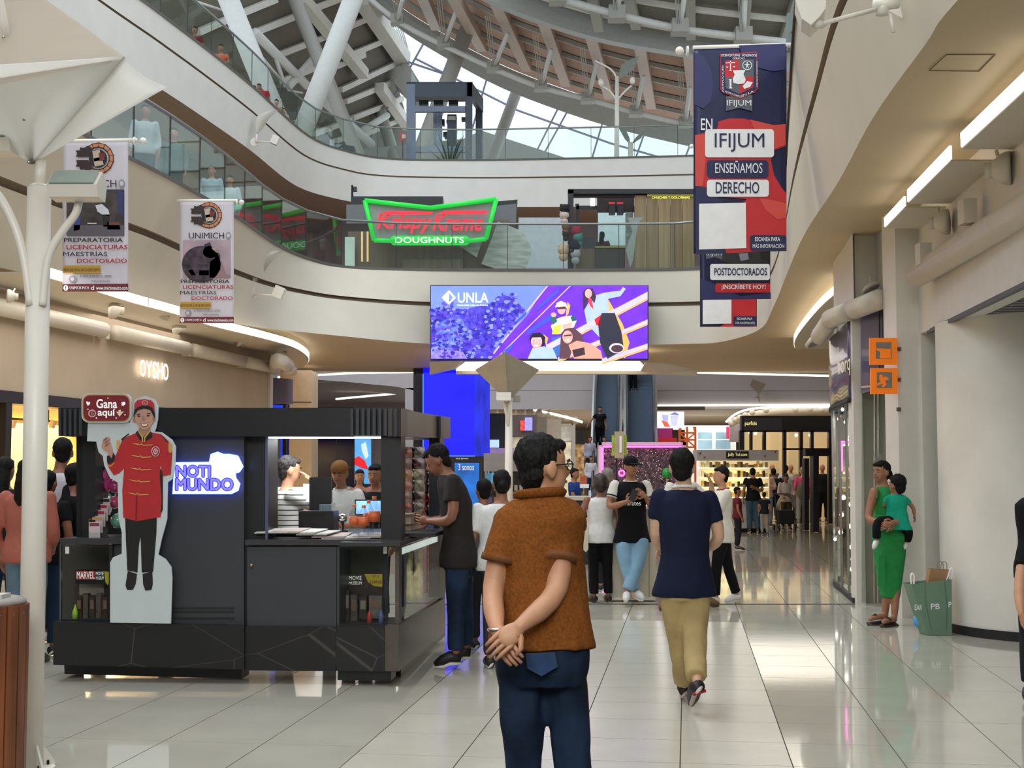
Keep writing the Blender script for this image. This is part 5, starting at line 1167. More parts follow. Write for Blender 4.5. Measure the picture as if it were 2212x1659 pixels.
pr(b1_, rrect(1620, 508, 1699, 542, 6), 3, NVY)
for q, s_, tq, c in ((rrect(1523, 279, 1672, 340, 7), 'IFIJUM', (1544, 288, 1651, 328), NVY), (rrect(1527, 388, 1661, 425, 7), 'DERECHO', (1546, 393, 1640, 418), NVY)):
    pr(b1_, q, 4, WHT); ptext('print', s_, tq, pl, .019, c, b1_, bold=.01)
pr(b1_, rrect(1527, 346, 1660, 384, 8), 4, NVY); ptext('print', 'ENSEÑAMOS', (1545, 347, 1647, 374), pl, .019, WHT, b1_, bold=.01)
ptext('print', 'EN', (1514, 256, 1539, 281), pl, .019, WHT, b1_, bold=.01)
ptext('print', 'ESCANEA PARA', (1631, 512, 1685, 521), pl, .017, WHT, b1_, bold=.01); ptext('print', 'MÁS INFORMACIÓN', (1626, 525, 1694, 536), pl, .017, WHT, b1_, bold=.01)
pr(b1_, [(1510, 440), (1611, 438), (1612, 536), (1510, 539)], 4, WHT, 'white_square')
sh = [(1555, 117), (1635, 112), (1638, 190), (1630, 200), (1598, 214), (1563, 201), (1555, 192)]
pr(b1_, sh, 4, RED, 'crest'); pr(b1_, [(x + (1597 - x) * .05, y + (160 - y) * .04) for x, y in sh], 5, NVY, 'crest')
pr(b1_, [(1568, 208), (1625, 205), (1625, 240), (1597, 233), (1568, 240)], 3, GRY)
pr(b1_, [(1566, 131), (1597, 129), (1597, 166), (1566, 167)], 6, RED, 'crest'); pr(b1_, [(1597, 129), (1628, 128), (1628, 165), (1597, 166)], 6, GRY, 'crest')
pr(b1_, [(1566, 167), (1597, 166), (1597, 203), (1568, 190)], 6, GRY, 'crest'); pr(b1_, [(1597, 166), (1628, 165), (1627, 189), (1597, 203)], 6, RED, 'crest')
pr(b1_, [(1583, 152), (1610, 151), (1606, 160), (1611, 172), (1608, 180), (1596, 182), (1584, 179), (1583, 170), (1587, 161)], 8, WHT, 'crest')
pr(b1_, [(1577, 131), (1579, 131), (1579, 151), (1582, 153), (1574, 153), (1577, 151)], 8, WHT, 'crest'); pr(b1_, [(1568, 135), (1588, 134), (1588, 136), (1568, 137)], 8, WHT, 'crest')
pr(b1_, [(1567, 144), (1574, 144), (1571, 147)], 8, WHT, 'crest'); pr(b1_, [(1582, 143), (1589, 143), (1586, 146)], 8, WHT, 'crest')
for i in range(16):
    a, c = 2 * PI * i / 16, 2 * PI * (i + 1) / 16
    pr(b1_, [(1614 + 10.5 * math.cos(a), 141 + 10.5 * math.sin(a)), (1614 + 10.5 * math.cos(c), 141 + 10.5 * math.sin(c)), (1614 + 9 * math.cos(c), 141 + 9 * math.sin(c)), (1614 + 9 * math.cos(a), 141 + 9 * math.sin(a))], 8, WHT, 'crest')
pr(b1_, [(1613, 134), (1615, 134), (1615, 138), (1622, 140), (1615, 141), (1618, 149), (1614, 144), (1610, 149), (1613, 141), (1606, 140), (1613, 138)], 8, WHT, 'crest')
pr(b1_, [(1574, 171), (1581, 171), (1580, 174), (1580, 188), (1582, 191), (1574, 191), (1576, 188), (1576, 174)], 8, WHT, 'crest'); pr(b1_, [(1604, 186), (1610, 180), (1614, 175), (1626, 178), (1620, 188), (1608, 192)], 8, WHT, 'crest')
ptext('print', 'LICENCIATURAS · POSGRADOS', (1558, 117, 1635, 122), pl, .024, WHT, b1_, bold=.01); ptext('print', 'DERECHO', (1583, 124, 1609, 128), pl, .024, WHT, b1_, bold=.01)
ptext('print', 'TOMANDO FORM', [(1559, 200), (1559, 142), (1563, 142), (1563, 200)], pl, .024, WHT, b1_); ptext('print', 'CIENCIA JURÍDICA', [(1633, 188), (1633, 132), (1637, 132), (1637, 188)], pl, .024, WHT, b1_)
ptext('print', 'ADORES Y LÍDERES', [(1566, 199), (1598, 211), (1598, 206), (1566, 194)], pl, .024, WHT, b1_); ptext('print', 'EN LA', [(1600, 211), (1628, 199), (1628, 194), (1600, 206)], pl, .024, WHT, b1_)
ptext('print', 'IFIJUM', (1570, 216, 1623, 232), pl, .02, WHT, b1_, bold=.01)
# second and third banners
t_, pl = banner('hanging_banner', 'middle navy banner, mostly hidden behind the large front one at right', 1512, 335, 1664, 646, 19.2, M_nav, (1500, 337, 1690, 330), (1494, 316, 5, 1502), tilt=-3)
pr(t_, [(1546, 541), (1662, 541), (1662, 566), (1600, 572), (1556, 565)], 1, mp('#2b2a2c'), 'photo'); pr(t_, [(1596, 548), (1615, 546), (1618, 560), (1600, 564)], 2, mp('#8b8a95'), 'photo')
pr(t_, [(1640, 541), (1662, 541), (1662, 565), (1645, 560)], 2, mp('#14120f'), 'photo'); pr(t_, [(1525, 545), (1560, 545), (1560, 560), (1543, 556), (1525, 560)], 2, GRY); ptext('print', 'IFIJUM', (1526, 545, 1559, 554), pl, .014, WHT, t_, bold=.01)
pr(t_, rrect(1534, 570, 1663, 605, 5), 3, WHT); ptext('print', 'POSTDOCTORADOS', (1543, 579, 1657, 595), pl, .016, NVY, t_, bold=.015)
pr(t_, rrect(1545, 612, 1664, 632, 5), 3, RED); ptext('print', '¡INSCRÍBETE HOY!', (1559, 612, 1654, 627), pl, .016, WHT, t_, bold=.015)
pr(t_, [(1513, 600), (1600, 640), (1665, 632), (1665, 646), (1514, 648)], 1, NV2)
t_, pl = banner('hanging_banner', 'small lowest banner with a white square and red corner, farthest of the three at right', 1512, 440, 1635, 706, 24, M_nav, (1505, 441, 1702, 435), None)
pr(t_, [(1580, 640), (1634, 640), (1634, 706), (1555, 706), (1580, 690)], 1, RED); pr(t_, rrect(1584, 683, 1634, 705, 3), 2, NVY); pr(t_, [(1518, 640), (1580, 640), (1580, 699), (1518, 700)], 3, WHT, 'white_square')
ptext('print', 'ESCANEA PARA', (1592, 686, 1625, 691), pl, .012, WHT, t_); ptext('print', 'MÁS INFORMACIÓN', (1589, 694, 1630, 700), pl, .012, WHT, t_)
# left banners
M_wb = mat('white_banner_vinyl', '#c9c3cb', .5, var=.04, scale=2, bump=.25, bscale=2)
OCH = mp('#b99238'); MAR = mp('#6a1426'); DKR = mp('#a01e2c'); OR_ = mp('#c07a52'); BRN = mp('#2c1a16')
def uni(lab, x0, y0, w, h, D, photo, pole, ball):
    global pl
    t, pl = banner('hanging_banner', lab, x0, y0, x0 + w, y0 + h, D, M_wb, pole, ball)
    X = lambda u: x0 + w * u
    Y = lambda v: y0 + h * v
    cx, cy, r = X(.54), Y(.12), w * .245
    for i in range(-5, 6):
        a0, a1 = math.radians(i * 25 - 11.5), math.radians(i * 25 + 11.5)
        pr(t, [(cx + r * math.cos(a0 - .05), cy + r * math.sin(a0 - .05)), (cx + r * math.cos(a1 + .05), cy + r * math.sin(a1 + .05)), (cx + r * .68 * math.cos(a1 + .05), cy + r * .68 * math.sin(a1 + .05)), (cx + r * .68 * math.cos(a0 - .05), cy + r * .68 * math.sin(a0 - .05))], 1, BRN, 'logo_ring')
        pr(t, [(cx + r * .94 * math.cos(a0), cy + r * .94 * math.sin(a0)), (cx + r * .94 * math.cos(a1), cy + r * .94 * math.sin(a1)), (cx + r * .74 * math.cos(a1), cy + r * .74 * math.sin(a1)), (cx + r * .74 * math.cos(a0), cy + r * .74 * math.sin(a0))], 2, OR_, 'logo_ring')
    pr(t, ell(cx, cy, r * .57), 2, BLKp, 'logo'); 
    for a_ in ((-.35, -.45, .1, .1), (-.3, 0, .25, .4)): pr(t, [(cx + r * a_[0], cy + r * a_[1]), (cx + r * a_[2], cy + r * (a_[1] - .1)), (cx + r * (a_[2] + .1), cy + r * a_[3]), (cx + r * (a_[0] + .1), cy + r * (a_[3] + .1))], 3, mp('#b9a790'), 'logo')
    pr(t, [(cx + r * .05, cy - r * .35), (cx + r * .45, cy - r * .3), (cx + r * .4, cy + r * .1), (cx + r * .1, cy + r * .15)], 4, mp('#6a1f22'), 'logo')
    for s_ in (-1, 1): pr(t, [(cx - r * .6, cy + s_ * r * .1), (cx - r * 1.35, cy + s_ * r * .1), (cx - r * 1.3, cy + s_ * r * .35), (cx - r * 1.4, cy + s_ * r * .5), (cx - r * 1.15, cy + s_ * r * .5), (cx - r * 1.1, cy + s_ * r * .7), (cx - r * .9, cy + s_ * r * .65), (cx - r * .6, cy + s_ * r * .8), (cx - r * .3, cy + s_ * r * .6)], 3, BRN, 'logo')
    ptext('print', 'UNIMICH', (X(.17), Y(.262), X(.82), Y(.31)), pl, .012, BLKp, t, bold=.01); pr(t, ell(X(.9), Y(.285), w * .05, h * .028), 3, mp('#8f8b96'), 'seal'); pr(t, ell(X(.9), Y(.285), w * .03, h * .016), 4, mp('#c9c3cb'), 'seal')
    pr(t, [(X(.06), Y(.325)), (X(.94), Y(.325)), (X(.94), Y(.63)), (X(.06), Y(.63))], 2, photo[0], 'photo')
    for pts, m in photo[1]: pr(t, [(X(u), Y(v)) for u, v in pts], 3, m, 'photo')
    ptext('print', 'PREPARATORIA', (X(.02), Y(.645), X(.92), Y(.672)), pl, .012, BLKp, t, bold=.015); ptext('print', 'LICENCIATURAS', (X(.06), Y(.69), X(.99), Y(.72)), pl, .012, DKR, t, bold=.012)
    ptext('print', 'MAESTRÍAS', (X(.01), Y(.73), X(.68), Y(.765)), pl, .012, BLKp, t, bold=.015); ptext('print', 'DOCTORADO', (X(.22), Y(.782), X(.98), Y(.81)), pl, .012, DKR, t, bold=.012)
    pr(t, rrect(X(.01), Y(.827), X(.58), Y(.88), 3), 2, OCH); ptext('print', 'BECAS DEL 05% AL 50% DE DESCUENTO', (X(.02), Y(.845), X(.57), Y(.865)), pl, .012, mp('#6b5216'), t, bold=.01)
    ptext('print', 'AV. MORELOS SUR #78, COL. CENTRO,', (X(.26), Y(.89), X(.75), Y(.908)), pl, .012, mp('#4a4850'), t); ptext('print', 'MORELIA, MICHOACÁN', (X(.44), Y(.922), X(.72), Y(.938)), pl, .012, mp('#4a4850'), t)
    pr(t, ell(X(.16), Y(.917), w * .06, h * .024), 2, mp('#8f8b96'), 'seal'); pr(t, ell(X(.15), Y(.917), w * .03, h * .014), 3, mp('#c9c3cb'), 'seal')
    pr(t, [(X(.0), Y(.95)), (X(1.), Y(.948)), (X(1.), Y(1.)), (X(.0), Y(1.))], 2, MAR, 'band'); pr(t, ell(X(.05), Y(.975), w * .036, h * .019), 3, WHT, 'icon'); ptext('print', 'f', (X(.04), Y(.962), X(.06), Y(.988)), pl, .014, MAR, t, bold=.01)
    ptext('print', 'UNIMICH.IMICH', (X(.11), Y(.965), X(.4), Y(.985)), pl, .012, WHT, t); ptext('print', 'd', (X(.43), Y(.96), X(.48), Y(.988)), pl, .012, WHT, t, bold=.01); ptext('print', 'www.imichmexico.com', (X(.51), Y(.963), X(.99), Y(.988)), pl, .012, WHT, t)
    return t
ph1 = (mat('workshop_photo', '#3a3230', .5, var=.7, scale=5), [([(.06, .56), (.94, .56), (.94, .63), (.06, .63)], mp('#57525a')), ([(.5, .43), (.6, .42), (.7, .46), (.72, .5), (.6, .49), (.53, .47)], mp('#c8c8d2')), ([(.6, .49), (.72, .49), (.7, .57), (.62, .57)], mp('#14141a')),
                                                                 ([(.18, .5), (.28, .5), (.26, .59), (.17, .6)], mp('#2d4476')), ([(.82, .33), (.93, .33), (.93, .52), (.84, .45)], mp('#2b3060')), ([(.68, .54), (.86, .54), (.88, .59), (.68, .59)], mp('#6a3a2e')), ([(.38, .545), (.52, .545), (.52, .552), (.38, .552)], mp('#d0d0d0'))])
ph2 = (mat('globe_photo', '#a58f9a', .5, var=.3, scale=2), [(ell(.4, .52, .36, .15), mat('collage', '#3c2c3a', .5, var=.9, scale=9)), ([(.45, .36), (.56, .34), (.6, .39), (.5, .42)], mp('#232338')), (ell(.57, .42, .14, .05), mat('collage_pale', '#8a8273', .5, var=.5, scale=12)),
                                                       ([(.56, .5), (.68, .46), (.78, .5), (.86, .6), (.93, .61), (.93, .63), (.55, .63), (.55, .56)], mp('#8d6f74')), (ell(.7, .46, .05, .035), mp('#2a1a1c')), ([(.6, .51), (.76, .51), (.75, .57), (.62, .57)], mp('#77677f')), ([(.36, .57), (.54, .57), (.54, .61), (.36, .61)], mp('#b9b3ae')), ([(.16, .57), (.24, .56), (.3, .61), (.22, .61)], mp('#c9c4c0'))])
uni('larger white university banner behind the floodlight at left', 135, 303, 142, 327, 17, ph1, (60, 307, 296, 303), (309, 305, 8, 291))
uni('smaller white university banner with round photo, second from the left', 388, 433, 117, 265, 21, ph2, (382, 434, 512, 434), (522, 437, 6, 512))
# ================================================================ LED ADVERT SCREEN
ad = thing('advert_screen', 'wide purple and blue LED advert screen hanging on the balcony front in the centre', 'screen', P(1165, 775, 29.5))
pl = fplane(29.4); EM = 1.0
vbox('housing', 929, 1401, 616, 777, 29.5, .4, mat('screen_housing', '#2a2c4a', .4), ad)
def em(c, var=.05, sc=6, e=EM, k=''): return mat('led_' + c + k, c, .6, var=var, scale=sc, emit=e * .85)
def sc(pts, k, m, n='picture'): return prt(n, pl, pts, .005 * k, m, ad)
sc([(931, 618), (1399, 617), (1399, 775), (931, 775)], 0, em('#6f86ee', .12, 1.2)); 
sc([(1178, 618), (1399, 617), (1399, 775), (1060, 775), (1090, 735), (1140, 680)], 1, em('#6c2cd2', .2, 3))
sc([(931, 690), (960, 664), (1000, 668), (1030, 662), (1060, 655), (1075, 640), (1100, 640), (1128, 662), (1108, 700), (1080, 735), (1058, 775), (931, 775)], 2, em('#4038c4', .75, 9))
sc([(940, 700), (990, 680), (1020, 720), (980, 760), (940, 745)], 3, em('#5f74dc', .6, 14)); sc([(931, 745), (960, 752), (1000, 760), (1010, 775), (931, 775)], 3, em('#8a78d8', .4, 8))
rt = random.Random(21); grp_ = [MB(), MB(), MB(), MB()]
for i in range(520):
    x = rt.uniform(932, 1130); top_ = 662 + 14 * math.sin(x * .05) - (16 if 1060 < x < 1115 else 0); y = rt.uniform(top_, 772)
    if x > 1178 - (y - 618) * .76: continue
    r_ = rt.uniform(1.5, 4.2); pp(grp_[rt.randrange(4)], pl, ell(x, y, r_ * 1.3, r_, 7), .022 + .0002 * (i % 20))
for g_, c_ in zip(grp_, ('#2a22a0', '#5a4ad8', '#7f8cf0', '#4a30b8')): g_.build('foliage_print', em(c_), ad, kind='stuff')
for a_, b__ in ((((1180, 618), (1055, 775)), 4), (((1230, 618), (1070, 775)), 3)):
    (xa, ya), (xb, yb) = a_; sc([(xa, ya), (xa + b__, ya), (xb + b__, yb), (xb, yb)], 3, em('#c9b0e8'))
for q in ([(1160, 664), (1208, 622), (1206, 632), (1158, 672)], [(1140, 715), (1190, 678), (1192, 690), (1138, 724)], [(1108, 700), (1138, 672), (1136, 680), (1106, 710)], [(1085, 760), (1110, 740), (1106, 754), (1084, 770)]): sc(q, 4, em('#3d50cc'))
# logo
sc([(954, 643), (970, 627), (970, 658)], 6, em('#ffffff')); sc([(970, 627), (985, 643), (970, 658), (970, 653), (979, 643), (970, 632)], 6, em('#ffffff'))
ptext('lettering', 'UNLA', (989, 632, 1055, 654), pl, .03, em('#ffffff'), ad, bold=.01); ptext('lettering', 'Universidad Latina de América', (988, 657, 1054, 661), pl, .03, em('#ffffff'), ad)
# rails
YL = em('#f0b060')
for (xa, ya, xb, yb, w) in ((1180, 745, 1399, 630, 14), (1205, 772, 1399, 690, 8), (1300, 775, 1399, 742, 9)):
    sc([(xa, ya + 3), (xb, yb + 3), (xb, yb + w + 4), (xa, ya + w + 4)], 5, YL); sc([(xa, ya), (xb, yb), (xb, yb + w), (xa, ya + w)], 6 if w < 12 else 7, em('#c2bede'))
# woman with jacket (upper right)
sc([(1270, 640), (1310, 640), (1345, 700), (1360, 740), (1350, 775), (1330, 740), (1300, 700)], 4, YL)
sc([(1280, 640), (1306, 632), (1340, 628), (1346, 620), (1352, 624), (1340, 640), (1312, 646), (1318, 690), (1296, 730), (1268, 700), (1262, 670)], 6, em('#a9bce8'))
sc([(1300, 676), (1328, 676), (1342, 715), (1348, 755), (1312, 775), (1296, 740), (1292, 700)], 8, em('#2b2c3c')); sc([(1284, 690), (1298, 680), (1296, 704), (1288, 702)], 8, em('#c81e2e'))
sc(ell(1332, 752, 16, 11), 10, em('#d8ccd0')); sc(ell(1333, 753, 13, 8), 11, em('#4a3440')); sc([(1259, 632), (1266, 622), (1280, 623), (1288, 640), (1284, 655), (1272, 640), (1266, 660), (1260, 672)], 7, em('#3c2a48'))
sc(ell(1271, 634, 7.5, 10), 9, em('#e8a8a8')); sc([(1270, 645), (1278, 645), (1282, 668), (1274, 660)], 8, em('#d43848'))
# man in bucket hat
sc([(1200, 690), (1215, 684), (1235, 682), (1246, 692), (1240, 706), (1222, 720), (1196, 722), (1190, 704)], 6, em('#e8ecc8')); sc([(1190, 684), (1198, 680), (1204, 694), (1194, 702)], 7, em('#1d6a58')); sc([(1232, 684), (1242, 682), (1246, 692), (1236, 694)], 7, em('#1d5a6a'))
sc([(1196, 706), (1212, 700), (1208, 722), (1192, 722)], 8, em('#c6ea3c')); sc(ell(1213, 668, 9, 11), 8, em('#eaa6a0')); sc([(1199, 664), (1203, 654), (1212, 650), (1223, 655), (1226, 668), (1218, 660), (1206, 662)], 9, em('#f0ead8')); sc(ell(1196, 680, 6, 5), 9, em('#eaa6a0')); sc([(1226, 652), (1232, 660), (1228, 678), (1222, 684)], 5, YL); sc([(1203, 664), (1222, 662), (1222, 667), (1204, 668)], 10, em('#4a3440'))
sc([(1192, 730), (1212, 726), (1210, 768), (1196, 770)], 6, em('#3a66b8'))
# woman front centre
sc([(1212, 720), (1222, 708), (1240, 708), (1256, 722), (1262, 740), (1240, 742), (1230, 775), (1208, 775)], 8, em('#5a3c48')); sc(ell(1226, 728, 11, 14), 10, em('#eca49a')); sc([(1228, 745), (1246, 736), (1276, 742), (1298, 758), (1302, 775), (1240, 775)], 9, em('#e89a88')); sc([(1236, 756), (1262, 750), (1264, 766), (1240, 772)], 10, em('#3c2c34')); sc([(1221, 735), (1232, 732), (1228, 738)], 11, em('#ffffff')); sc([(1218, 724), (1235, 722), (1235, 725), (1218, 727)], 11, em('#4a2c34')); sc([(1214, 702), (1236, 696), (1232, 708), (1216, 712)], 9, em('#e8a8a0'))
# young man with glasses
sc([(1140, 775), (1150, 752), (1176, 748), (1196, 756), (1204, 775)], 8, em('#a8c0e8')); sc([(1144, 730), (1150, 720), (1166, 718), (1178, 728), (1176, 748), (1148, 744)], 8, em('#1c1a34')); sc(ell(1159, 738, 12, 15), 10, em('#e8a4a0')); sc([(1174, 722), (1184, 730), (1180, 748)], 5, YL)
for x in (1153, 1165): sc(ell(x, 735, 5, 3.5), 11, em('#f4f0f4')); sc(ell(x, 735, 4, 2.7), 12, em('#c89098'))
sc([(1153, 745), (1164, 745), (1159, 749)], 11, em('#ffffff')); sc([(1146, 724), (1158, 721), (1172, 724), (1172, 728), (1146, 729)], 12, em('#1c1a34'))
# ================================================================ FIRST FLOOR STANDS
kd = thing('doughnut_stand', 'wood panelled food stand with red and green bow-tie sign behind the middle balcony', 'kiosk', V(P(930, 580, 32).x, 32, 6.3))
def fb(name, x0, y0, x1, y1, D, th, m, par, **k): return vbox(name, x0, x1, y0, y1, D, th, m, par, **k)
M_wk = mat('brown_wood_panel', '#6b5a47', .5, var=.2, scale=1.2, stretch=(8, 8, .5)); M_gm = mat('grey_mesh_panel', '#6a6e70', .5)
zf = 612
fb('wood_panel', 752, 500, 1000, zf, 32.4, .2, M_wk, kd); fb('wood_panel', 1000, 475, 1100, zf, 32.5, .2, M_wk, kd)
fb('black_header', 758, 424, 957, 445, 33, .6, M_kf, kd); fb('mesh_panel', 748, 442, 800, 482, 32.6, .1, M_gm, kd)
MB().prism([P(1020, 440, 32.9), P(1118, 431, 32.9), P(1112, 480, 32.9), P(1020, 480, 32.9)], (0, .5, 0)).build('header_side', M_kf, kd); MB().prism([P(1060, 446, 32.7), P(1115, 440, 32.7), P(1115, 480, 32.7), P(1060, 480, 32.7)], (0, .05, 0)).build('mesh_panel', M_gm, kd)
for pts in ([(990, 480), (1030, 478), (1050, 490), (1030, 556), (990, 530)], [(1075, 478), (1130, 500), (1150, 540), (1130, 600), (1040, 570), (1060, 520)]):
    MB().prism([P(x, y, 32.0) for x, y in pts], (0, .05, 0)).build('striped_cloth_panel', mat('pale_rippled_panel', '#a9aca6', .5, var=.3, scale=2, stretch=(1, 1, 5)), kd)
fb('light_panel', 745, 512, 766, zf, 32.1, .05, mat('pale_green_panel', '#b8ccc0', .5, emit=.15), kd)
for x in (780, 792): fb('lit_slot', x, 500, x + 4, 565, 32.35, .03, mat('warm_slot', '#d8b878', .5, emit=.6), kd)
fb('counter_box', 870, 560, 1000, zf, 31.8, .4, M_wk, kd)
MB().tube([P(761, 424, 33), P(761, 400, 33)], .03, 6).build('camera_pole', M_black, kd); fb('camera', 761, 403, 770, 412, 33, .15, M_lm, kd)
pl = fplane(31.4)
def loop(pts, c=(930, 480), s=1.0): return [(c[0] + (x - c[0]) * s, c[1] + (y - c[1]) * s) for x, y in pts]
bow = [(788, 433), (930, 449), (1072, 430), (1050, 516), (1016, 520), (842, 520), (808, 519)]
MB().prism([PL(x, y, pl) for x, y in bow], (0, .25, 0)).build('sign_back', mat('sign_grey', '#8d8f90', .5), kd)
M_gr = mat('neon_green', '#18b83a', .4, var=0, emit=.85); M_rd = mat('sign_red', '#d4182a', .4, var=0, emit=1.0)
for a_, b__ in zip(bow, bow[1:] + bow[:1]):
    MB().tube([PL(a_[0], a_[1], pl, .08), PL(b__[0], b__[1], pl, .08)], .055, 8).build('green_tube', M_gr, kd, True)
MB().prism([PL(x, y, pl, .06) for x, y in rrect(843, 509, 1014, 529, 9)], (0, .1, 0)).build('green_plate', M_gr, kd)
ptext('lettering', 'DOUGHNUTS', (854, 512, 1002, 525), pl, .2, em('#ffffff'), kd, bold=.01)
ptext('script_lettering', 'Krispy', [(812, 504), (928, 504), (936, 462), (820, 462)], pl, .14, M_rd, kd, bold=.02); ptext('script_lettering', 'Kreme', [(934, 499), (1040, 499), (1048, 462), (942, 462)], pl, .14, M_rd, kd, bold=.02)
for q in ([(818, 462), (838, 456), (936, 457), (932, 463), (840, 464)], [(944, 462), (962, 455), (1054, 455), (1050, 462), (962, 463)]): prt('script_bar', pl, q, .2, M_rd, kd)
cg = thing('candy_stand', 'black framed candy stand with wood panel wall behind the middle balcony glass', 'kiosk', V(P(1360, 590, 32).x, 32, 6.3))
D_ = 32
fb('corner_post', 1227, 410, 1239, zf, D_, .2, M_kf, cg); fb('top_beam', 1227, 408, 1520, 418, D_, .3, M_kf, cg); fb('top_panel', 1238, 418, 1400, 426, D_ + .2, .1, M_k2, cg)
for i in range(5): fb('wood_board', 1371 + i * 26, 422, 1396 + i * 26, zf, D_ + .1, .06, mat('wood_board_%d' % (i % 2), ('#8a7654', '#7c694a')[i % 2], .5, var=.25, scale=1.5, stretch=(10, 10, .4)), cg)
fb('header_light_box', 1398, 415, 1510, 424, D_ + .05, .05, mat('olive_box', '#8f8b52', .5, emit=.15), cg)
ptext('lettering', 'CHUCHES Y GOLOSINAS', (1408, 424, 1490, 429), fplane(D_), .08, em('#f2ee3c'), cg, bold=.01)
fb('menu_board', 1290, 426, 1370, 458, D_ + .8, .1, mat('menu_dark', '#2a1e1c', .5), cg)
for x in (1316, 1334): fb('dispenser', x, 440, x + 13, 462, D_ + .7, .2, M_lm, cg); fb('red_sign', x - 1, 437, x + 12, 440, D_ + .69, .02, mat('red_led_text', '#d02838', .5, emit=.8), cg)
fb('tube_light', 1275, 424, 1285, 445, D_ + .9, .02, em('#f4f6ff'), cg); fb('rear_beam', 1245, 444, 1300, 452, D_ + 1.2, .1, M_k2, cg); fb('rear_post', 1243, 440, 1251, zf, D_ + 1.2, .1, M_k2, cg)
fb('counter', 1245, 538, 1290, zf, D_ + .2, .4, M_wk, cg); fb('counter', 1286, 534, 1350, zf, D_ + .1, .4, mat('dark_brown_counter', '#2e2521', .4), cg); fb('counter_rim', 1286, 532, 1352, 535, D_ + .05, .4, mat('olive_rim', '#8a8440', .4), cg)
fb('rear_white_board', 1292, 455, 1370, 530, D_ + 2.2, .05, mat('pale_cyan_board', '#b9d2d4', .5, emit=.2), cg); fb('jar_shelf', 1352, 460, 1368, 540, D_ + .6, .2, mat('grey_jars', '#7e8484', .3, var=.4, scale=10), cg)
fb('fridge', 1259, 512, 1288, 537, D_ + .5, .3, M_kf, cg)
t = thing('feather_flag', 'grey feather-shaped flag hanging in front of the candy stand', 'flag', V(P(1360, 590, 31.5).x, 31.5, 6.3))
MB().prism([P(x, y, 31.6) for x, y in ((1356, 470), (1392, 469), (1380, 480), (1374, 510), (1368, 560), (1361, 578), (1352, 540), (1366, 500))], (0, .02, 0)).build('cloth', mat('grey_flag', '#8b948f', .6), t)
for i, (x, y, r, c, lab) in enumerate(((1220, 452, .13, '#1a1719', 'black'), (1219, 465, .12, '#c3b2aa', 'pale pink'), (1222, 490, .1, '#7a4c34', 'brown'), (1222, 505, .09, '#2b1d1a', 'dark brown'), (1245, 500, .13, '#8c2030', 'dark red'), (1248, 513, .13, '#3f7a74', 'teal'), (1217, 540, .14, '#c0a184', 'tan'), (1242, 530, .15, '#181a28', 'navy'), (1243, 548, .13, '#9a9aa0', 'grey striped'))):
    t = thing('plush_toy', lab + ' plush toy hanging on the corner post of the candy stand', 'toy', P(x, y, 31.7), 'plush toys at the candy stand')
    m = mat('plush' + c, c, .9, var=.2, scale=20, bump=.3); MB().ball(P(x, y, 31.7), r, 10, 8).build('head', m, t, True); MB().ball(P(x, y + r * 110, 31.7), r * .8, 10, 8).build('body', m, t, True)
    for s_ in (-1, 1): MB().ball(P(x + s_ * r * 55, y - r * 60, 31.7), r * .35, 8, 6).build('ear', m, t, True)
ob = mat('pale_mauve_wall', '#a59aa2', .6)
fb_ = MB().prism([P(1120, 612, 36), P(1226, 612, 36), P(1226, 470, 36), P(1120, 470, 36)], (0, .1, 0)).build('wall_parapet_first_floor', mat('pale_blue_parapet', '#b9c2c8', .6)); struct(fb_)
# upper left first floor: shopfronts behind the glass
o = MB().prism([V(-10.6, 14, 6.3), V(-10.2, 27, 6.3), V(-10.2, 27, 10.7), V(-10.6, 14, 10.7)], (-.2, 0, 0)).build('wall_first_floor_left', mat('dark_glass_front', '#2c2f30', .25, var=.3, scale=1)); struct(o)
o = MB().prism([V(-10.15, 27, 6.3), V(-9.2, 40, 6.3), V(-9.2, 40, 10.7), V(-10.15, 27, 10.7)], (-.2, 0, 0)).build('wall_first_floor_left_far', mat('olive_plaster', '#8a8069', .6)); struct(o)
o = MB().prism([V(-9.15, 40, 6.3), V(-8.0, 47.4, 6.3), V(-8.0, 47.4, 10.7), V(-9.15, 40, 10.7)], (-.2, 0, 0)).build('wall_first_floor_corner', mat('warm_mauve', '#7d6468', .6)); struct(o)
t = thing('lit_letter_sign', 'small lit letter sign on the shopfront behind the middle left balcony glass', 'sign', P(389, 338, 27))
wl2 = vplane(V(-10.15, 27, 0), V(-9.2, 40, 0)); ptext('lettering', 'R', (384, 325, 395, 352), wl2, .08, em('#fff2c8', e=1.4), t, bold=.06, th=.05); ptext('lettering', 'I', (381, 330, 384, 350), wl2, .08, em('#fff2c8', e=1.4), t, bold=.06, th=.05)
t = thing('planter_box', 'dark planter box on the topmost balcony at the left bend', 'planter', V(P(715, 325, 45.5).x, 45.5, 12.4))
MB().prism([P(682, 330, 45.5), P(765, 338, 45.5), P(765, 316, 45.5), P(686, 302, 45.5)], (0, .5, 0)).build('box', M_lm, t); MB().prism([P(712, 325, 45.4), P(724, 326, 45.4), P(722, 302, 45.4), P(712, 300, 45.4)], (0, .02, 0)).build('cloth', mat('white_cloth', '#a8b0b8', .6), t)
t = thing('red_exit_sign', 'small red emergency sign beside the lift shaft', 'sign', P(870, 292, 49)); fb('plate', 862, 286, 878, 304, 49, .05, mat('faded_red', '#b0544c', .5), t); fb('symbol', 868, 290, 876, 299, 48.96, .02, mp('#d8c4c0'), t); fb('post', 869, 304, 871, 405, 49, .03, M_lm, t)
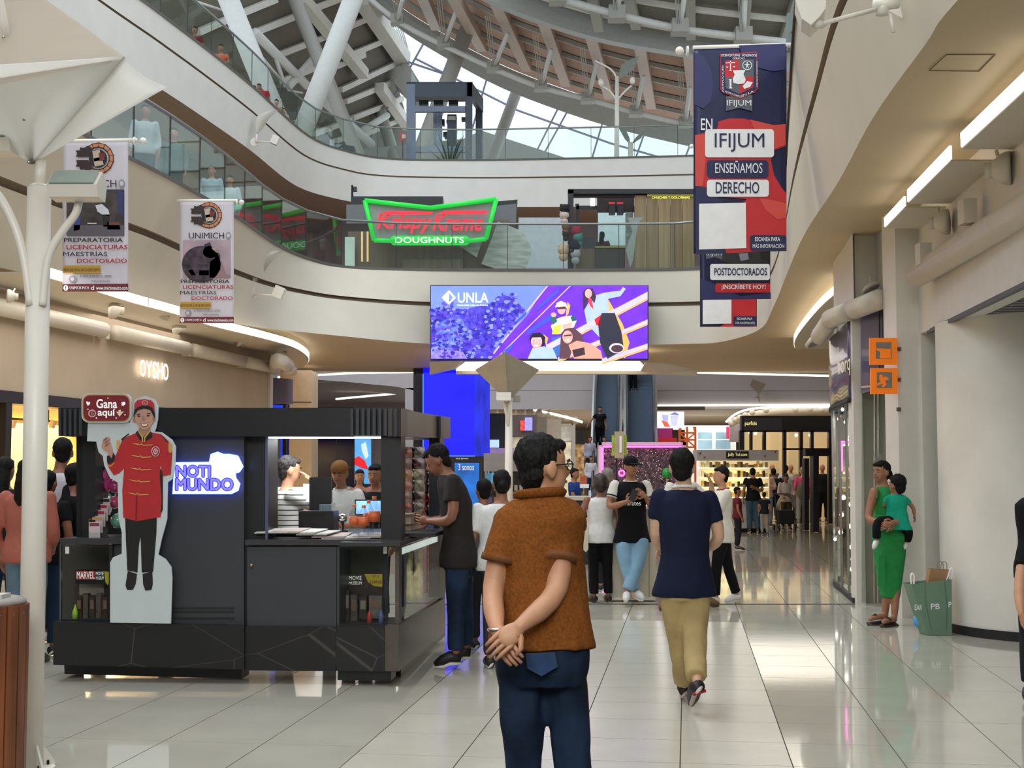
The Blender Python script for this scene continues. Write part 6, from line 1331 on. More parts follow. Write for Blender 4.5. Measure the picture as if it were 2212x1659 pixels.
# ================================================================ ESCALATORS
es = thing('escalator', 'left escalator with dark steps rising to the middle floor behind the pink-framed stand', 'escalator', V(P(1300, 1100, 51).x, 51, 0))
M_step = mat('dark_blue_step', '#5a6c80', .5); M_glr = mat('escalator_side_glass', '#b9c9cb', .2); M_rub = mat('black_handrail', '#15171a', .4)
SL = math.tan(math.radians(30)); ye0 = 51.; 
def esc(par, pxl, pxr):
    # pxl/pxr: (px at z~1.6 , px at top)
    nst = 31
    def xat(c, z): return P(c[0] + (c[1] - c[0]) * (z / 6.2), 900, 51 + z / SL).x
    for i in range(nst):
        z = .2 * i; y = ye0 + z / SL; xl, xr = xat(pxl, z), xat(pxr, z)
        MB().box(xl, xr, y, y + .36, z, z + .2).build('step', M_step, par); 
    for c, s_ in ((pxl, -1), (pxr, 1)):
        a = V(xat(c, 0), ye0 - .5, 0); b_ = V(xat(c, 6.2), ye0 + 6.2 / SL, 6.2)
        MB().prism([a, b_, b_ + V(0, 0, .95), a + V(0, 0, .95)], (.04 * s_, 0, 0)).build('balustrade', M_glr, par)
        MB().tube([a + V(0, -.3, .5), a + V(0, -.1, .95), b_ + V(0, 0, 1.0)], .055, 8).build('handrail', M_rub, par, True)
        MB().prism([a - V(0, 0, .0), b_ - V(0, 0, .0), b_ + V(0, 0, .25), a + V(0, 0, .25)], (.16 * s_, 0, 0)).build('skirt', mat('steel_skirt', '#d5dcdc', .4), par)
esc(es, (1277, 1290), (1330, 1338))
es2 = thing('escalator', 'right escalator with dark steps rising beside the first one', 'escalator', V(P(1390, 1100, 51).x, 51, 0))
esc(es2, (1352, 1355), (1408, 1413))
# ================================================================ DISTANT STANDS
def stand(lab, cat='kiosk', x=0, D=40, name='retail_stand', grp=None): return thing(name, lab, cat, V(P(x, 1000, D).x, D, 0), grp)
def gy(D): return 1012 + 1.62 * F / D      # floor line in px
pk = stand('stand with glittering wall framed in pink neon light below the escalators', 'kiosk', 1388, 31)
fb('glitter_wall', 1300, 963, 1476, gy(31), 31.05, .2, None or mat('glitter_wall_sequins', '#5c4654', .35, var=.9, scale=14, bump=.6), pk)
fb('white_frame', 1293, 955, 1482, 962, 31, .4, mat('white_frame_paint', '#d8d4dc', .4), pk); fb('white_frame', 1293, 955, 1300, gy(31), 31, .4, MATS['white_frame_paint'], pk); fb('white_frame', 1475, 955, 1482, gy(31), 31, .4, MATS['white_frame_paint'], pk)
for p, q in (((1302, 1060), (1302, 965)), ((1302, 965), (1473, 965)), ((1473, 965), (1473, 1000))): MB().tube([P(*p, 30.95), P(*q, 30.95)], .022, 8).build('neon_tube', MATS['pink_neon'], pk, True)
rnd = random.Random(3); mb = MB(); mb2 = MB()
for i in range(420):
    x, y = rnd.uniform(1305, 1470), rnd.uniform(970, 1090); s_ = rnd.uniform(.5, 1.5); m_ = mb if rnd.random() < .6 else mb2
    m_.poly([P(x - s_, y, 31.0), P(x, y + s_, 30.99), P(x + s_, y, 31.0), P(x, y - s_, 31.0)])
o = mb.build('gold_sequins', mat('gold_sequin', '#e8cfa0', .3, metal=.3, emit=.3), pk); o['kind'] = 'stuff'; o = mb2.build('pink_sequins', mat('pink_sequin', '#d88aa8', .3, metal=.3, emit=.2), pk); o['kind'] = 'stuff'
t = thing('neon_symbol', 'small pink neon flower symbol on the glitter wall', 'lamp', P(1343, 1022, 30.9))
MB().tube([P(1343 + 6 * math.cos(a / 6 * PI), 1022 + 6 * math.sin(a / 6 * PI), 31.02) for a in range(13)], .02, 6).build('tube', MATS['pink_neon'], t)
t = thing('green_balloon', 'green balloon beside the head of the man in the navy shirt', 'balloon', P(1440, 1022, 30.5)); MB().ball(P(1440, 1022, 30.5), .11, 12, 8, (1, 1, 1.1)).build('balloon', mat('green_balloon', '#18a040', .25), t, True); MB().tube([P(1440, 1031, 30.5), P(1441, 1070, 30.5)], .006, 4).build('string', M_lp, t)
# sign post
sp_ = stand('lime green and beige notice holder on a black post before the glitter wall', 'sign', 1342, 29, 'notice_stand')
fb('post', 1330, 988, 1334, gy(29), 29, .03, M_black, sp_); fb('base', 1318, gy(29) - 3, 1346, gy(29), 28.8, .4, M_black, sp_); fb('green_side', 1322, 940, 1330, 984, 29, .1, mat('lime_panel', '#a4c42c', .4, var=.4, scale=20), sp_); fb('green_side', 1346, 940, 1354, 984, 29, .1, MATS['lime_panel'], sp_); fb('beige_panel', 1328, 932, 1348, 990, 28.9, .1, mat('beige_panel', '#b5a488', .5), sp_); fb('white_sheet', 1338, 942, 1343, 978, 28.88, .01, WHT, sp_)
# cream counter behind jersey man and dark counter left of it
ct = stand('cream block counter that the man in the black and white jersey leans on', 'counter', 1365, 16.1, 'reception_counter')
M_cc = mat('cream_counter_block', '#c6bda8', .4, var=.03)
fb('body', 1318, 1100, 1417, 1297, 16.0, .7, M_cc, ct); fb('counter_top', 1314, 1094, 1420, 1100, 15.95, .8, mat('cream_top', '#d8d2c2', .3), ct); fb('plinth', 1320, 1290, 1415, 1297, 15.98, .02, MATS['cream_top'], ct); fb('seam', 1402, 1100, 1403, 1292, 15.99, .01, M_groove, ct); fb('yellow_strip', 1415, 1105, 1421, 1160, 15.9, .02, OCH, ct)
ct = stand('long counter with pale top and dark front behind the man in the brown polo', 'counter', 1240, 22, 'cafe_counter')
fb('counter_top', 1200, 1073, 1300, 1081, 22, .8, mat('marble_top', '#b9b0a0', .3), ct); fb('dark_front', 1204, 1081, 1298, gy(22), 22.1, .6, M_k2, ct); fb('magenta_panel', 1262, 1090, 1290, 1104, 22.05, .03, mat('magenta_panel', '#7e1c5c', .5), ct)
fb('glass_case', 1215, 1048, 1290, 1073, 22.2, .4, G_clear, ct); fb('orange_box', 1254, 1028, 1268, 1046, 22.4, .2, mat('orange_box', '#a8502c', .5), ct); fb('paper', 1254, 1046, 1272, 1054, 22.3, .2, WHT, ct)
# grey stand behind left of pole
ct = stand('grey stand with hanging blue bags left of the white lamp pole', 'kiosk', 1078, 26)
M_gs = mat('grey_stand_panel', '#8a8482', .5); fb('header', 1045, 979, 1175, 1018, 26, .5, M_gs, ct); fb('post', 1047, 1018, 1052, gy(26), 26, .1, M_gs, ct); fb('counter', 1048, 1090, 1180, gy(26), 26, .5, mat('brown_counter_front', '#5a4334', .5, var=.3, scale=5), ct); fb('back', 1052, 1018, 1175, 1090, 26.8, .05, mat('shelf_back_dark', '#3a3230', .6, var=.6, scale=8), ct)
for i, (x0, x1, c) in enumerate(((1051, 1060, '#3f8fc0'), (1060, 1069, '#58a8d0'), (1069, 1073, '#a03060'))):
    t = thing('hanging_bag', ('left blue', 'right blue', 'narrow magenta')[i] + ' bag hanging from the grey stand behind the kiosk customer', 'bag', P(x0, 1020, 25.9)); fb('bag', x0, 1022, x1 - .5, 1046, 25.9, .1, mat('bagc' + c, c, .5), t); fb('handle', x0 + 3, 1018, x1 - 3, 1022, 25.9, .02, M_rail, t)
rnd = random.Random(8)
ORD = 'first second third fourth fifth sixth seventh eighth ninth tenth eleventh twelfth thirteenth fourteenth fifteenth sixteenth seventeenth eighteenth nineteenth twentieth twenty-first twenty-second twenty-third last'.split()
CN = {'#b9b4c8': 'lilac', '#6a5c88': 'purple', '#c88a70': 'salmon', '#d8d2c8': 'cream', '#50466a': 'violet', '#8f2e3c': 'dark red', '#3a2c1c': 'dark brown', '#8a6a3c': 'brown', '#c9a25c': 'golden', '#20201c': 'black', '#6a5a48': 'taupe', '#d8cdb0': 'cream', '#5c3a34': 'maroon'}
for i in range(22):
    x = 1056 + (i % 11) * 11; y = 1086 - (i // 11) * 26; c = rnd.choice(['#b9b4c8', '#6a5c88', '#c88a70', '#d8d2c8', '#50466a', '#8f2e3c'])
    t = thing('display_item', '%s boxed item, %s from the left on the %s shelf of the grey stand' % (CN[c], ORD[i % 11], ('lower', 'upper')[i // 11]), 'box', P(x, y, 26.5), 'boxed items in the grey stand'); fb('box', x, y - 12, x + 7, y, 26.5, .1, mat('item' + c, c, .5), t)
# shops far left-centre
ls = stand('dark shop with lilac panels and small lit sign right of the blue LED tower', 'shopfront', 1078, 48, 'shopfront')
fb('dark_front', 1057, 893, 1100, 1000, 48, .2, mat('navy_front', '#101420', .3), ls); fb('lit_sign', 1057, 950, 1078, 967, 47.9, .1, em('#a8c8f4'), ls); fb('lilac_panel', 1057, 968, 1110, 985, 47.9, .1, mat('lilac_panel', '#a487c0', .5, emit=.2), ls); fb('counter', 1057, 985, 1110, gy(48), 48, .3, M_gs, ls)
ls = stand('grey shopfront with a blurred red and blue lit sign behind the brown-polo man', 'shopfront', 1140, 50, 'shopfront')
fb('fascia', 1106, 896, 1160, 944, 50, .2, mat('taupe_fascia', '#6f6660', .5), ls); fb('red_sign', 1124, 908, 1134, 930, 49.8, .1, em('#e04848', .5, 10), ls); fb('blue_sign', 1134, 902, 1150, 930, 49.8, .1, em('#9a98f0', .3, 10), ls); fb('pier', 1160, 900, 1180, gy(50), 50, .2, mat('khaki_pier', '#8a7f6c', .5), ls)
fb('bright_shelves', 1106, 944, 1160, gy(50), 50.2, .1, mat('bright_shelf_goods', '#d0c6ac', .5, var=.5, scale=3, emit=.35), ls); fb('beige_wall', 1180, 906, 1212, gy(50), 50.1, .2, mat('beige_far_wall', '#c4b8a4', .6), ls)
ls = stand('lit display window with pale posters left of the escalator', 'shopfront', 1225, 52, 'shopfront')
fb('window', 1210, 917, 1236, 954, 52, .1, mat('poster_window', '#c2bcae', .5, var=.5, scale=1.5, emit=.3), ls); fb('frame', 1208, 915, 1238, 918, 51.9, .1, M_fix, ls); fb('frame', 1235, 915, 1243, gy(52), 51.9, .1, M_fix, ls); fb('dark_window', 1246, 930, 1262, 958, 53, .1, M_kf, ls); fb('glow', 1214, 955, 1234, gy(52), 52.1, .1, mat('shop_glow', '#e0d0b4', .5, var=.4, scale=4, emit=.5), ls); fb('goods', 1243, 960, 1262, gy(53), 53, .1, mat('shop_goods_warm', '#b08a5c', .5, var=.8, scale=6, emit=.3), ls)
t = thing('curved_cove_light', 'curved lit ceiling edge with a row of round spotlights left of the escalator', 'lamp', P(1150, 885, 64))
cvp = [P(x, y, 64 - i * .2) for i, (x, y) in enumerate(((1055, 874), (1090, 875), (1130, 881), (1180, 891), (1230, 903), (1258, 912)))]
MB().tube(catmull(cvp, 4), .06, 6).build('light_line', M_strip, t, True)
for i in range(10):
    x = 1065 + i * 20; y = 886 + max(0, i - 2) ** 1.5 * 1.15; MB().ball(P(x, y, 63.5), .2, 10, 6).build('spot_head', M_fix, t, True)
t = thing('ceiling_skylight', 'bright rectangular ceiling opening seen beyond the escalator on the left', 'lamp', P(1240, 895, 75)); MB().prism([P(1205, 884, 70), P(1262, 888, 70), P(1262, 905, 84), P(1240, 902, 84)], (0, 0, .05)).build('diffuser', mat('soft_diffuser', '#fff2e0', .5, var=0, emit=.9), t)
# right of escalator: screens, orange frame, bright shop
t = thing('menu_screen', 'white screen with drink cup pictures right of the escalators', 'screen', P(1448, 900, 55)); fb('panel', 1420, 889, 1478, 925, 55, .1, em('#dfe2f6', .03), t)
pl = fplane(54.9)
prt('cup', pl, [(1430, 896), (1444, 896), (1442, 914), (1432, 914)], .02, em('#b0b4e0'), t); prt('cup', pl, [(1448, 898), (1466, 896), (1462, 920), (1450, 920)], .02, em('#c8ccea'), t); prt('orange_swirl', pl, [(1428, 908), (1442, 912), (1448, 922), (1436, 922)], .03, em('#e0643c'), t); prt('cup_lid', pl, [(1446, 896), (1458, 890), (1468, 896)], .03, em('#7a78b8'), t)
t = stand('magenta and red counter stand below the drinks screen', 'kiosk', 1442, 56); fb('magenta_wall', 1422, 924, 1452, 948, 56, .1, mat('magenta_wall', '#a0246c', .5, emit=.3), t); fb('red_box', 1422, 946, 1462, 956, 55.8, .3, mat('bright_red_box', '#c42424', .5, emit=.3), t); fb('body', 1424, 956, 1460, gy(56), 56, .2, M_gs, t)
t = stand('orange steel climbing frame tower beyond the pink-framed stand', 'playground', 1484, 58, 'climbing_frame')
M_of = mat('orange_tube', '#e06a34', .5, emit=.25)
for x in (1468, 1484, 1502): MB().tube([P(x, 922, 58), P(x, gy(58), 58)], .05, 6).build('upright', M_of, t)
for y in (935, 950, 966, 982): MB().tube([P(1466, y, 58), P(1504, y, 58)], .04, 6).build('rail', M_of, t)
for p, q in (((1468, 935), (1484, 950)), ((1484, 950), (1502, 935)), ((1468, 966), (1484, 950)), ((1484, 950), (1502, 966)), ((1472, 922), (1468, 935)), ((1498, 922), (1502, 935))): MB().tube([P(*p, 58), P(*q, 58)], .035, 6).build('brace', M_of, t)
t = stand('bright shop window with pale blue posters beyond the orange frame', 'shopfront', 1540, 70, 'shopfront')
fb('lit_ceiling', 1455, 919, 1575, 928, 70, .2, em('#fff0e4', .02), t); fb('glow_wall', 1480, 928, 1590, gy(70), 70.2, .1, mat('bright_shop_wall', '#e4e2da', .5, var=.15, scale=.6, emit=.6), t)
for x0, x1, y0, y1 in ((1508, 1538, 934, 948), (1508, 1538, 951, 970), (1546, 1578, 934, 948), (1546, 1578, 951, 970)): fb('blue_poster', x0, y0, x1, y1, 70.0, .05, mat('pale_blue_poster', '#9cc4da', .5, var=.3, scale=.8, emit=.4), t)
fb('pink_banner', 1569, 922, 1576, 948, 66, .05, mat('hot_pink', '#e43c74', .5, emit=.5), t); fb('side_wall', 1576, 915, 1600, 955, 65, .1, mat('pinkish_wall', '#d8ccd4', .5), t)
t = thing('ceiling_skylight', 'bright trapezoid ceiling opening above the menu screen', 'lamp', P(1515, 895, 75)); MB().prism([P(1425, 890, 68), P(1525, 886, 66), P(1555, 887, 66), P(1543, 907, 90), P(1425, 907, 90)], (0, 0, .05)).build('diffuser', MATS['soft_diffuser'], t)
t = thing('ceiling_beam', 'dark ceiling soffit block right of the escalators', 'beam', P(1470, 880, 62)); fb('block', 1420, 878, 1523, 886, 62.5, .3, mat('taupe_beam', '#7c7064', .6), t)
# perfume kiosk
pf_ = stand('long white perfume stand with lit shelves beyond the boy in the white jersey', 'kiosk', 1590, 33)
Dp = 33; gp_ = gy(Dp)
fb('header', 1506, 972, 1682, 995, Dp, .8, mat('pale_grey_header', '#b9b4b6', .5), pf_); fb('sign_plate', 1569, 975, 1617, 990, Dp - .05, .05, M_kf, pf_); ptext('lettering', 'Jolly Tuf.com', (1572, 978, 1614, 987), fplane(Dp - .06), .01, em('#e8d890', e=.7), pf_)
for x, y in ((1512, 979), (1521, 988), (1652, 985), (1674, 976)): prt('bird_print', fplane(Dp), [(x - 3, y - 2), (x, y), (x + 4, y - 3), (x + 1, y + 3)], .01, M_dark, pf_)
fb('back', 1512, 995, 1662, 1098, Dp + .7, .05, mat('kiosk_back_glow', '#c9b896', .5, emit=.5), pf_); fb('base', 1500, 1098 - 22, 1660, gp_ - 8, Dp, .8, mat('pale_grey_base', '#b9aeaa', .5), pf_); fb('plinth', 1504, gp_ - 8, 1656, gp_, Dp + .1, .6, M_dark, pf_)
M_lg = mat('lit_shelf_edge', '#f4eec0', .5, var=0, emit=1.6)
rnd = random.Random(5); names = ('top', 'upper middle', 'lower middle', 'lowest')
for k, y in enumerate((1010, 1031, 1052, 1074)):
    fb('shelf', 1514, y, 1660, y + 2, Dp + .1, .5, M_lg, pf_)
    for i in range(24):
        x = 1516 + i * 6; h = rnd.uniform(6, 15); c = rnd.choice(['#3a2c1c', '#8a6a3c', '#c9a25c', '#20201c', '#6a5a48', '#d8cdb0', '#5c3a34'])
        t = thing('perfume_box', '%s box, %s from the left on the %s shelf of the perfume stand' % (CN[c], ORD[i], names[k]), 'box', P(x, y, Dp + .3), 'perfume boxes on the %s shelf' % names[k]); fb('box', x, y - h, x + 4.5, y, Dp + .25, .15, mat('perf' + c, c, .35, emit=.06), t); 
# black shopfront
bs = stand('black framed clothing shop with warm lit windows at the far right of the hall', 'shopfront', 1700, 38, 'shopfront')
Db = 38; gb = gy(Db); M_bf = mat('black_shop_frame', '#17171c', .4)
fb('fascia', 1602, 898, 1800, 933, Db, .3, M_bf, bs); fb('fascia_panel', 1608, 903, 1690, 930, Db - .03, .03, mat('charcoal_fascia', '#2c2c33', .4), bs); ptext('lettering', 'parfois', (1609, 910, 1635, 921), fplane(Db - .05), .01, em('#e8e088', e=.8), bs)
for x0, x1 in ((1598, 1608), (1621, 1626), (1649, 1655), (1692, 1699), (1728, 1735), (1752, 1758), (1790, 1800)): fb('frame_post', x0, 930, x1, gb, Db, .2, M_bf, bs)
fb('frame_beam', 1692, 968, 1795, 972, Db, .15, M_bf, bs); M_ws = mat('glowing_warm_wall', '#cdae80', .6, var=.12, scale=.7, emit=.45)  # warm shop lighting put into the inner wall as emission
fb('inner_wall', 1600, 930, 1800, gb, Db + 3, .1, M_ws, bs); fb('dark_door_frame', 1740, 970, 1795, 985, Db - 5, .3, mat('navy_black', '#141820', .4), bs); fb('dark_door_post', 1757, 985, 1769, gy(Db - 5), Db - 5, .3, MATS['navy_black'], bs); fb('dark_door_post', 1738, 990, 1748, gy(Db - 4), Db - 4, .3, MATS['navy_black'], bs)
for x, y in ((1632, 936), (1720, 940), (1750, 940), (1620, 934)): MB().ball(P(x, y, Db + 1), .05, 8, 5).build('spot_lamp', M_lite, bs)
for x in (1612, 1636, 1672, 1712, 1744): fb('glass_pane', x - 8, 935, x + 12, gb - 2, Db + .1, .02, G_clear, bs)
t = thing('hazard_strip', 'black and yellow striped strip on the floor by the black shop', 'strip', V(P(1780, 1118, 33).x, 33, 0))
for i in range(9): MB().prism([PZ(1758 + i * 5, 1122, .01), PZ(1760.5 + i * 5, 1122, .01), PZ(1764 + i * 5, 1116, .01), PZ(1761.5 + i * 5, 1116, .01)], (0, 0, .01)).build('yellow_bar', mp('#c9b860'), t); MB().prism([PZ(1760.5 + i * 5, 1122, .01), PZ(1763 + i * 5, 1122, .01), PZ(1766.5 + i * 5, 1116, .01), PZ(1764 + i * 5, 1116, .01)], (0, 0, .01)).build('black_bar', M_dark, t)
t = thing('curved_cove_light', 'curved row of round spotlights along the ceiling before the black shop', 'lamp', P(1700, 885, 42))
MB().tube(catmull([P(x, y, 42) for x, y in ((1795, 879), (1740, 878), (1680, 879), (1620, 884), (1588, 895), (1568, 912))], 4), .035, 6).build('light_line', M_strip, t, True); MB().tube(catmull([P(x, y, 43) for x, y in ((1795, 886), (1700, 888), (1640, 894), (1598, 905), (1575, 917))], 4), .12, 8).build('duct', M_fix, t, True)
for x, y in ((1775, 885), (1750, 884), (1718, 885), (1655, 886), (1625, 891), (1610, 897), (1598, 902), (1588, 907)): MB().ball(P(x, y, 42.2), .1, 10, 6).build('spot_head', M_fix, t, True)
# stroller
t = thing('baby_stroller', 'black baby stroller with a grey hood in the middle distance', 'stroller', V(P(1697, 1140, 33.5).x, 33.5, 0))
D0 = 33.5; bx_ = P(1697, 1140, D0).x; g0_ = 0
for dx in (-.27, -.2, .2, .27):
    MB().lathe([(.09, -.018), (.1, -.01), (.1, .01), (.09, .018)], (bx_ + dx, D0 - .2 if abs(dx) < .25 else D0 + .15, .1), 14, Matrix.Rotation(PI / 2, 4, 'Y')).build('wheel', M_black, t, True)
MB().tube([V(bx_ - .25, D0 - .2, .1), V(bx_ - .2, D0 + .3, .95)], .015, 6).build('frame_tube', M_black, t); MB().tube([V(bx_ + .25, D0 - .2, .1), V(bx_ + .2, D0 + .3, .95)], .015, 6).build('frame_tube', M_black, t); MB().tube([V(bx_ - .2, D0 + .32, .96), V(bx_ + .2, D0 + .32, .96)], .02, 8).build('handle', M_black, t)
MB().box(bx_ - .19, bx_ + .19, D0 - .2, D0 + .2, .2, .55).build('seat', mat('black_fabric', '#16161a', .8), t); MB().grid([[V(bx_ + .22 * math.cos(a), D0 - .25 + .35 * k, .55 + .45 * math.sin(a) * (1 - .15 * k)) for a in [PI * i / 8 for i in range(9)]] for k in (0, .5, 1)]).build('hood', mat('grey_beige_hood', '#8a8078', .7), t, True, solid=.01)
MB().box(bx_ - .12, bx_ + .12, D0 - .24, D0 - .2, .22, .4).build('footrest', M_black, t)
# shopping bag by the column
t = thing('shopping_bag', 'large green paper shopping bag with white letters beside the round white column', 'bag', PZ(2012, 1362, 0))
Dg = 12.72; M_gb_ = mat('green_bag_paper', '#6d8a74', .6, var=.06, scale=4, bump=.2)
fr = [P(x, y, Dg) for x, y in ((1990, 1356), (2004, 1363), (2056, 1362), (2056, 1252), (1968, 1262))]; q_ = [P(x, y, Dg) for x, y in ((2004, 1363), (2056, 1362), (2056, 1252), (1968, 1262))]
q_[0].z = q_[1].z = 0.003
MB().add([p for p in q_] + [p + V(-.03, .16, 0) for p in q_], [(0, 1, 2, 3), (4, 7, 6, 5), (0, 3, 7, 4), (1, 5, 6, 2), (0, 4, 5, 1)]).build('bag_body', M_gb_, t)
MB().tube([P(1998, 1260, Dg - .004), P(1999, 1300, Dg - .004), P(2012, 1362, Dg - .004)], .0025, 4).build('crease', mat('dark_green_crease', '#4f6a57', .6), t); MB().tube([P(2040, 1256, Dg - .004), P(2046, 1310, Dg - .004), P(2044, 1361, Dg - .004)], .0025, 4).build('crease', MATS['dark_green_crease'], t)
pl = fplane(Dg); ptext('lettering', 'PB', (2011, 1304, 2030, 1316), pl, .006, WHT, t, bold=.01); ptext('lettering', 'P', (2049, 1300, 2055, 1312), pl, .006, WHT, t, bold=.01); ptext('lettering', 'EAR', (1976, 1306, 1992, 1318), pl, .006, WHT, t, bold=.01)
MB().tube(catmull([P(x, y, Dg) for x, y in ((1969, 1262), (1968, 1245), (1971, 1239), (1975, 1246), (1974, 1262))], 4), .009, 6).build('handle', WHT, t, True); MB().tube(catmull([P(x, y, Dg + .1) for x, y in ((2044, 1258), (2052, 1232), (2057, 1229), (2056, 1254))], 4), .009, 6).build('handle', WHT, t, True)
t = thing('paper_bag', 'small brown paper bag with twisted handles standing in the green bag', 'bag', P(2025, 1262, Dg + .12))
q_ = [P(x, y, Dg + .1) for x, y in ((2002, 1275), (2050, 1268), (2050, 1231), (2010, 1229))]
MB().add(q_ + [p + V(0, .1, 0) for p in q_], [(0, 1, 2, 3), (4, 7, 6, 5), (0, 3, 7, 4), (1, 5, 6, 2), (0, 4, 5, 1)]).build('bag_body', mat('kraft_paper', '#a8805a', .7), t)
for dx in (0, 8): MB().tube(catmull([P(x + dx, y, Dg + .12) for x, y in ((2024, 1231), (2026, 1217), (2032, 1213), (2037, 1218), (2037, 1231))], 4), .004, 5).build('handle', mat('kraft_cord', '#8d8074', .7), t)
t = thing('plastic_bag', 'crumpled white and blue bag tucked behind the green shopping bag', 'bag', PZ(1984, 1350, 0)); MB().ball(P(1984, 1310, Dg + .2), .1, 10, 8, (.6, .6, 1.6)).build('bag_body', mat('white_blue_plastic', '#b9ccd8', .3, var=.3, scale=9), t, True); MB().ball(P(1984, 1341, Dg + .15), .07, 10, 8, (.8, .6, 1)).build('blue_part', mat('sky_blue_plastic', '#5aa0d0', .3), t, True)
# ================================================================ PEOPLE
from mathutils import noise
def skin(k): return mat('skin_' + k, {'a': '#b98363', 'b': '#c69372', 'c': '#9a6a4e', 'd': '#8a5a42', 'e': '#d3a68a'}[k], .5, var=.07, scale=14)
def cloth(c, k='', **kw): return mat('cloth_' + c + k, c, .85, var=kw.get('var', .07), scale=kw.get('scale', 18), bump=kw.get('bump', .25), bscale=kw.get('bscale', 9), spec=.2)
M_hair = mat('black_hair', '#0d0b0a', .75, var=.5, scale=40, stretch=(1, 1, .3), bump=.2, spec=.25)
M_hairg = mat('greying_hair', '#141313', .75, var=.9, scale=60, bump=.3, spec=.25)
M_hairb = mat('brown_hair', '#2c1c14', .5, var=.4, scale=40, bump=.3)
TS = bpy.data.scenes.new('workshop')
def remesh(mb, name, m, par, vox, it=4, folds=0., fs=7., extra=None, **kw):
    me = bpy.data.meshes.new('tmp'); me.from_pydata(mb.v, [], mb.f); me.update()
    o = bpy.data.objects.new('tmp', me); TS.collection.objects.link(o)
    r = o.modifiers.new('r', 'REMESH'); r.mode = 'VOXEL'; r.voxel_size = vox; r.adaptivity = 0
    s = o.modifiers.new('s', 'SMOOTH'); s.factor = .5; s.iterations = it
    with bpy.context.temp_override(scene=TS, view_layer=TS.view_layers[0]): dg = bpy.context.evaluated_depsgraph_get()
    m2 = bpy.data.meshes.new_from_object(o.evaluated_get(dg))
    vs = [v.co.copy() for v in m2.vertices]; fs_ = [tuple(p.vertices) for p in m2.polygons]
    if folds:
        ns = [v.normal.copy() for v in m2.vertices]
        for i, v in enumerate(vs):
            q = Vector((v.x * fs, v.y * fs, v.z * fs * .4)); n = noise.noise(q + Vector((3, 1, 7))) + .5 * noise.noise(q * 2.3)
            vs[i] = v + ns[i] * (folds * n)
    bpy.data.objects.remove(o); bpy.data.meshes.remove(me); bpy.data.meshes.remove(m2)
    out = MB(); out.add(vs, fs_)
    if extra: out.add(extra.v, extra.f)
    return out.build(name, m, par, True, **kw)
def estack(mb, st, n=20):
    """closed loft through horizontal ellipses: (centre, rx, ry, yaw)"""
    vs = []
    for c, rx, ry, yw in st:
        cy_, sy_ = math.cos(yw), math.sin(yw)
        for j in range(n):
            a = 2 * PI * j / n; e = 1.0
            x, y = rx * math.cos(a), ry * math.sin(a); vs.append(Vector(c) + V(x * cy_ - y * sy_, x * sy_ + y * cy_, 0))
    k = len(st)
    mb.add(vs, [(i * n + j, i * n + (j + 1) % n, (i + 1) * n + (j + 1) % n, (i + 1) * n + j) for i in range(k - 1) for j in range(n)] + [tuple(range(n))[::-1], tuple(range((k - 1) * n, k * n))])
def limb(mb, pts, rs, n=12, k=4):
    Q = catmull(pts, k); m = len(Q) - 1; R = []
    for i in range(m + 1):
        f = i / m * (len(rs) - 1); a = min(int(f), len(rs) - 2); R.append(rs[a] + (rs[a + 1] - rs[a]) * (f - a))
    mb.tube(Q, R, n)
    mb.ball(Q[0], R[0], n, 6); mb.ball(Q[-1], R[-1], n, 6)
def finger_set(mb, wr, d, up, s, curl=.5, n=6):
    """hand beyond wrist wr, direction d, palm normal up"""
    d = d.normalized(); side = d.cross(up).normalized(); up = side.cross(d).normalized()
    for i, (o_, L, ) in enumerate(((-.032, .062), (-.011, .072), (.011, .068), (.031, .054))):
        b = wr + d * .085 * s + side * o_ * s; a1 = curl * .6; a2 = curl * 1.4
        d1 = d * math.cos(a1) - up * math.sin(a1); d2 = d * math.cos(a2) - up * math.sin(a2)
        p1 = b + d1 * L * .55 * s; p2 = p1 + d2 * L * .5 * s
        mb.tube([b - d * .02 * s, b, p1, p2], [.0095 * s, .0092 * s, .0085 * s, .006 * s], n)
    tb_ = wr + d * .03 * s - side * .035 * s; t1 = tb_ + (d * .6 - side * .7).normalized() * .035 * s; t2 = t1 + (d * .9 - side * .2 - up * .3).normalized() * .03 * s
    mb.tube([wr + d * .02 * s - side * .015 * s, tb_, t1, t2], [.012 * s, .0125 * s, .0105 * s, .008 * s], n)
def palm(mb, wr, d, up, s):
    d = d.normalized(); side = d.cross(up).normalized(); up = side.cross(d).normalized()
    M_ = Matrix((side, d, up)).transposed().to_4x4()
    mb.ball(wr + d * .05 * s, .05 * s, 12, 8, (.85, 1.05, .38), M_); mb.ball(wr + d * .005 * s, .028 * s, 10, 6)
NP = [0]
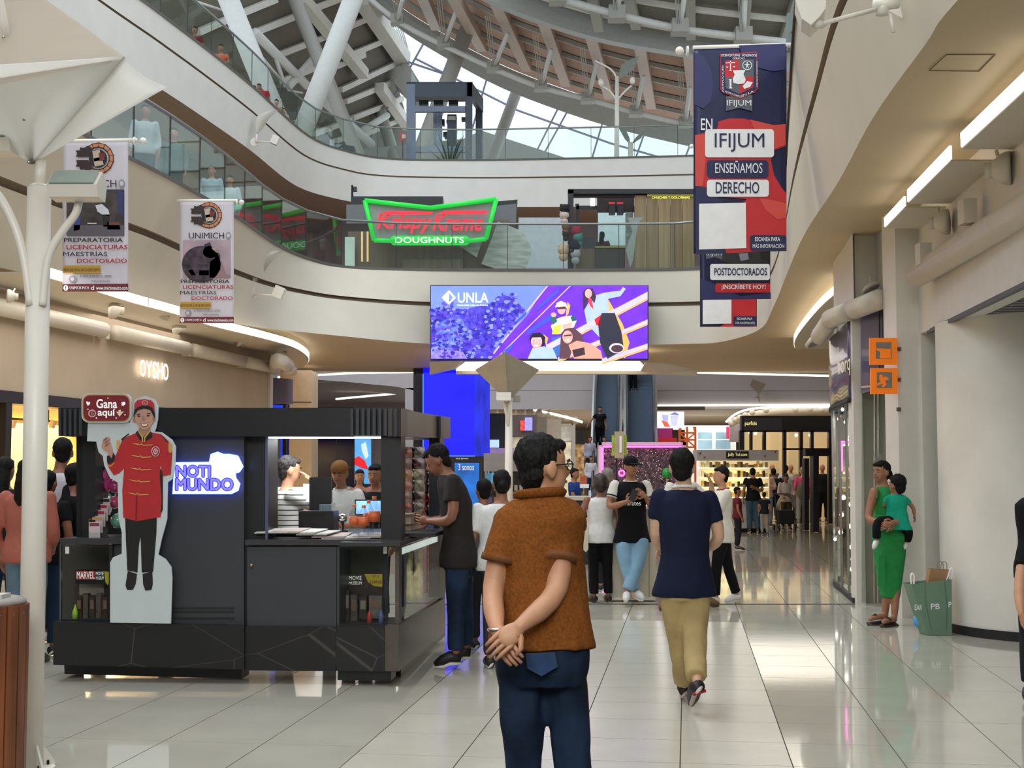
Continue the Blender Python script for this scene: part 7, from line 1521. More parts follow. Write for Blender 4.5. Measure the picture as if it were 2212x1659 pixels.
def person(lab, px, D, H, yaw, top, bottom, hair='short', sk='a', pose=None, group=None, vox=.018, z0=0., shoes='#2a2a2c', hyaw=0, hpitch=0., bw=1., belly=0., face=True, sleeve=.55, hem=.86, legs=1., hairm=None, cap=None, detail=False, skirt=None, neckm=None, wpos=None, legl=None, folds=.006, sole=None, name='person', hs=1.0):
    s = H / 1.75; ya = math.radians(yaw); base = wpos or V(P(px, 1000, D).x, D, z0)
    cz, sz_ = math.cos(ya), math.sin(ya)
    def L(x, y, z): return base + V((x * cz - y * sz_) * s, (x * sz_ + y * cz) * s, z * s)
    J = dict(pelvis=(0, 0, .95), waist=(0, -.005, 1.1), chest=(0, 0, 1.29), neck=(0, .02, 1.47), head=(0, -.012, 1.635),
             shR=(-.175 * bw, .01, 1.415), shL=(.175 * bw, .01, 1.415), elR=(-.235 * bw, .03, 1.14), elL=(.235 * bw, .03, 1.14), wrR=(-.235 * bw, -.07, .9), wrL=(.235 * bw, -.07, .9),
             hipR=(-.088, 0, .92), hipL=(.088, 0, .92), knR=(-.1, -.015, .5), knL=(.1, -.015, .5), anR=(-.105, .03, .085), anL=(.105, .03, .085), toR=(-.125, -.15, .03), toL=(.125, -.15, .03),
             hdR=None, hdL=None)
    for k, v in (pose or {}).items(): J[k] = v
    W_ = {k: (v if isinstance(v, Vector) else L(*v)) if v is not None else None for k, v in J.items()}
    t = thing(name, lab, name, base, group)
    pv, wa, ch, nk, hd = (W_[k] for k in ('pelvis', 'waist', 'chest', 'neck', 'head'))
    def tor(e, z_top=True, lo=-.09):
        up_ = V(0, 0, 1); b_ = belly
        fwd = V(sz_, -cz, 0)
        st = [(pv + V(0, 0, lo * s), (.15 + e) * s * bw, (.11 + e + b_ * .2) * s, ya), (pv, (.168 + e) * s * bw, (.12 + e + b_ * .4) * s, ya),
              (wa + fwd * b_ * .35 * s, (.145 + e + b_ * .3) * s * bw, (.105 + e + b_ * .7) * s, ya), (wa.lerp(ch, .5) + fwd * b_ * .3 * s, (.15 + e + b_ * .2) * s * bw, (.112 + e + b_ * .5) * s, ya), (ch, (.163 + e) * s * bw, (.118 + e) * s, ya),
              (ch.lerp(nk, .55), (.165 + e) * s * bw, (.1 + e) * s, ya), (ch.lerp(nk, .8), (.12 + e) * s * bw, (.08 + e) * s, ya), (nk, (.066 + e * .6) * s, (.062 + e * .6) * s, ya)]
        return st
    # ---- body
    mb = MB(); estack(mb, tor(0)); limb(mb, [nk - V(0, 0, .03 * s), nk.lerp(hd, .55)], [.058 * s, .05 * s])
    hy = ya + math.radians(hyaw); HM = Matrix.Rotation(hy, 4, 'Z') @ Matrix.Rotation(hpitch, 4, 'X')
    hb = hs * s
    def Hh(x, y, z): return hd + (HM @ V(x, y, z)) * hb
    mb.ball(Hh(0, .012, .025), .1 * hb, 20, 14, (.78, .95, .95), HM); mb.ball(Hh(0, -.018, -.035), .085 * hb, 18, 12, (.76, .82, 1.0), HM); mb.ball(Hh(0, -.045, -.085), .034 * hb, 12, 8, (1.05, .9, .8), HM)
    nose = MB(); nose.tube([Hh(0, -.083, .012), Hh(0, -.101, -.025), Hh(0, -.088, -.037)], [.008 * hb, .014 * hb, .011 * hb], 8)
    mb.add(nose.v, nose.f)
    for q in (-1, 1): mb.ball(Hh(.081 * q, .008, -.014), .034 * hb, 10, 8, (.3, .7, 1.05), HM)
    ex = MB()
    for S_, q in (('R', -1), ('L', 1)):
        sh, el, wr = W_['sh' + S_], W_['el' + S_], W_['wr' + S_]
        limb(mb, [sh, el, wr], [.052 * s, .046 * s, .041 * s, .04 * s, .027 * s])
        d = (W_['hd' + S_] - wr).normalized() if W_['hd' + S_] is not None else (wr - el).normalized()
        inward = (W_['pelvis'] - wr); inward.z = 0; upv = -(inward.normalized() if inward.length > .01 else V(0, 1, 0))
        if abs(d.dot(upv)) > .9: upv = V(0, 0, 1)
        palm(mb, wr, d, upv, s); finger_set(ex, wr, d, upv, s, .55 if W_['hd' + S_] is None else .35)
        if legs:
            lw = s * min(legs, 1) * .92; limb(mb, [W_['hip' + S_], W_['kn' + S_], W_['an' + S_]], [.083 * lw, .066 * lw, .05 * lw, .05 * lw, .034 * s])
            limb(mb, [W_['an' + S_] - V(0, 0, .03 * s), W_['an' + S_].lerp(W_['to' + S_], .6), W_['to' + S_]], [.034 * s, .032 * s, .024 * s])
    remesh(mb, 'body', skin(sk), t, vox * .85, 2, extra=ex)
    # ---- top
    e = .014
    if top:
        mb = MB(); st = tor(e, lo=hem - .95); st[0] = (st[0][0], st[0][1] + (.03 + max(0, legs - 1) * .2) * s, st[0][2] + .026 * s, ya); st[1] = (st[1][0], st[1][1] + .014 * s, st[1][2] + .016 * s, ya)
        if hem > .95: st = st[2:]; st[0] = (pv.lerp(wa, min(1, (hem - .95) / .15)), st[0][1] + .028 * s, st[0][2] + .012 * s, ya)
        st = st[:-1] + [(ch.lerp(nk, .93), .082 * s, .074 * s, ya)]
        estack(mb, st)
        for S_ in 'RL':
            sh, el, wr = W_['sh' + S_], W_['el' + S_], W_['wr' + S_]
            if sleeve <= 0: continue
            if sleeve <= 1: limb_pts = [sh, sh.lerp(el, sleeve)]; rs = [.058 * s, .064 * s, .066 * s]; mb.tube([sh, sh.lerp(el, sleeve * .5), sh.lerp(el, sleeve)], rs, 14); mb.ball(sh, .058 * s, 12, 8)
            else: limb(mb, [sh, el, el.lerp(wr, sleeve - 1)], [.064 * s, .056 * s, .054 * s, .048 * s, .042 * s])
        remesh(mb, 'shirt', top, t, vox, 2, folds=folds * s)
        if neckm: MB().tube([nk + V(.076 * s * math.cos(a), .07 * s * math.sin(a), (-.006 + .014 * math.sin(a - ya)) * s) for a in [2 * PI * i / 14 for i in range(15)]], .011 * s, 6).build('collar', neckm, t, True)
    if bottom and legs:
        mb = MB(); estack(mb, [(pv - V(0, 0, .1 * s), (.15 + e) * s * bw, (.108 + e) * s, ya), (pv - V(0, 0, .04 * s), (.166 + e * .8) * s * bw, (.12 + e * .8 + belly * .3) * s, ya), (pv + V(0, 0, (.02 if hem < .93 else .08) * s), (.15 if hem < .93 else .178) * s * bw, (.1 + belly * .3 if hem < .93 else .13 + belly * .45) * s, ya)])
        ll = 1.92 if legl is None else legl
        for S_ in 'RL':
            h_, k_, a_ = W_['hip' + S_], W_['kn' + S_], W_['an' + S_]
            if skirt: continue
            w = legs
            if ll > 1: mb.tube(catmull([h_, k_, k_.lerp(a_, ll - 1)], 5), [x * s * w for x in (.09, .094, .092, .086, .079, .073, .069, .067, .065, .063, .061)], 16); mb.ball(h_, .088 * s * min(w, 1), 12, 8)
            else: mb.tube([h_, h_.lerp(k_, ll)], .085 * s, 14)
        if skirt: estack(mb, skirt)
        remesh(mb, 'trousers' if not skirt else 'skirt', bottom, t, vox, 2, folds=folds * s, fs=9)
    # ---- shoes
    if legs and shoes:
        ms = mat('shoe_' + shoes, shoes, .5, var=.05); mso = mat('sole_' + (sole or '#dad7d2'), sole or '#dad7d2', .6)
        for S_ in 'RL':
            an, to = W_['an' + S_], W_['to' + S_]; d = to - an; hz = V(d.x, d.y, 0).normalized() if V(d.x, d.y, 0).length > .01 else V(0, -1, 0)
            ps = [an + V(0, 0, -.03 * s) - hz * .04 * s, an.lerp(to, .35) + V(0, 0, .0), an.lerp(to, .75), to + d.normalized() * .025 * s]
            sh_ = MB(); sh_.tube(ps, [.042 * s, .046 * s, .043 * s, .022 * s], 12, True); shoe_o = sh_.build('shoe', ms, t, True)
            dn_ = V(0, 0, -.034 * s) if abs(d.z) < .12 * s else (d.normalized().cross(V(-hz.y, hz.x, 0))).normalized() * .034 * s
            if dn_.z > 0: dn_ = -dn_
            so = MB(); so.tube([ps[0] + dn_ * .8, ps[1] + dn_, ps[2] + dn_ * .8, ps[3] + dn_ * .3], [.034 * s, .04 * s, .04 * s, .02 * s], 10, True, .35); so.build('sole', mso, shoe_o, True)
    # ---- hair and face
    hm = hairm or M_hair
    mb = MB()
    if hair in ('short', 'bun', 'long', 'afro'):
        r = 1.0 if hair != 'afro' else 1.28
        mb.ball(Hh(0, .026, .038), .1 * r * hb, 18, 12, (.84, .96, .92), HM); mb.ball(Hh(0, .055, -.025), .075 * r * hb, 14, 10, (.9, .62, .95), HM); mb.ball(Hh(0, -.04, .078), .055 * hb, 14, 8, (1.15, .8, .55), HM)
        if hair == 'bun': mb.ball(Hh(0, .115, -.02), .048 * hb, 14, 10)
        if hair == 'long': mb.tube([Hh(0, .05, .03), Hh(0, .085, -.1), Hh(0, .1, -.22), Hh(0, .09, -.33)], [.07 * hb, .075 * hb, .07 * hb, .03 * hb], 14)
        if hair == 'afro': mb.ball(Hh(0, .05, -.0), .12 * hb, 16, 12, (1, .9, 1), HM)
        remesh(mb, 'hair', hm, t, vox * .55 if detail else vox * .75, 1, folds=.007 * hb if detail else .006 * hb, fs=60)
    if cap:
        mc = cloth(cap, bump=.1)
        mb = MB(); mb.ball(Hh(0, .008, .05), .103 * hb, 18, 10, (.86, 1.0, .8), HM); remesh(mb, 'cap', mc, t, vox * .7, 1)
        bk = 1 if hair != 'capback' else -1
        MB().add([Hh(x, -.085 * bk - y * bk, .045 - y * .25) for y in (0, .07) for x in (-.07, -.035, 0, .035, .07)] + [Hh(x, -.085 * bk - y * bk, .037 - y * .25) for y in (0, .07) for x in (-.07, -.035, 0, .035, .07)], [(0, 1, 2, 3, 4, 9, 8, 7, 6, 5), (10, 15, 16, 17, 18, 19, 14, 13, 12, 11), (0, 5, 15, 10), (4, 14, 19, 9), (5, 6, 7, 8, 9, 19, 18, 17, 16, 15)]).build('cap_brim', mc, t)
        if hair == 'capback' or hair == 'capshort': mb = MB(); mb.ball(Hh(0, .04, -.01), .085 * hb, 14, 10, (.95, .8, .8), HM); remesh(mb, 'hair', hm, t, vox * .8, 1)
    if face and D < 40:
        me_ = mat('eye_white', '#a89c92', .3, var=0); mi = mat('dark_iris', '#1d120c', .2, var=0); ml = mat('lip', '#8a4a44', .5); mbw = mat('brow', '#1c1410', .7)
        for q in (-1, 1):
            mb = MB(); mb.ball(Hh(.03 * q, -.081, .004), .0115 * hb, 10, 6, (1.1, .55, .45), HM); ey_ = mb.build('eye', me_, t, True); MB().ball(Hh(.03 * q, -.0865, .004), .0062 * hb, 8, 6, (1, .6, .8), HM).build('iris', mi, ey_, True)
            MB().tube([Hh(.012 * q, -.093, .022), Hh(.03 * q, -.092, .028), Hh(.047 * q, -.082, .023)], .0035 * hb, 6).build('eyebrow', mbw, t)
        MB().tube([Hh(-.024, -.079, -.058), Hh(-.01, -.087, -.056), Hh(.01, -.087, -.056), Hh(.024, -.079, -.058)], .0055 * hb, 6).build('mouth', ml, t)
    return t, L, Hh, W_
# 1. man in the brown polo (foreground)
bD = 4.94
M_polo = mat('rust_brown_knit', '#7f4b20', .9, var=.25, scale=90, bump=.12, bscale=160, spec=.12)
M_jean = mat('dark_blue_denim', '#1b2a40', .8, var=.45, scale=5, bump=.25, bscale=14, spec=.2)
bt_, BL, BH, BW = person('tall man in a rust brown polo and dark jeans, hands clasped behind his back', 1160, bD, 1.75, 163, M_polo, M_jean, 'short', 'b',
    dict(pelvis=P(1172, 1420, bD), waist=P(1168, 1310, bD + .02), chest=P(1158, 1180, bD + .02), neck=P(1166, 1062, bD), head=P(1176, 1008, bD), shL=P(1098, 1124, bD - .02), shR=P(1208, 1124, bD), elL=P(1066, 1268, bD - .05), elR=P(1203, 1272, bD - .12), wrL=P(1073, 1358, bD - .2), wrR=P(1124, 1352, bD - .24),
         hdL=P(1094, 1400, bD - .24), hdR=P(1078, 1392, bD - .27), hipL=P(1130, 1450, bD), hipR=P(1222, 1450, bD), knL=P(1130, 1668, bD + .02), knR=P(1236, 1668, bD), anL=P(1122, 1880, bD - .02), anR=P(1240, 1880, bD + .02), toL=P(1130, 1900, bD + .2), toR=P(1262, 1900, bD + .2)),
    vox=.011, hyaw=-48, bw=1.0, belly=.06, detail=True, sleeve=.62, hem=.985, hairm=M_hairg, folds=.016, shoes='#3a2c24', neckm=None, legs=.9)
MB().tube([BW['neck'] + V(.088 * math.cos(a), .08 * math.sin(a), .012 * math.sin(a + 2.6) - .012) for a in [2 * PI * i / 20 for i in range(21)]], .02, 8, True, .6).build('collar', M_polo, bt_, True)
for S_ in 'RL':
    sh, el = BW['sh' + S_], BW['el' + S_]; d = (el - sh).normalized(); a_ = sh.lerp(el, .62); MB().tube([a_ - d * .022, a_ + d * .003], .0705, 18).build('sleeve_cuff', mat('rib_brown_knit', '#74451e', .9, var=.1, scale=120, bump=.1), bt_, True)
M_gl = mat('glasses_dark', '#15110e', .3)
MB().tube([BH(-.082, .02, .004), BH(-.08, -.06, .01), BH(-.066, -.092, .01)], .0028, 6).build('glasses_temple', M_gl, bt_); 
for q in (-1, 1): MB().tube([BH(.032 * q + .024 * math.cos(a), -.093, .004 + .018 * math.sin(a)) for a in [2 * PI * i / 14 for i in range(15)]], .0025, 6).build('glasses_rim', M_gl, bt_)
MB().tube([BW['wrL'] + V(.03 * math.cos(a), .03 * math.sin(a) * .9, .004 * math.cos(a)) for a in [2 * PI * i / 16 for i in range(17)]], .006, 6).build('bracelet', mat('silver_band', '#c9c4b8', .25, metal=1), bt_, True)
pk_ = [P(x, y, bD - .172) for x, y in ((1136, 1412), (1198, 1410), (1204, 1440), (1170, 1460), (1140, 1444))]
MB().prism(pk_, (0, -.008, 0)).build('back_pocket', mat('faded_denim_pocket', '#213d66', .8, var=.4, scale=9), bt_)
MB().tube(pk_ + pk_[:1], .0018, 4).build('pocket_stitch', mat('tan_thread', '#5d4a30', .8), bt_)
# 2. man walking away in navy tee
nD = 8.84
M_nt = cloth('#151b33', bump=.3); M_kh = mat('khaki_cotton', '#b09a6c', .85, var=.12, scale=6, bump=.6, bscale=11, spec=.2)
t, NL, NH, NW = person('man walking away in a navy T-shirt, khaki trousers and dark sneakers', 1483, nD, 1.78, 178, M_nt, M_kh, 'short', 'e',
    dict(pelvis=P(1478, 1262, nD), waist=P(1480, 1200, nD), chest=P(1480, 1120, nD), neck=P(1478, 1052, nD), head=P(1474, 1008, nD), shL=P(1424, 1072, nD), shR=P(1532, 1076, nD), elL=P(1418, 1150, nD + .05), elR=P(1552, 1160, nD + .02), wrL=P(1425, 1180, nD + .25), wrR=P(1518, 1186, nD + .2), hipL=P(1455, 1268, nD), hipR=P(1502, 1268, nD),
         knL=P(1468, 1380, nD + .1), knR=P(1500, 1385, nD - .05), anL=P(1478, 1480, nD + .35), anR=P(1506, 1470, nD - .3), toL=P(1474, 1486, nD + .55), toR=P(1494, 1516, nD - .12)),
    vox=.014, detail=True, hem=.87, sleeve=.6, shoes='#202023', sole='#c9b8b4', hyaw=-10, neckm=cloth('#e0dcd6', bump=.1), folds=.008, legs=1.12, bw=1.02)
MB().tube([P(1497, 1500, nD - .36), P(1524, 1492, nD - .33)], .012, 6).build('red_sole_patch', mat('red_rubber', '#a02020', .5), t)
# 3. man in black and white jersey leaning on the counter
jD = 15.6
M_jb = cloth('#0f0f12', bump=.3); M_jw = cloth('#d8d4cc', bump=.2); M_lj = mat('light_blue_denim', '#7ba0ba', .8, var=.12, scale=4, bump=.4, bscale=9)
t, JL, JH, JW = person('man in a black cap and black and white jersey holding a phone', 1362, jD, 1.76, 12, M_jb, M_lj, 'capshort', 'c',
    dict(elR=(-.27, -.02, 1.17), wrR=(-.12, -.22, 1.22), hdR=(-.05, -.26, 1.27), elL=(.27, -.02, 1.14), wrL=(.12, -.2, 1.28), hdL=(.0, -.22, 1.36), pelvis=P(1365, 1152, jD + .12), waist=P(1366, 1118, jD + .1), hipR=P(1349, 1166, jD + .1), hipL=P(1382, 1166, jD + .1), knR=P(1352, 1220, jD), knL=P(1376, 1220, jD), anR=P(1374, 1278, jD - .02), anL=P(1354, 1280, jD - .1), toR=P(1388, 1292, jD - .12), toL=P(1352, 1296, jD - .3)),
    vox=.016, cap='#101013', hem=.84, shoes='#d8d8d6', legs=1.18, hyaw=12, bw=1.08)
for S_ in 'RL':
    sh, el = JW['sh' + S_], JW['el' + S_]; mb = MB(); mb.tube([sh + V(0, 0, .02), sh.lerp(el, .35), sh.lerp(el, .62)], [.062, .069, .072], 14); mb.ball(sh, .062, 12, 8); remesh(mb, 'white_sleeve', M_jw, t, .016, 2)
    a_ = sh.lerp(el, .5); d = (el - sh).normalized(); MB().tube([a_, a_ + d * .015], .0745, 14).build('sleeve_stripe', M_jb, t)
MB().tube([JW['neck'] + V(.074 * math.cos(a), .066 * math.sin(a), -.01 + .012 * math.sin(a)) for a in [2 * PI * i / 16 for i in range(17)]], .014, 8).build('collar', M_jw, t, True)
jp = (JW['chest'] + V(0, -.165, 0), V(.1, -1, 0).normalized())
ptext('shirt_print', 'Fly', (1352, 1072, 1368, 1080), jp, .0, WHT, t, bold=.01); ptext('shirt_print', 'Emirates', (1342, 1082, 1384, 1092), jp, .0, WHT, t, bold=.01)
MB().box(-.035, .035, -.006, .006, -.07, .07, Matrix.Translation(JW['hdR'] + V(.0, -.02, .03)) @ Matrix.Rotation(.4, 4, 'Y')).build('phone', M_black, t)
# 4-7 group around
person('woman in a white sleeveless top and black trousers seen from behind', 1296, 15.9, 1.53, 195, cloth('#e2e0dc'), cloth('#0c0c0e'), 'afro', 'd', dict(elL=(.3, .0, 1.15), wrL=(.28, -.1, .98)), vox=.018, sleeve=0, bw=1.12, shoes='#2a1c18', sole='#2a1c18', hairm=M_hairb, hem=.82, legs=1.05)
t = thing('tote_bag', 'cream tote bag hanging beside the woman in the white sleeveless top', 'bag', P(1266, 1190, 15.7)); MB().prism([P(x, y, 15.6) for x, y in ((1259, 1148), (1270, 1148), (1271, 1186), (1266, 1193), (1260, 1188))], (0, .2, 0)).build('bag_body', mat('cream_canvas', '#cfc4b0', .8), t); MB().tube([P(1260, 1150, 15.65), P(1263, 1130, 15.65), P(1269, 1118, 15.7), P(1270, 1150, 15.65)], .01, 6).build('strap', MATS['cream_canvas'], t)
person('older grey-haired man standing behind the woman in the white sleeveless top', 1311, 17.3, 1.62, 200, cloth('#4a4a52'), cloth('#23232a'), 'short', 'b', hairm=mat('grey_hair', '#77736e', .6, var=.3, scale=50), vox=.02)
person('boy in a white football jersey and black striped track trousers, profile', 1558, 15.7, 1.64, -80, cloth('#dcd9cf'), cloth('#101014'), 'short', 'b', dict(elL=(.12, -.12, 1.12), wrL=(.02, -.28, 1.05), elR=(-.18, .02, 1.14), wrR=(-.16, -.08, .93), hipR=(-.08, .03, .92), knR=(-.08, .1, .5), anR=(-.08, .22, .1), toR=(-.08, .08, .03), knL=(.08, -.1, .5), anL=(.08, -.12, .085), toL=(.08, -.28, .03)), vox=.016, sleeve=.7, hem=.78, shoes='#e0ddd8', neckm=cloth('#8a1c28'), bw=1.0)
t = SC.objects[-1].parent or SC.objects[-1]
person('man in a white shirt, jeans and brown boots half hidden behind the navy T-shirt', 1474, 15.2, 1.74, 30, cloth('#d9d5cd', 'b'), mat('mid_denim', '#35475f', .8, var=.2, scale=5), 'short', 'b', dict(elL=(.34, -.1, 1.2), wrL=(.3, -.16, 1.46), hdL=(.24, -.16, 1.56), knR=(-.2, -.05, .5), anR=(-.28, 0, .1), toR=(-.4, -.1, .04), knL=(.2, -.05, .5), anL=(.3, 0, .1), toL=(.42, -.1, .04)), vox=.018, shoes='#6a4c30', sole='#4a3424', sleeve=.6)
# 8 kiosk customer
kD = 10.65
person('man in a charcoal T-shirt and dark jeans leaning over the kiosk side counter', 985, kD, 1.82, -92, cloth('#2b2725'), M_jean, 'short', 'd',
    dict(pelvis=P(990, 1200, kD), waist=P(990, 1155, kD), chest=P(985, 1085, kD), neck=P(968, 1022, kD), head=P(944, 995, kD), shL=P(978, 1040, kD - .17), shR=P(975, 1040, kD + .17), elL=P(975, 1118, kD - .22), elR=P(965, 1115, kD + .22), wrL=P(928, 1126, kD - .1), wrR=P(925, 1125, kD + .1), hdL=P(905, 1122, kD - .05), hdR=P(905, 1120, kD + .05), hipL=P(988, 1210, kD - .08), hipR=P(992, 1210, kD + .1), knL=P(985, 1315, kD - .1), knR=P(1002, 1310, kD + .15), anL=P(985, 1412, kD - .1), anR=P(1006, 1400, kD + .18), toL=P(945, 1432, kD - .1), toR=P(985, 1420, kD + .18)),
    vox=.014, detail=True, hpitch=.55, sleeve=.58, hem=.86, shoes='#17171a', sole='#dcd4cc', folds=.007, bw=1.05)
# 9-12 inside the kiosk
def stripes():
    m = cloth('#d8d6cc', 'stripe'); nt = m.node_tree; b = nt.nodes['Principled BSDF']; tc = nt.nodes.new('ShaderNodeTexCoord'); w = nt.nodes.new('ShaderNodeTexWave'); w.bands_direction = 'Z'; w.inputs['Scale'].default_value = 7.2; w.inputs['Distortion'].default_value = .8; w.inputs['Detail Scale'].default_value = .5
    r = nt.nodes.new('ShaderNodeValToRGB'); r.color_ramp.elements[0].position = .06; r.color_ramp.elements[0].color = (.02, .03, .04, 1); r.color_ramp.elements[1].position = .14; r.color_ramp.elements[1].color = (.62, .6, .54, 1)
    nt.links.new(tc.outputs['Object'], w.inputs['Vector']); nt.links.new(w.outputs['Color'], r.inputs[0]); nt.links.new(r.outputs[0], b.inputs['Base Color']); return m
person('young man in a striped T-shirt with one hand on his head inside the kiosk', 624, 11.25, 1.72, 110, stripes(), cloth('#202026'), 'short', 'b',
    dict(elR=(-.1, -.34, 1.28), wrR=(-.07, -.2, 1.52), hdR=(-.04, -.12, 1.62), elL=(.2, -.26, 1.22), wrL=(.1, -.3, 1.42), hdL=(.08, -.26, 1.5)), vox=.015, detail=True, hairm=mat('dark_tousled_hair', '#241e1a', .6, var=.8, scale=50, bump=.6), hpitch=.1, bw=.95)
person('smiling clerk in a tan cap and white polo inside the kiosk', 737, 12.6, 1.7, -12, cloth('#d6d8d2', 'p'), cloth('#2a2a30'), 'capback', 'c', dict(elR=(-.23, -.08, 1.14), wrR=(-.05, -.26, 1.16), elL=(.25, -.05, 1.1), wrL=(.06, -.26, 1.12), head=(0, -.04, 1.62)), vox=.018, cap='#8a6238', hpitch=.25, neckm=cloth('#d6d8d2', 'p'))
person('laughing boy with thick dark hair behind the water bottles in the kiosk', 811, 13.6, 1.66, -15, cloth('#1a1a20'), cloth('#22222a'), 'short', 'c', vox=.018, hpitch=.1)
person('long-haired woman in a pink top far behind the kiosk window', 777, 20, 1.6, 10, cloth('#9a6a62'), cloth('#30303a'), 'long', 'c', dict(elR=(-.2, -.1, 1.1), wrR=(-.05, -.22, 1.3)), vox=.02)
# 13-15
person('person with a dark bun and white top partly hidden by the man in brown', 1084, 10.7, 1.6, 185, cloth('#dfe0de', 'w'), cloth('#3a3a44'), 'bun', 'c', dict(elL=(.27, .0, 1.12), wrL=(.28, -.08, .9)), vox=.018, bw=1.25, sleeve=.7)
person('person in a grey top behind the kiosk customer, partly hidden', 1045, 11.8, 1.52, 200, cloth('#5a544f'), cloth('#2a2a30'), 'short', 'd', vox=.02)
person('worker in a bright blue shirt behind the long pale counter', 1241, 26, 1.62, 60, cloth('#1c3f8a'), cloth('#1c2438'), 'short', 'c', dict(elL=(.2, -.12, 1.1), wrL=(.15, -.34, 1.12), elR=(-.2, -.12, 1.1), wrR=(-.1, -.32, 1.1)), vox=.022)
# 16 escalator people
def onesc(px, y, z_, lab, H, yaw, top, bot, **k):
    i = int(z_ / .2); zz = .2 * (i + 1); yy = 51 + .2 * i / SL + .15
    return person(lab, px, yy, H, yaw, top, bot, z0=zz, vox=.028, **k)
onesc(1297, 0, 2.4, 'man all in black going down the left escalator, hand on the rail', 1.85, 5, cloth('#0d0d10'), cloth('#0a0a0c'), sk='d', pose=dict(elR=(-.35, 0, 1.2), wrR=(-.5, -.05, 1.0)))
onesc(1306, 0, 1.2, 'person in a white T-shirt standing right side of the left escalator', 1.72, 5, cloth('#c4c4d0'), cloth('#20242c'), sk='c')
onesc(1275, 0, 1.0, 'person in a pale jacket with backpack straps on the left escalator', 1.72, 5, cloth('#9c9cae'), cloth('#20242c'), sk='c', sleeve=1.8)
onesc(1277, 0, .2, 'young man in a white hooded top and jeans at the foot of the left escalator', 1.72, 10, cloth('#c8c8d4'), cloth('#22324c'), sk='c', sleeve=1.85, shoes='#dcdce0')
onesc(1369, 0, 5.0, 'rider near the top of the right escalator in dark trousers', 1.75, 180, cloth('#b8b8c4'), cloth('#0c0c0f'), sk='c')
onesc(1384, 0, .8, 'small dark head of a rider low on the right escalator', 1.5, 180, cloth('#30303a'), cloth('#20202a'), sk='d')
# 17 mother with toddler
mD = 13.6
M_gd = cloth('#2c8a48', bump=.15, bscale=20)
sD = mD
mt, ML, MHh, MW = person('woman in a long green dress holding a toddler beside the white pilaster', 1912, mD, 1.7, -38, M_gd, M_gd, 'bun', 'c',
    dict(pelvis=P(1920, 1158, mD), waist=P(1917, 1112, mD), chest=P(1912, 1085, mD), neck=P(1908, 1048, mD), head=P(1903, 1020, mD), shR=P(1889, 1062, mD - .08), shL=P(1925, 1066, mD + .1), elR=P(1877, 1118, mD - .12), wrR=P(1903, 1127, mD - .3), hdR=P(1912, 1132, mD - .32), elL=P(1955, 1118, mD - .1), wrL=P(1924, 1130, mD - .33), hdL=P(1908, 1136, mD - .34), hipR=P(1910, 1165, mD - .05), hipL=P(1930, 1165, mD + .05), knR=P(1917, 1248, mD - .02), knL=P(1935, 1248, mD - .04), anR=P(1912, 1325, mD), anL=P(1932, 1332, mD - .1), toR=P(1880, 1338, mD - .08), toL=P(1908, 1344, mD - .25)),
    vox=.015, detail=True, sleeve=0, hem=.9, shoes=None, hyaw=-18, bw=.9, folds=.003,
    skirt=[(P(1923, 1290, mD), .1, .11, 0), (P(1922, 1250, mD), .13, .12, 0), (P(1922, 1200, mD), .165, .145, 0), (P(1920, 1150, mD), .178, .15, 0), (P(1917, 1110, mD), .14, .12, 0)])
for S_ in 'RL':
    an, to = MW['an' + S_], MW['to' + S_]; MB().tube([V(an.x, an.y, .012) - (to - an) * .15, V(to.x, to.y, .012) + (to - an) * .12], [.04, .042], 10, True, .3).build('sandal_sole', mat('dark_sandal', '#2c1f18', .6), mt, True); q = an.lerp(to, .7); MB().tube([q + V(-.04, 0, -.0), q + V(0, -.01, .035), q + V(.04, 0, 0)], .012, 6).build('sandal_strap', MATS['dark_sandal'], mt, True)
# slit: bare thigh is shown by the side slit panel
MB().prism([P(x, y, mD - .17) for x, y in ((1898, 1200), (1912, 1200), (1912, 1272), (1897, 1266))], (.0, .03, 0)).build('dress_front_panel', M_gd, mt)
for x0, x1, y0 in ((1896, 1888, 1052), (1913, 1918, 1052)): MB().tube([P(x0, y0, mD - .1), P(x1 + 6, y0 + 24, mD - .15)], .006, 6).build('dress_strap', M_gd, mt)
tD = mD - .2
person('toddler in a teal T-shirt carried on the hip of the woman in green', 1940, tD, .92, 150, cloth('#159a7c'), cloth('#0e0e12'), 'short', 'c',
    dict(pelvis=P(1938, 1128, tD), waist=P(1937, 1105, tD), chest=P(1936, 1085, tD), neck=P(1936, 1066, tD), head=P(1937, 1048, tD), shL=P(1917, 1077, tD), shR=P(1956, 1078, tD), elL=P(1910, 1092, tD + .05), wrL=P(1916, 1076, tD + .1), elR=P(1972, 1096, tD), wrR=P(1975, 1112, tD), hipL=P(1925, 1128, tD), hipR=P(1948, 1130, tD), knL=P(1897, 1130, tD - .1), anL=P(1893, 1166, tD - .1), toL=P(1887, 1183, tD - .14), knR=P(1962, 1150, tD + .1), anR=P(1958, 1172, tD + .12), toR=P(1955, 1183, tD + .08)),
    vox=.011, detail=True, shoes='#e0e0e0', hyaw=60, hem=.8, legs=1.3, bw=1.25, hs=1.75)
# 18 edge person
person('person in a black T-shirt cut off by the right picture edge', 2246, 9.2, 1.72, -20, cloth('#111114'), cloth('#20202a'), 'short', 'b', dict(elR=P(2203, 1262, 9.1), shR=P(2218, 1180, 9.2), wrR=P(2206, 1325, 9.0), hdR=P(2216, 1345, 9.0)), vox=.018)
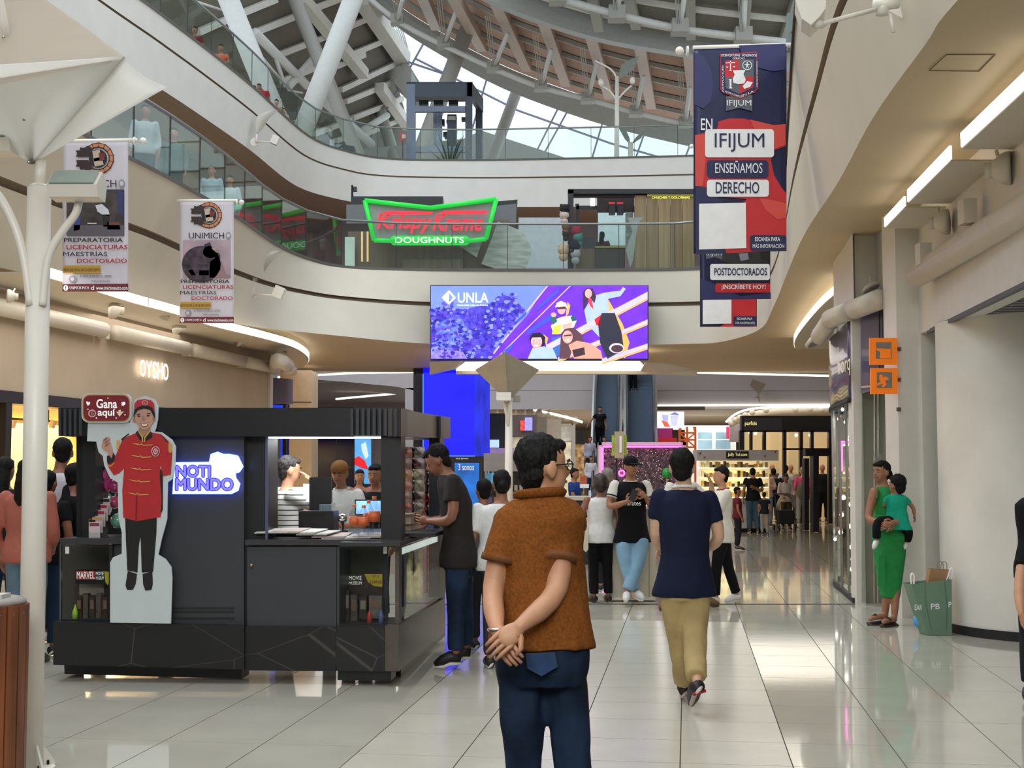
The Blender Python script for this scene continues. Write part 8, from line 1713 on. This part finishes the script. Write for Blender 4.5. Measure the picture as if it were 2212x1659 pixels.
# 19 far people right
jn = mat('far_denim', '#2f4f5c', .8, var=.1)
person('woman in a black top and wide teal jeans with a pink bag strap', 1626, 32.8, 1.66, 178, cloth('#141417'), jn, 'short', 'c', dict(elR=(-.25, -.05, 1.12), wrR=(-.02, .16, 1.2), head=(0, -.06, 1.6)), vox=.024, bw=1.05, legs=1.15)
person('small child with pale trousers walking beside the woman in teal jeans', 1650, 31.6, 1.05, 170, cloth('#1c1c22'), cloth('#8c8478'), 'short', 'c', vox=.024)
person('woman in a pale pink top and light jeans with crossed arms in the walkway', 1655, 36.5, 1.66, 5, cloth('#d0b4b4'), mat('far_light_denim', '#6f93b4', .8), 'long', 'b', dict(elR=(-.24, -.05, 1.14), wrR=(.0, -.2, 1.16), elL=(.24, -.05, 1.14), wrL=(-.02, -.22, 1.2)), vox=.024, sleeve=1.8)
person('person in dark clothes with a large bag right of the woman in pale pink', 1671, 38, 1.62, 160, cloth('#191a20'), cloth('#14141a'), 'short', 'd', vox=.026, bw=1.2)
person('person in a white T-shirt walking behind the stroller', 1697, 40, 1.72, 170, cloth('#c9c9d0', 'f'), cloth('#3a3c48'), 'short', 'c', vox=.026)
person('woman in a white cardigan pushing the baby stroller', 1697, 34.4, 1.5, 0, cloth('#c4bcb4'), cloth('#4a4038'), 'bun', 'c', dict(elR=(-.24, -.08, 1.14), wrR=(-.17, -.3, 1.04), elL=(.24, -.08, 1.14), wrL=(.17, -.3, 1.04), head=(0, -.05, 1.6)), vox=.024, sleeve=1.7)
bp_, bl, bh, bwd = person('blonde person in a pink jacket with a green backpack walking away', 1733, 37.5, 1.66, 182, cloth('#d85a8c'), cloth('#9aa0a4'), 'short', 'e', dict(knL=(.12, -.05, .5), anL=(.16, .1, .12), toL=(.2, -.02, .04)), vox=.024, sleeve=1.8, hairm=mat('blonde_hair', '#a88a5c', .6), shoes='#8a8480')
t = thing('backpack', 'olive green backpack on the person in the pink jacket', 'backpack', P(1733, 1082, 37.3)); mb = MB(); mb.ball(P(1733, 1062, 37.33), .2, 14, 10, (.85, .5, 1.25)); remesh(mb, 'bag_body', mat('olive_nylon', '#5c6850', .7, var=.1), t, .02, 2); MB().tube([P(1731, 1040, 37.25), P(1733, 1036, 37.25), P(1735, 1040, 37.25)], .01, 6).build('loop', M_black, t)
person('person in a red and dark outfit sitting low behind the boy in the white jersey', 1592, 26, 1.25, 90, cloth('#5c1c24'), cloth('#1a1a20'), 'short', 'd', vox=.024)
person('bald mannequin in a dark jacket inside the curved shopfront', 1836, 18.2, 1.62, 20, cloth('#4a3c2c'), cloth('#2c241c'), 'none', 'a', vox=.02, sleeve=1.9, name='mannequin', pose=dict(wrR=(-.23, 0, .88)))
for x, D_, lab, c in ((1708, 40.4, 'mannequin in a beige coat behind the left black shop window', '#b09a74'), (1776, 39.6, 'dark coat mannequin behind the right black shop window', '#1a1a1c'), (1668, 40.6, 'mannequin in a grey coat in the shop window beside the perfume stand', '#4c443c')):
    person(lab, x, D_, 1.75, 0, cloth(c), cloth(c), 'none', 'a', vox=.028, sleeve=1.9, name='mannequin', face=False)
# 20 left people
person('bearded man in a white long-sleeved shirt seen from behind left of the kiosk', 133, 12.2, 1.9, 155, cloth('#c0bcc2', 's'), cloth('#1e2a3a'), 'short', 'd', dict(elL=(.27, .0, 1.16), wrL=(.2, -.2, 1.05)), vox=.016, sleeve=1.8, hyaw=40, shoes='#dcdcdc')
person('long-haired woman in a dusty pink top and jeans behind the lamp post', 62, 10.9, 1.7, 170, cloth('#a55f52'), mat('washed_denim', '#5d7688', .8, var=.25, scale=4), 'long', 'c', dict(elR=(-.26, .02, 1.12), wrR=(-.16, -.16, 1.0)), vox=.016, sleeve=1.7, bw=1.15)
person('person in a black T-shirt beside the left kiosk post, arm hanging', 163, 11.6, 1.66, 150, cloth('#121214'), cloth('#141826'), 'short', 'd', dict(elL=P(146, 1110, 11.5), shL=P(148, 1058, 11.6), wrL=P(136, 1155, 11.5)), vox=.018, sleeve=.6)
person('dark-haired person at the far left edge in dark clothes and blue jeans', 12, 12, 1.72, 175, cloth('#1a1616'), cloth('#22344c'), 'long', 'd', vox=.018)
person('person in dark jeans between the lamp post and the white-shirted man', 104, 11.4, 1.6, 175, cloth('#161416'), cloth('#20324a'), 'short', 'd', vox=.018)
# 21 topmost balcony people
def up2(px, ytop, H, lab, **k):
    D_ = (12.4 + H - 1.62) * F / (1012 - ytop) * 1.0
    kw = dict(vox=.028, z0=12.4, face=False); kw.update(k); top = kw.pop('top'); bot = kw.pop('bot', cloth('#2a2a32')); ya_ = kw.pop('yaw', 0)
    return person(lab, px, D_, H, ya_, top, bot, **kw)
up2(464, 80, 1.72, 'man in an orange T-shirt leaning on the topmost left railing', top=cloth('#c86a50'), sk='d', pose=dict(elR=(-.25, -.15, 1.15), wrR=(-.05, -.3, 1.12), elL=(.25, -.15, 1.15), wrL=(.05, -.3, 1.12)))
up2(557, 165, 1.66, 'person in a red and white jersey bending at the topmost left railing', top=cloth('#b02830'), sk='c', pose=dict(head=(-.1, -.12, 1.55)))
up2(538, 172, 1.6, 'person in a white top left of the red jersey at the topmost railing', top=cloth('#c8c0c4'), sk='c')
up2(588, 203, 1.62, 'woman with tied hair and tan top behind the topmost railing', top=cloth('#a48468'), hair='bun', sk='b')
up2(603, 222, 1.5, 'brown-haired person right of the woman in tan at the topmost railing', top=cloth('#c0a898'), hair='long', sk='b', hairm=M_hairb)
up2(406, 40, 1.7, 'person in dark red near the upper left end of the topmost railing', top=cloth('#6a1c24'), sk='d')
# 22 middle balcony people
def up1(px, ytop, H, lab, **k):
    D_ = (6.3 + H - 1.62) * F / (1012 - ytop); kw = dict(vox=.022, z0=6.3, face=False); kw.update(k); top = kw.pop('top'); bot = kw.pop('bot', cloth('#22262c')); ya_ = kw.pop('yaw', 0)
    return person(lab, px, D_, H, ya_, top, bot, **kw)
up1(363, 266, 1.76, 'man in a grey hooded top behind the middle left balcony glass', top=cloth('#565b5a'), sleeve=1.85, sk='c', yaw=10)
up1(300, 215, 1.78, 'person in a white loose shirt behind the middle balcony glass near the sail', top=cloth('#9aa2a4'), sleeve=1.7, sk='d', yaw=20)
up1(448, 350, 1.72, 'taller of two pale blue reflected silhouettes built as figures at the middle left balcony glass', top=cloth('#8fa3ab'), sk='c', sleeve=1.8, bot=cloth('#8fa3ab'))  # silhouette reflected in the glass, built as a solid pale figure
up1(488, 372, 1.66, 'shorter of two pale blue reflected silhouettes built as figures at the middle balcony glass', top=cloth('#94a8ae'), sk='c', sleeve=1.8, bot=cloth('#94a8ae'), hair='long')  # second reflected silhouette, likewise built as a solid figure
up1(1303, 497, 1.5, 'dark-haired clerk seated at the counter of the candy stand', top=cloth('#4a3038'), sk='d', hair='long', yaw=160)

bpy.data.scenes.remove(TS)
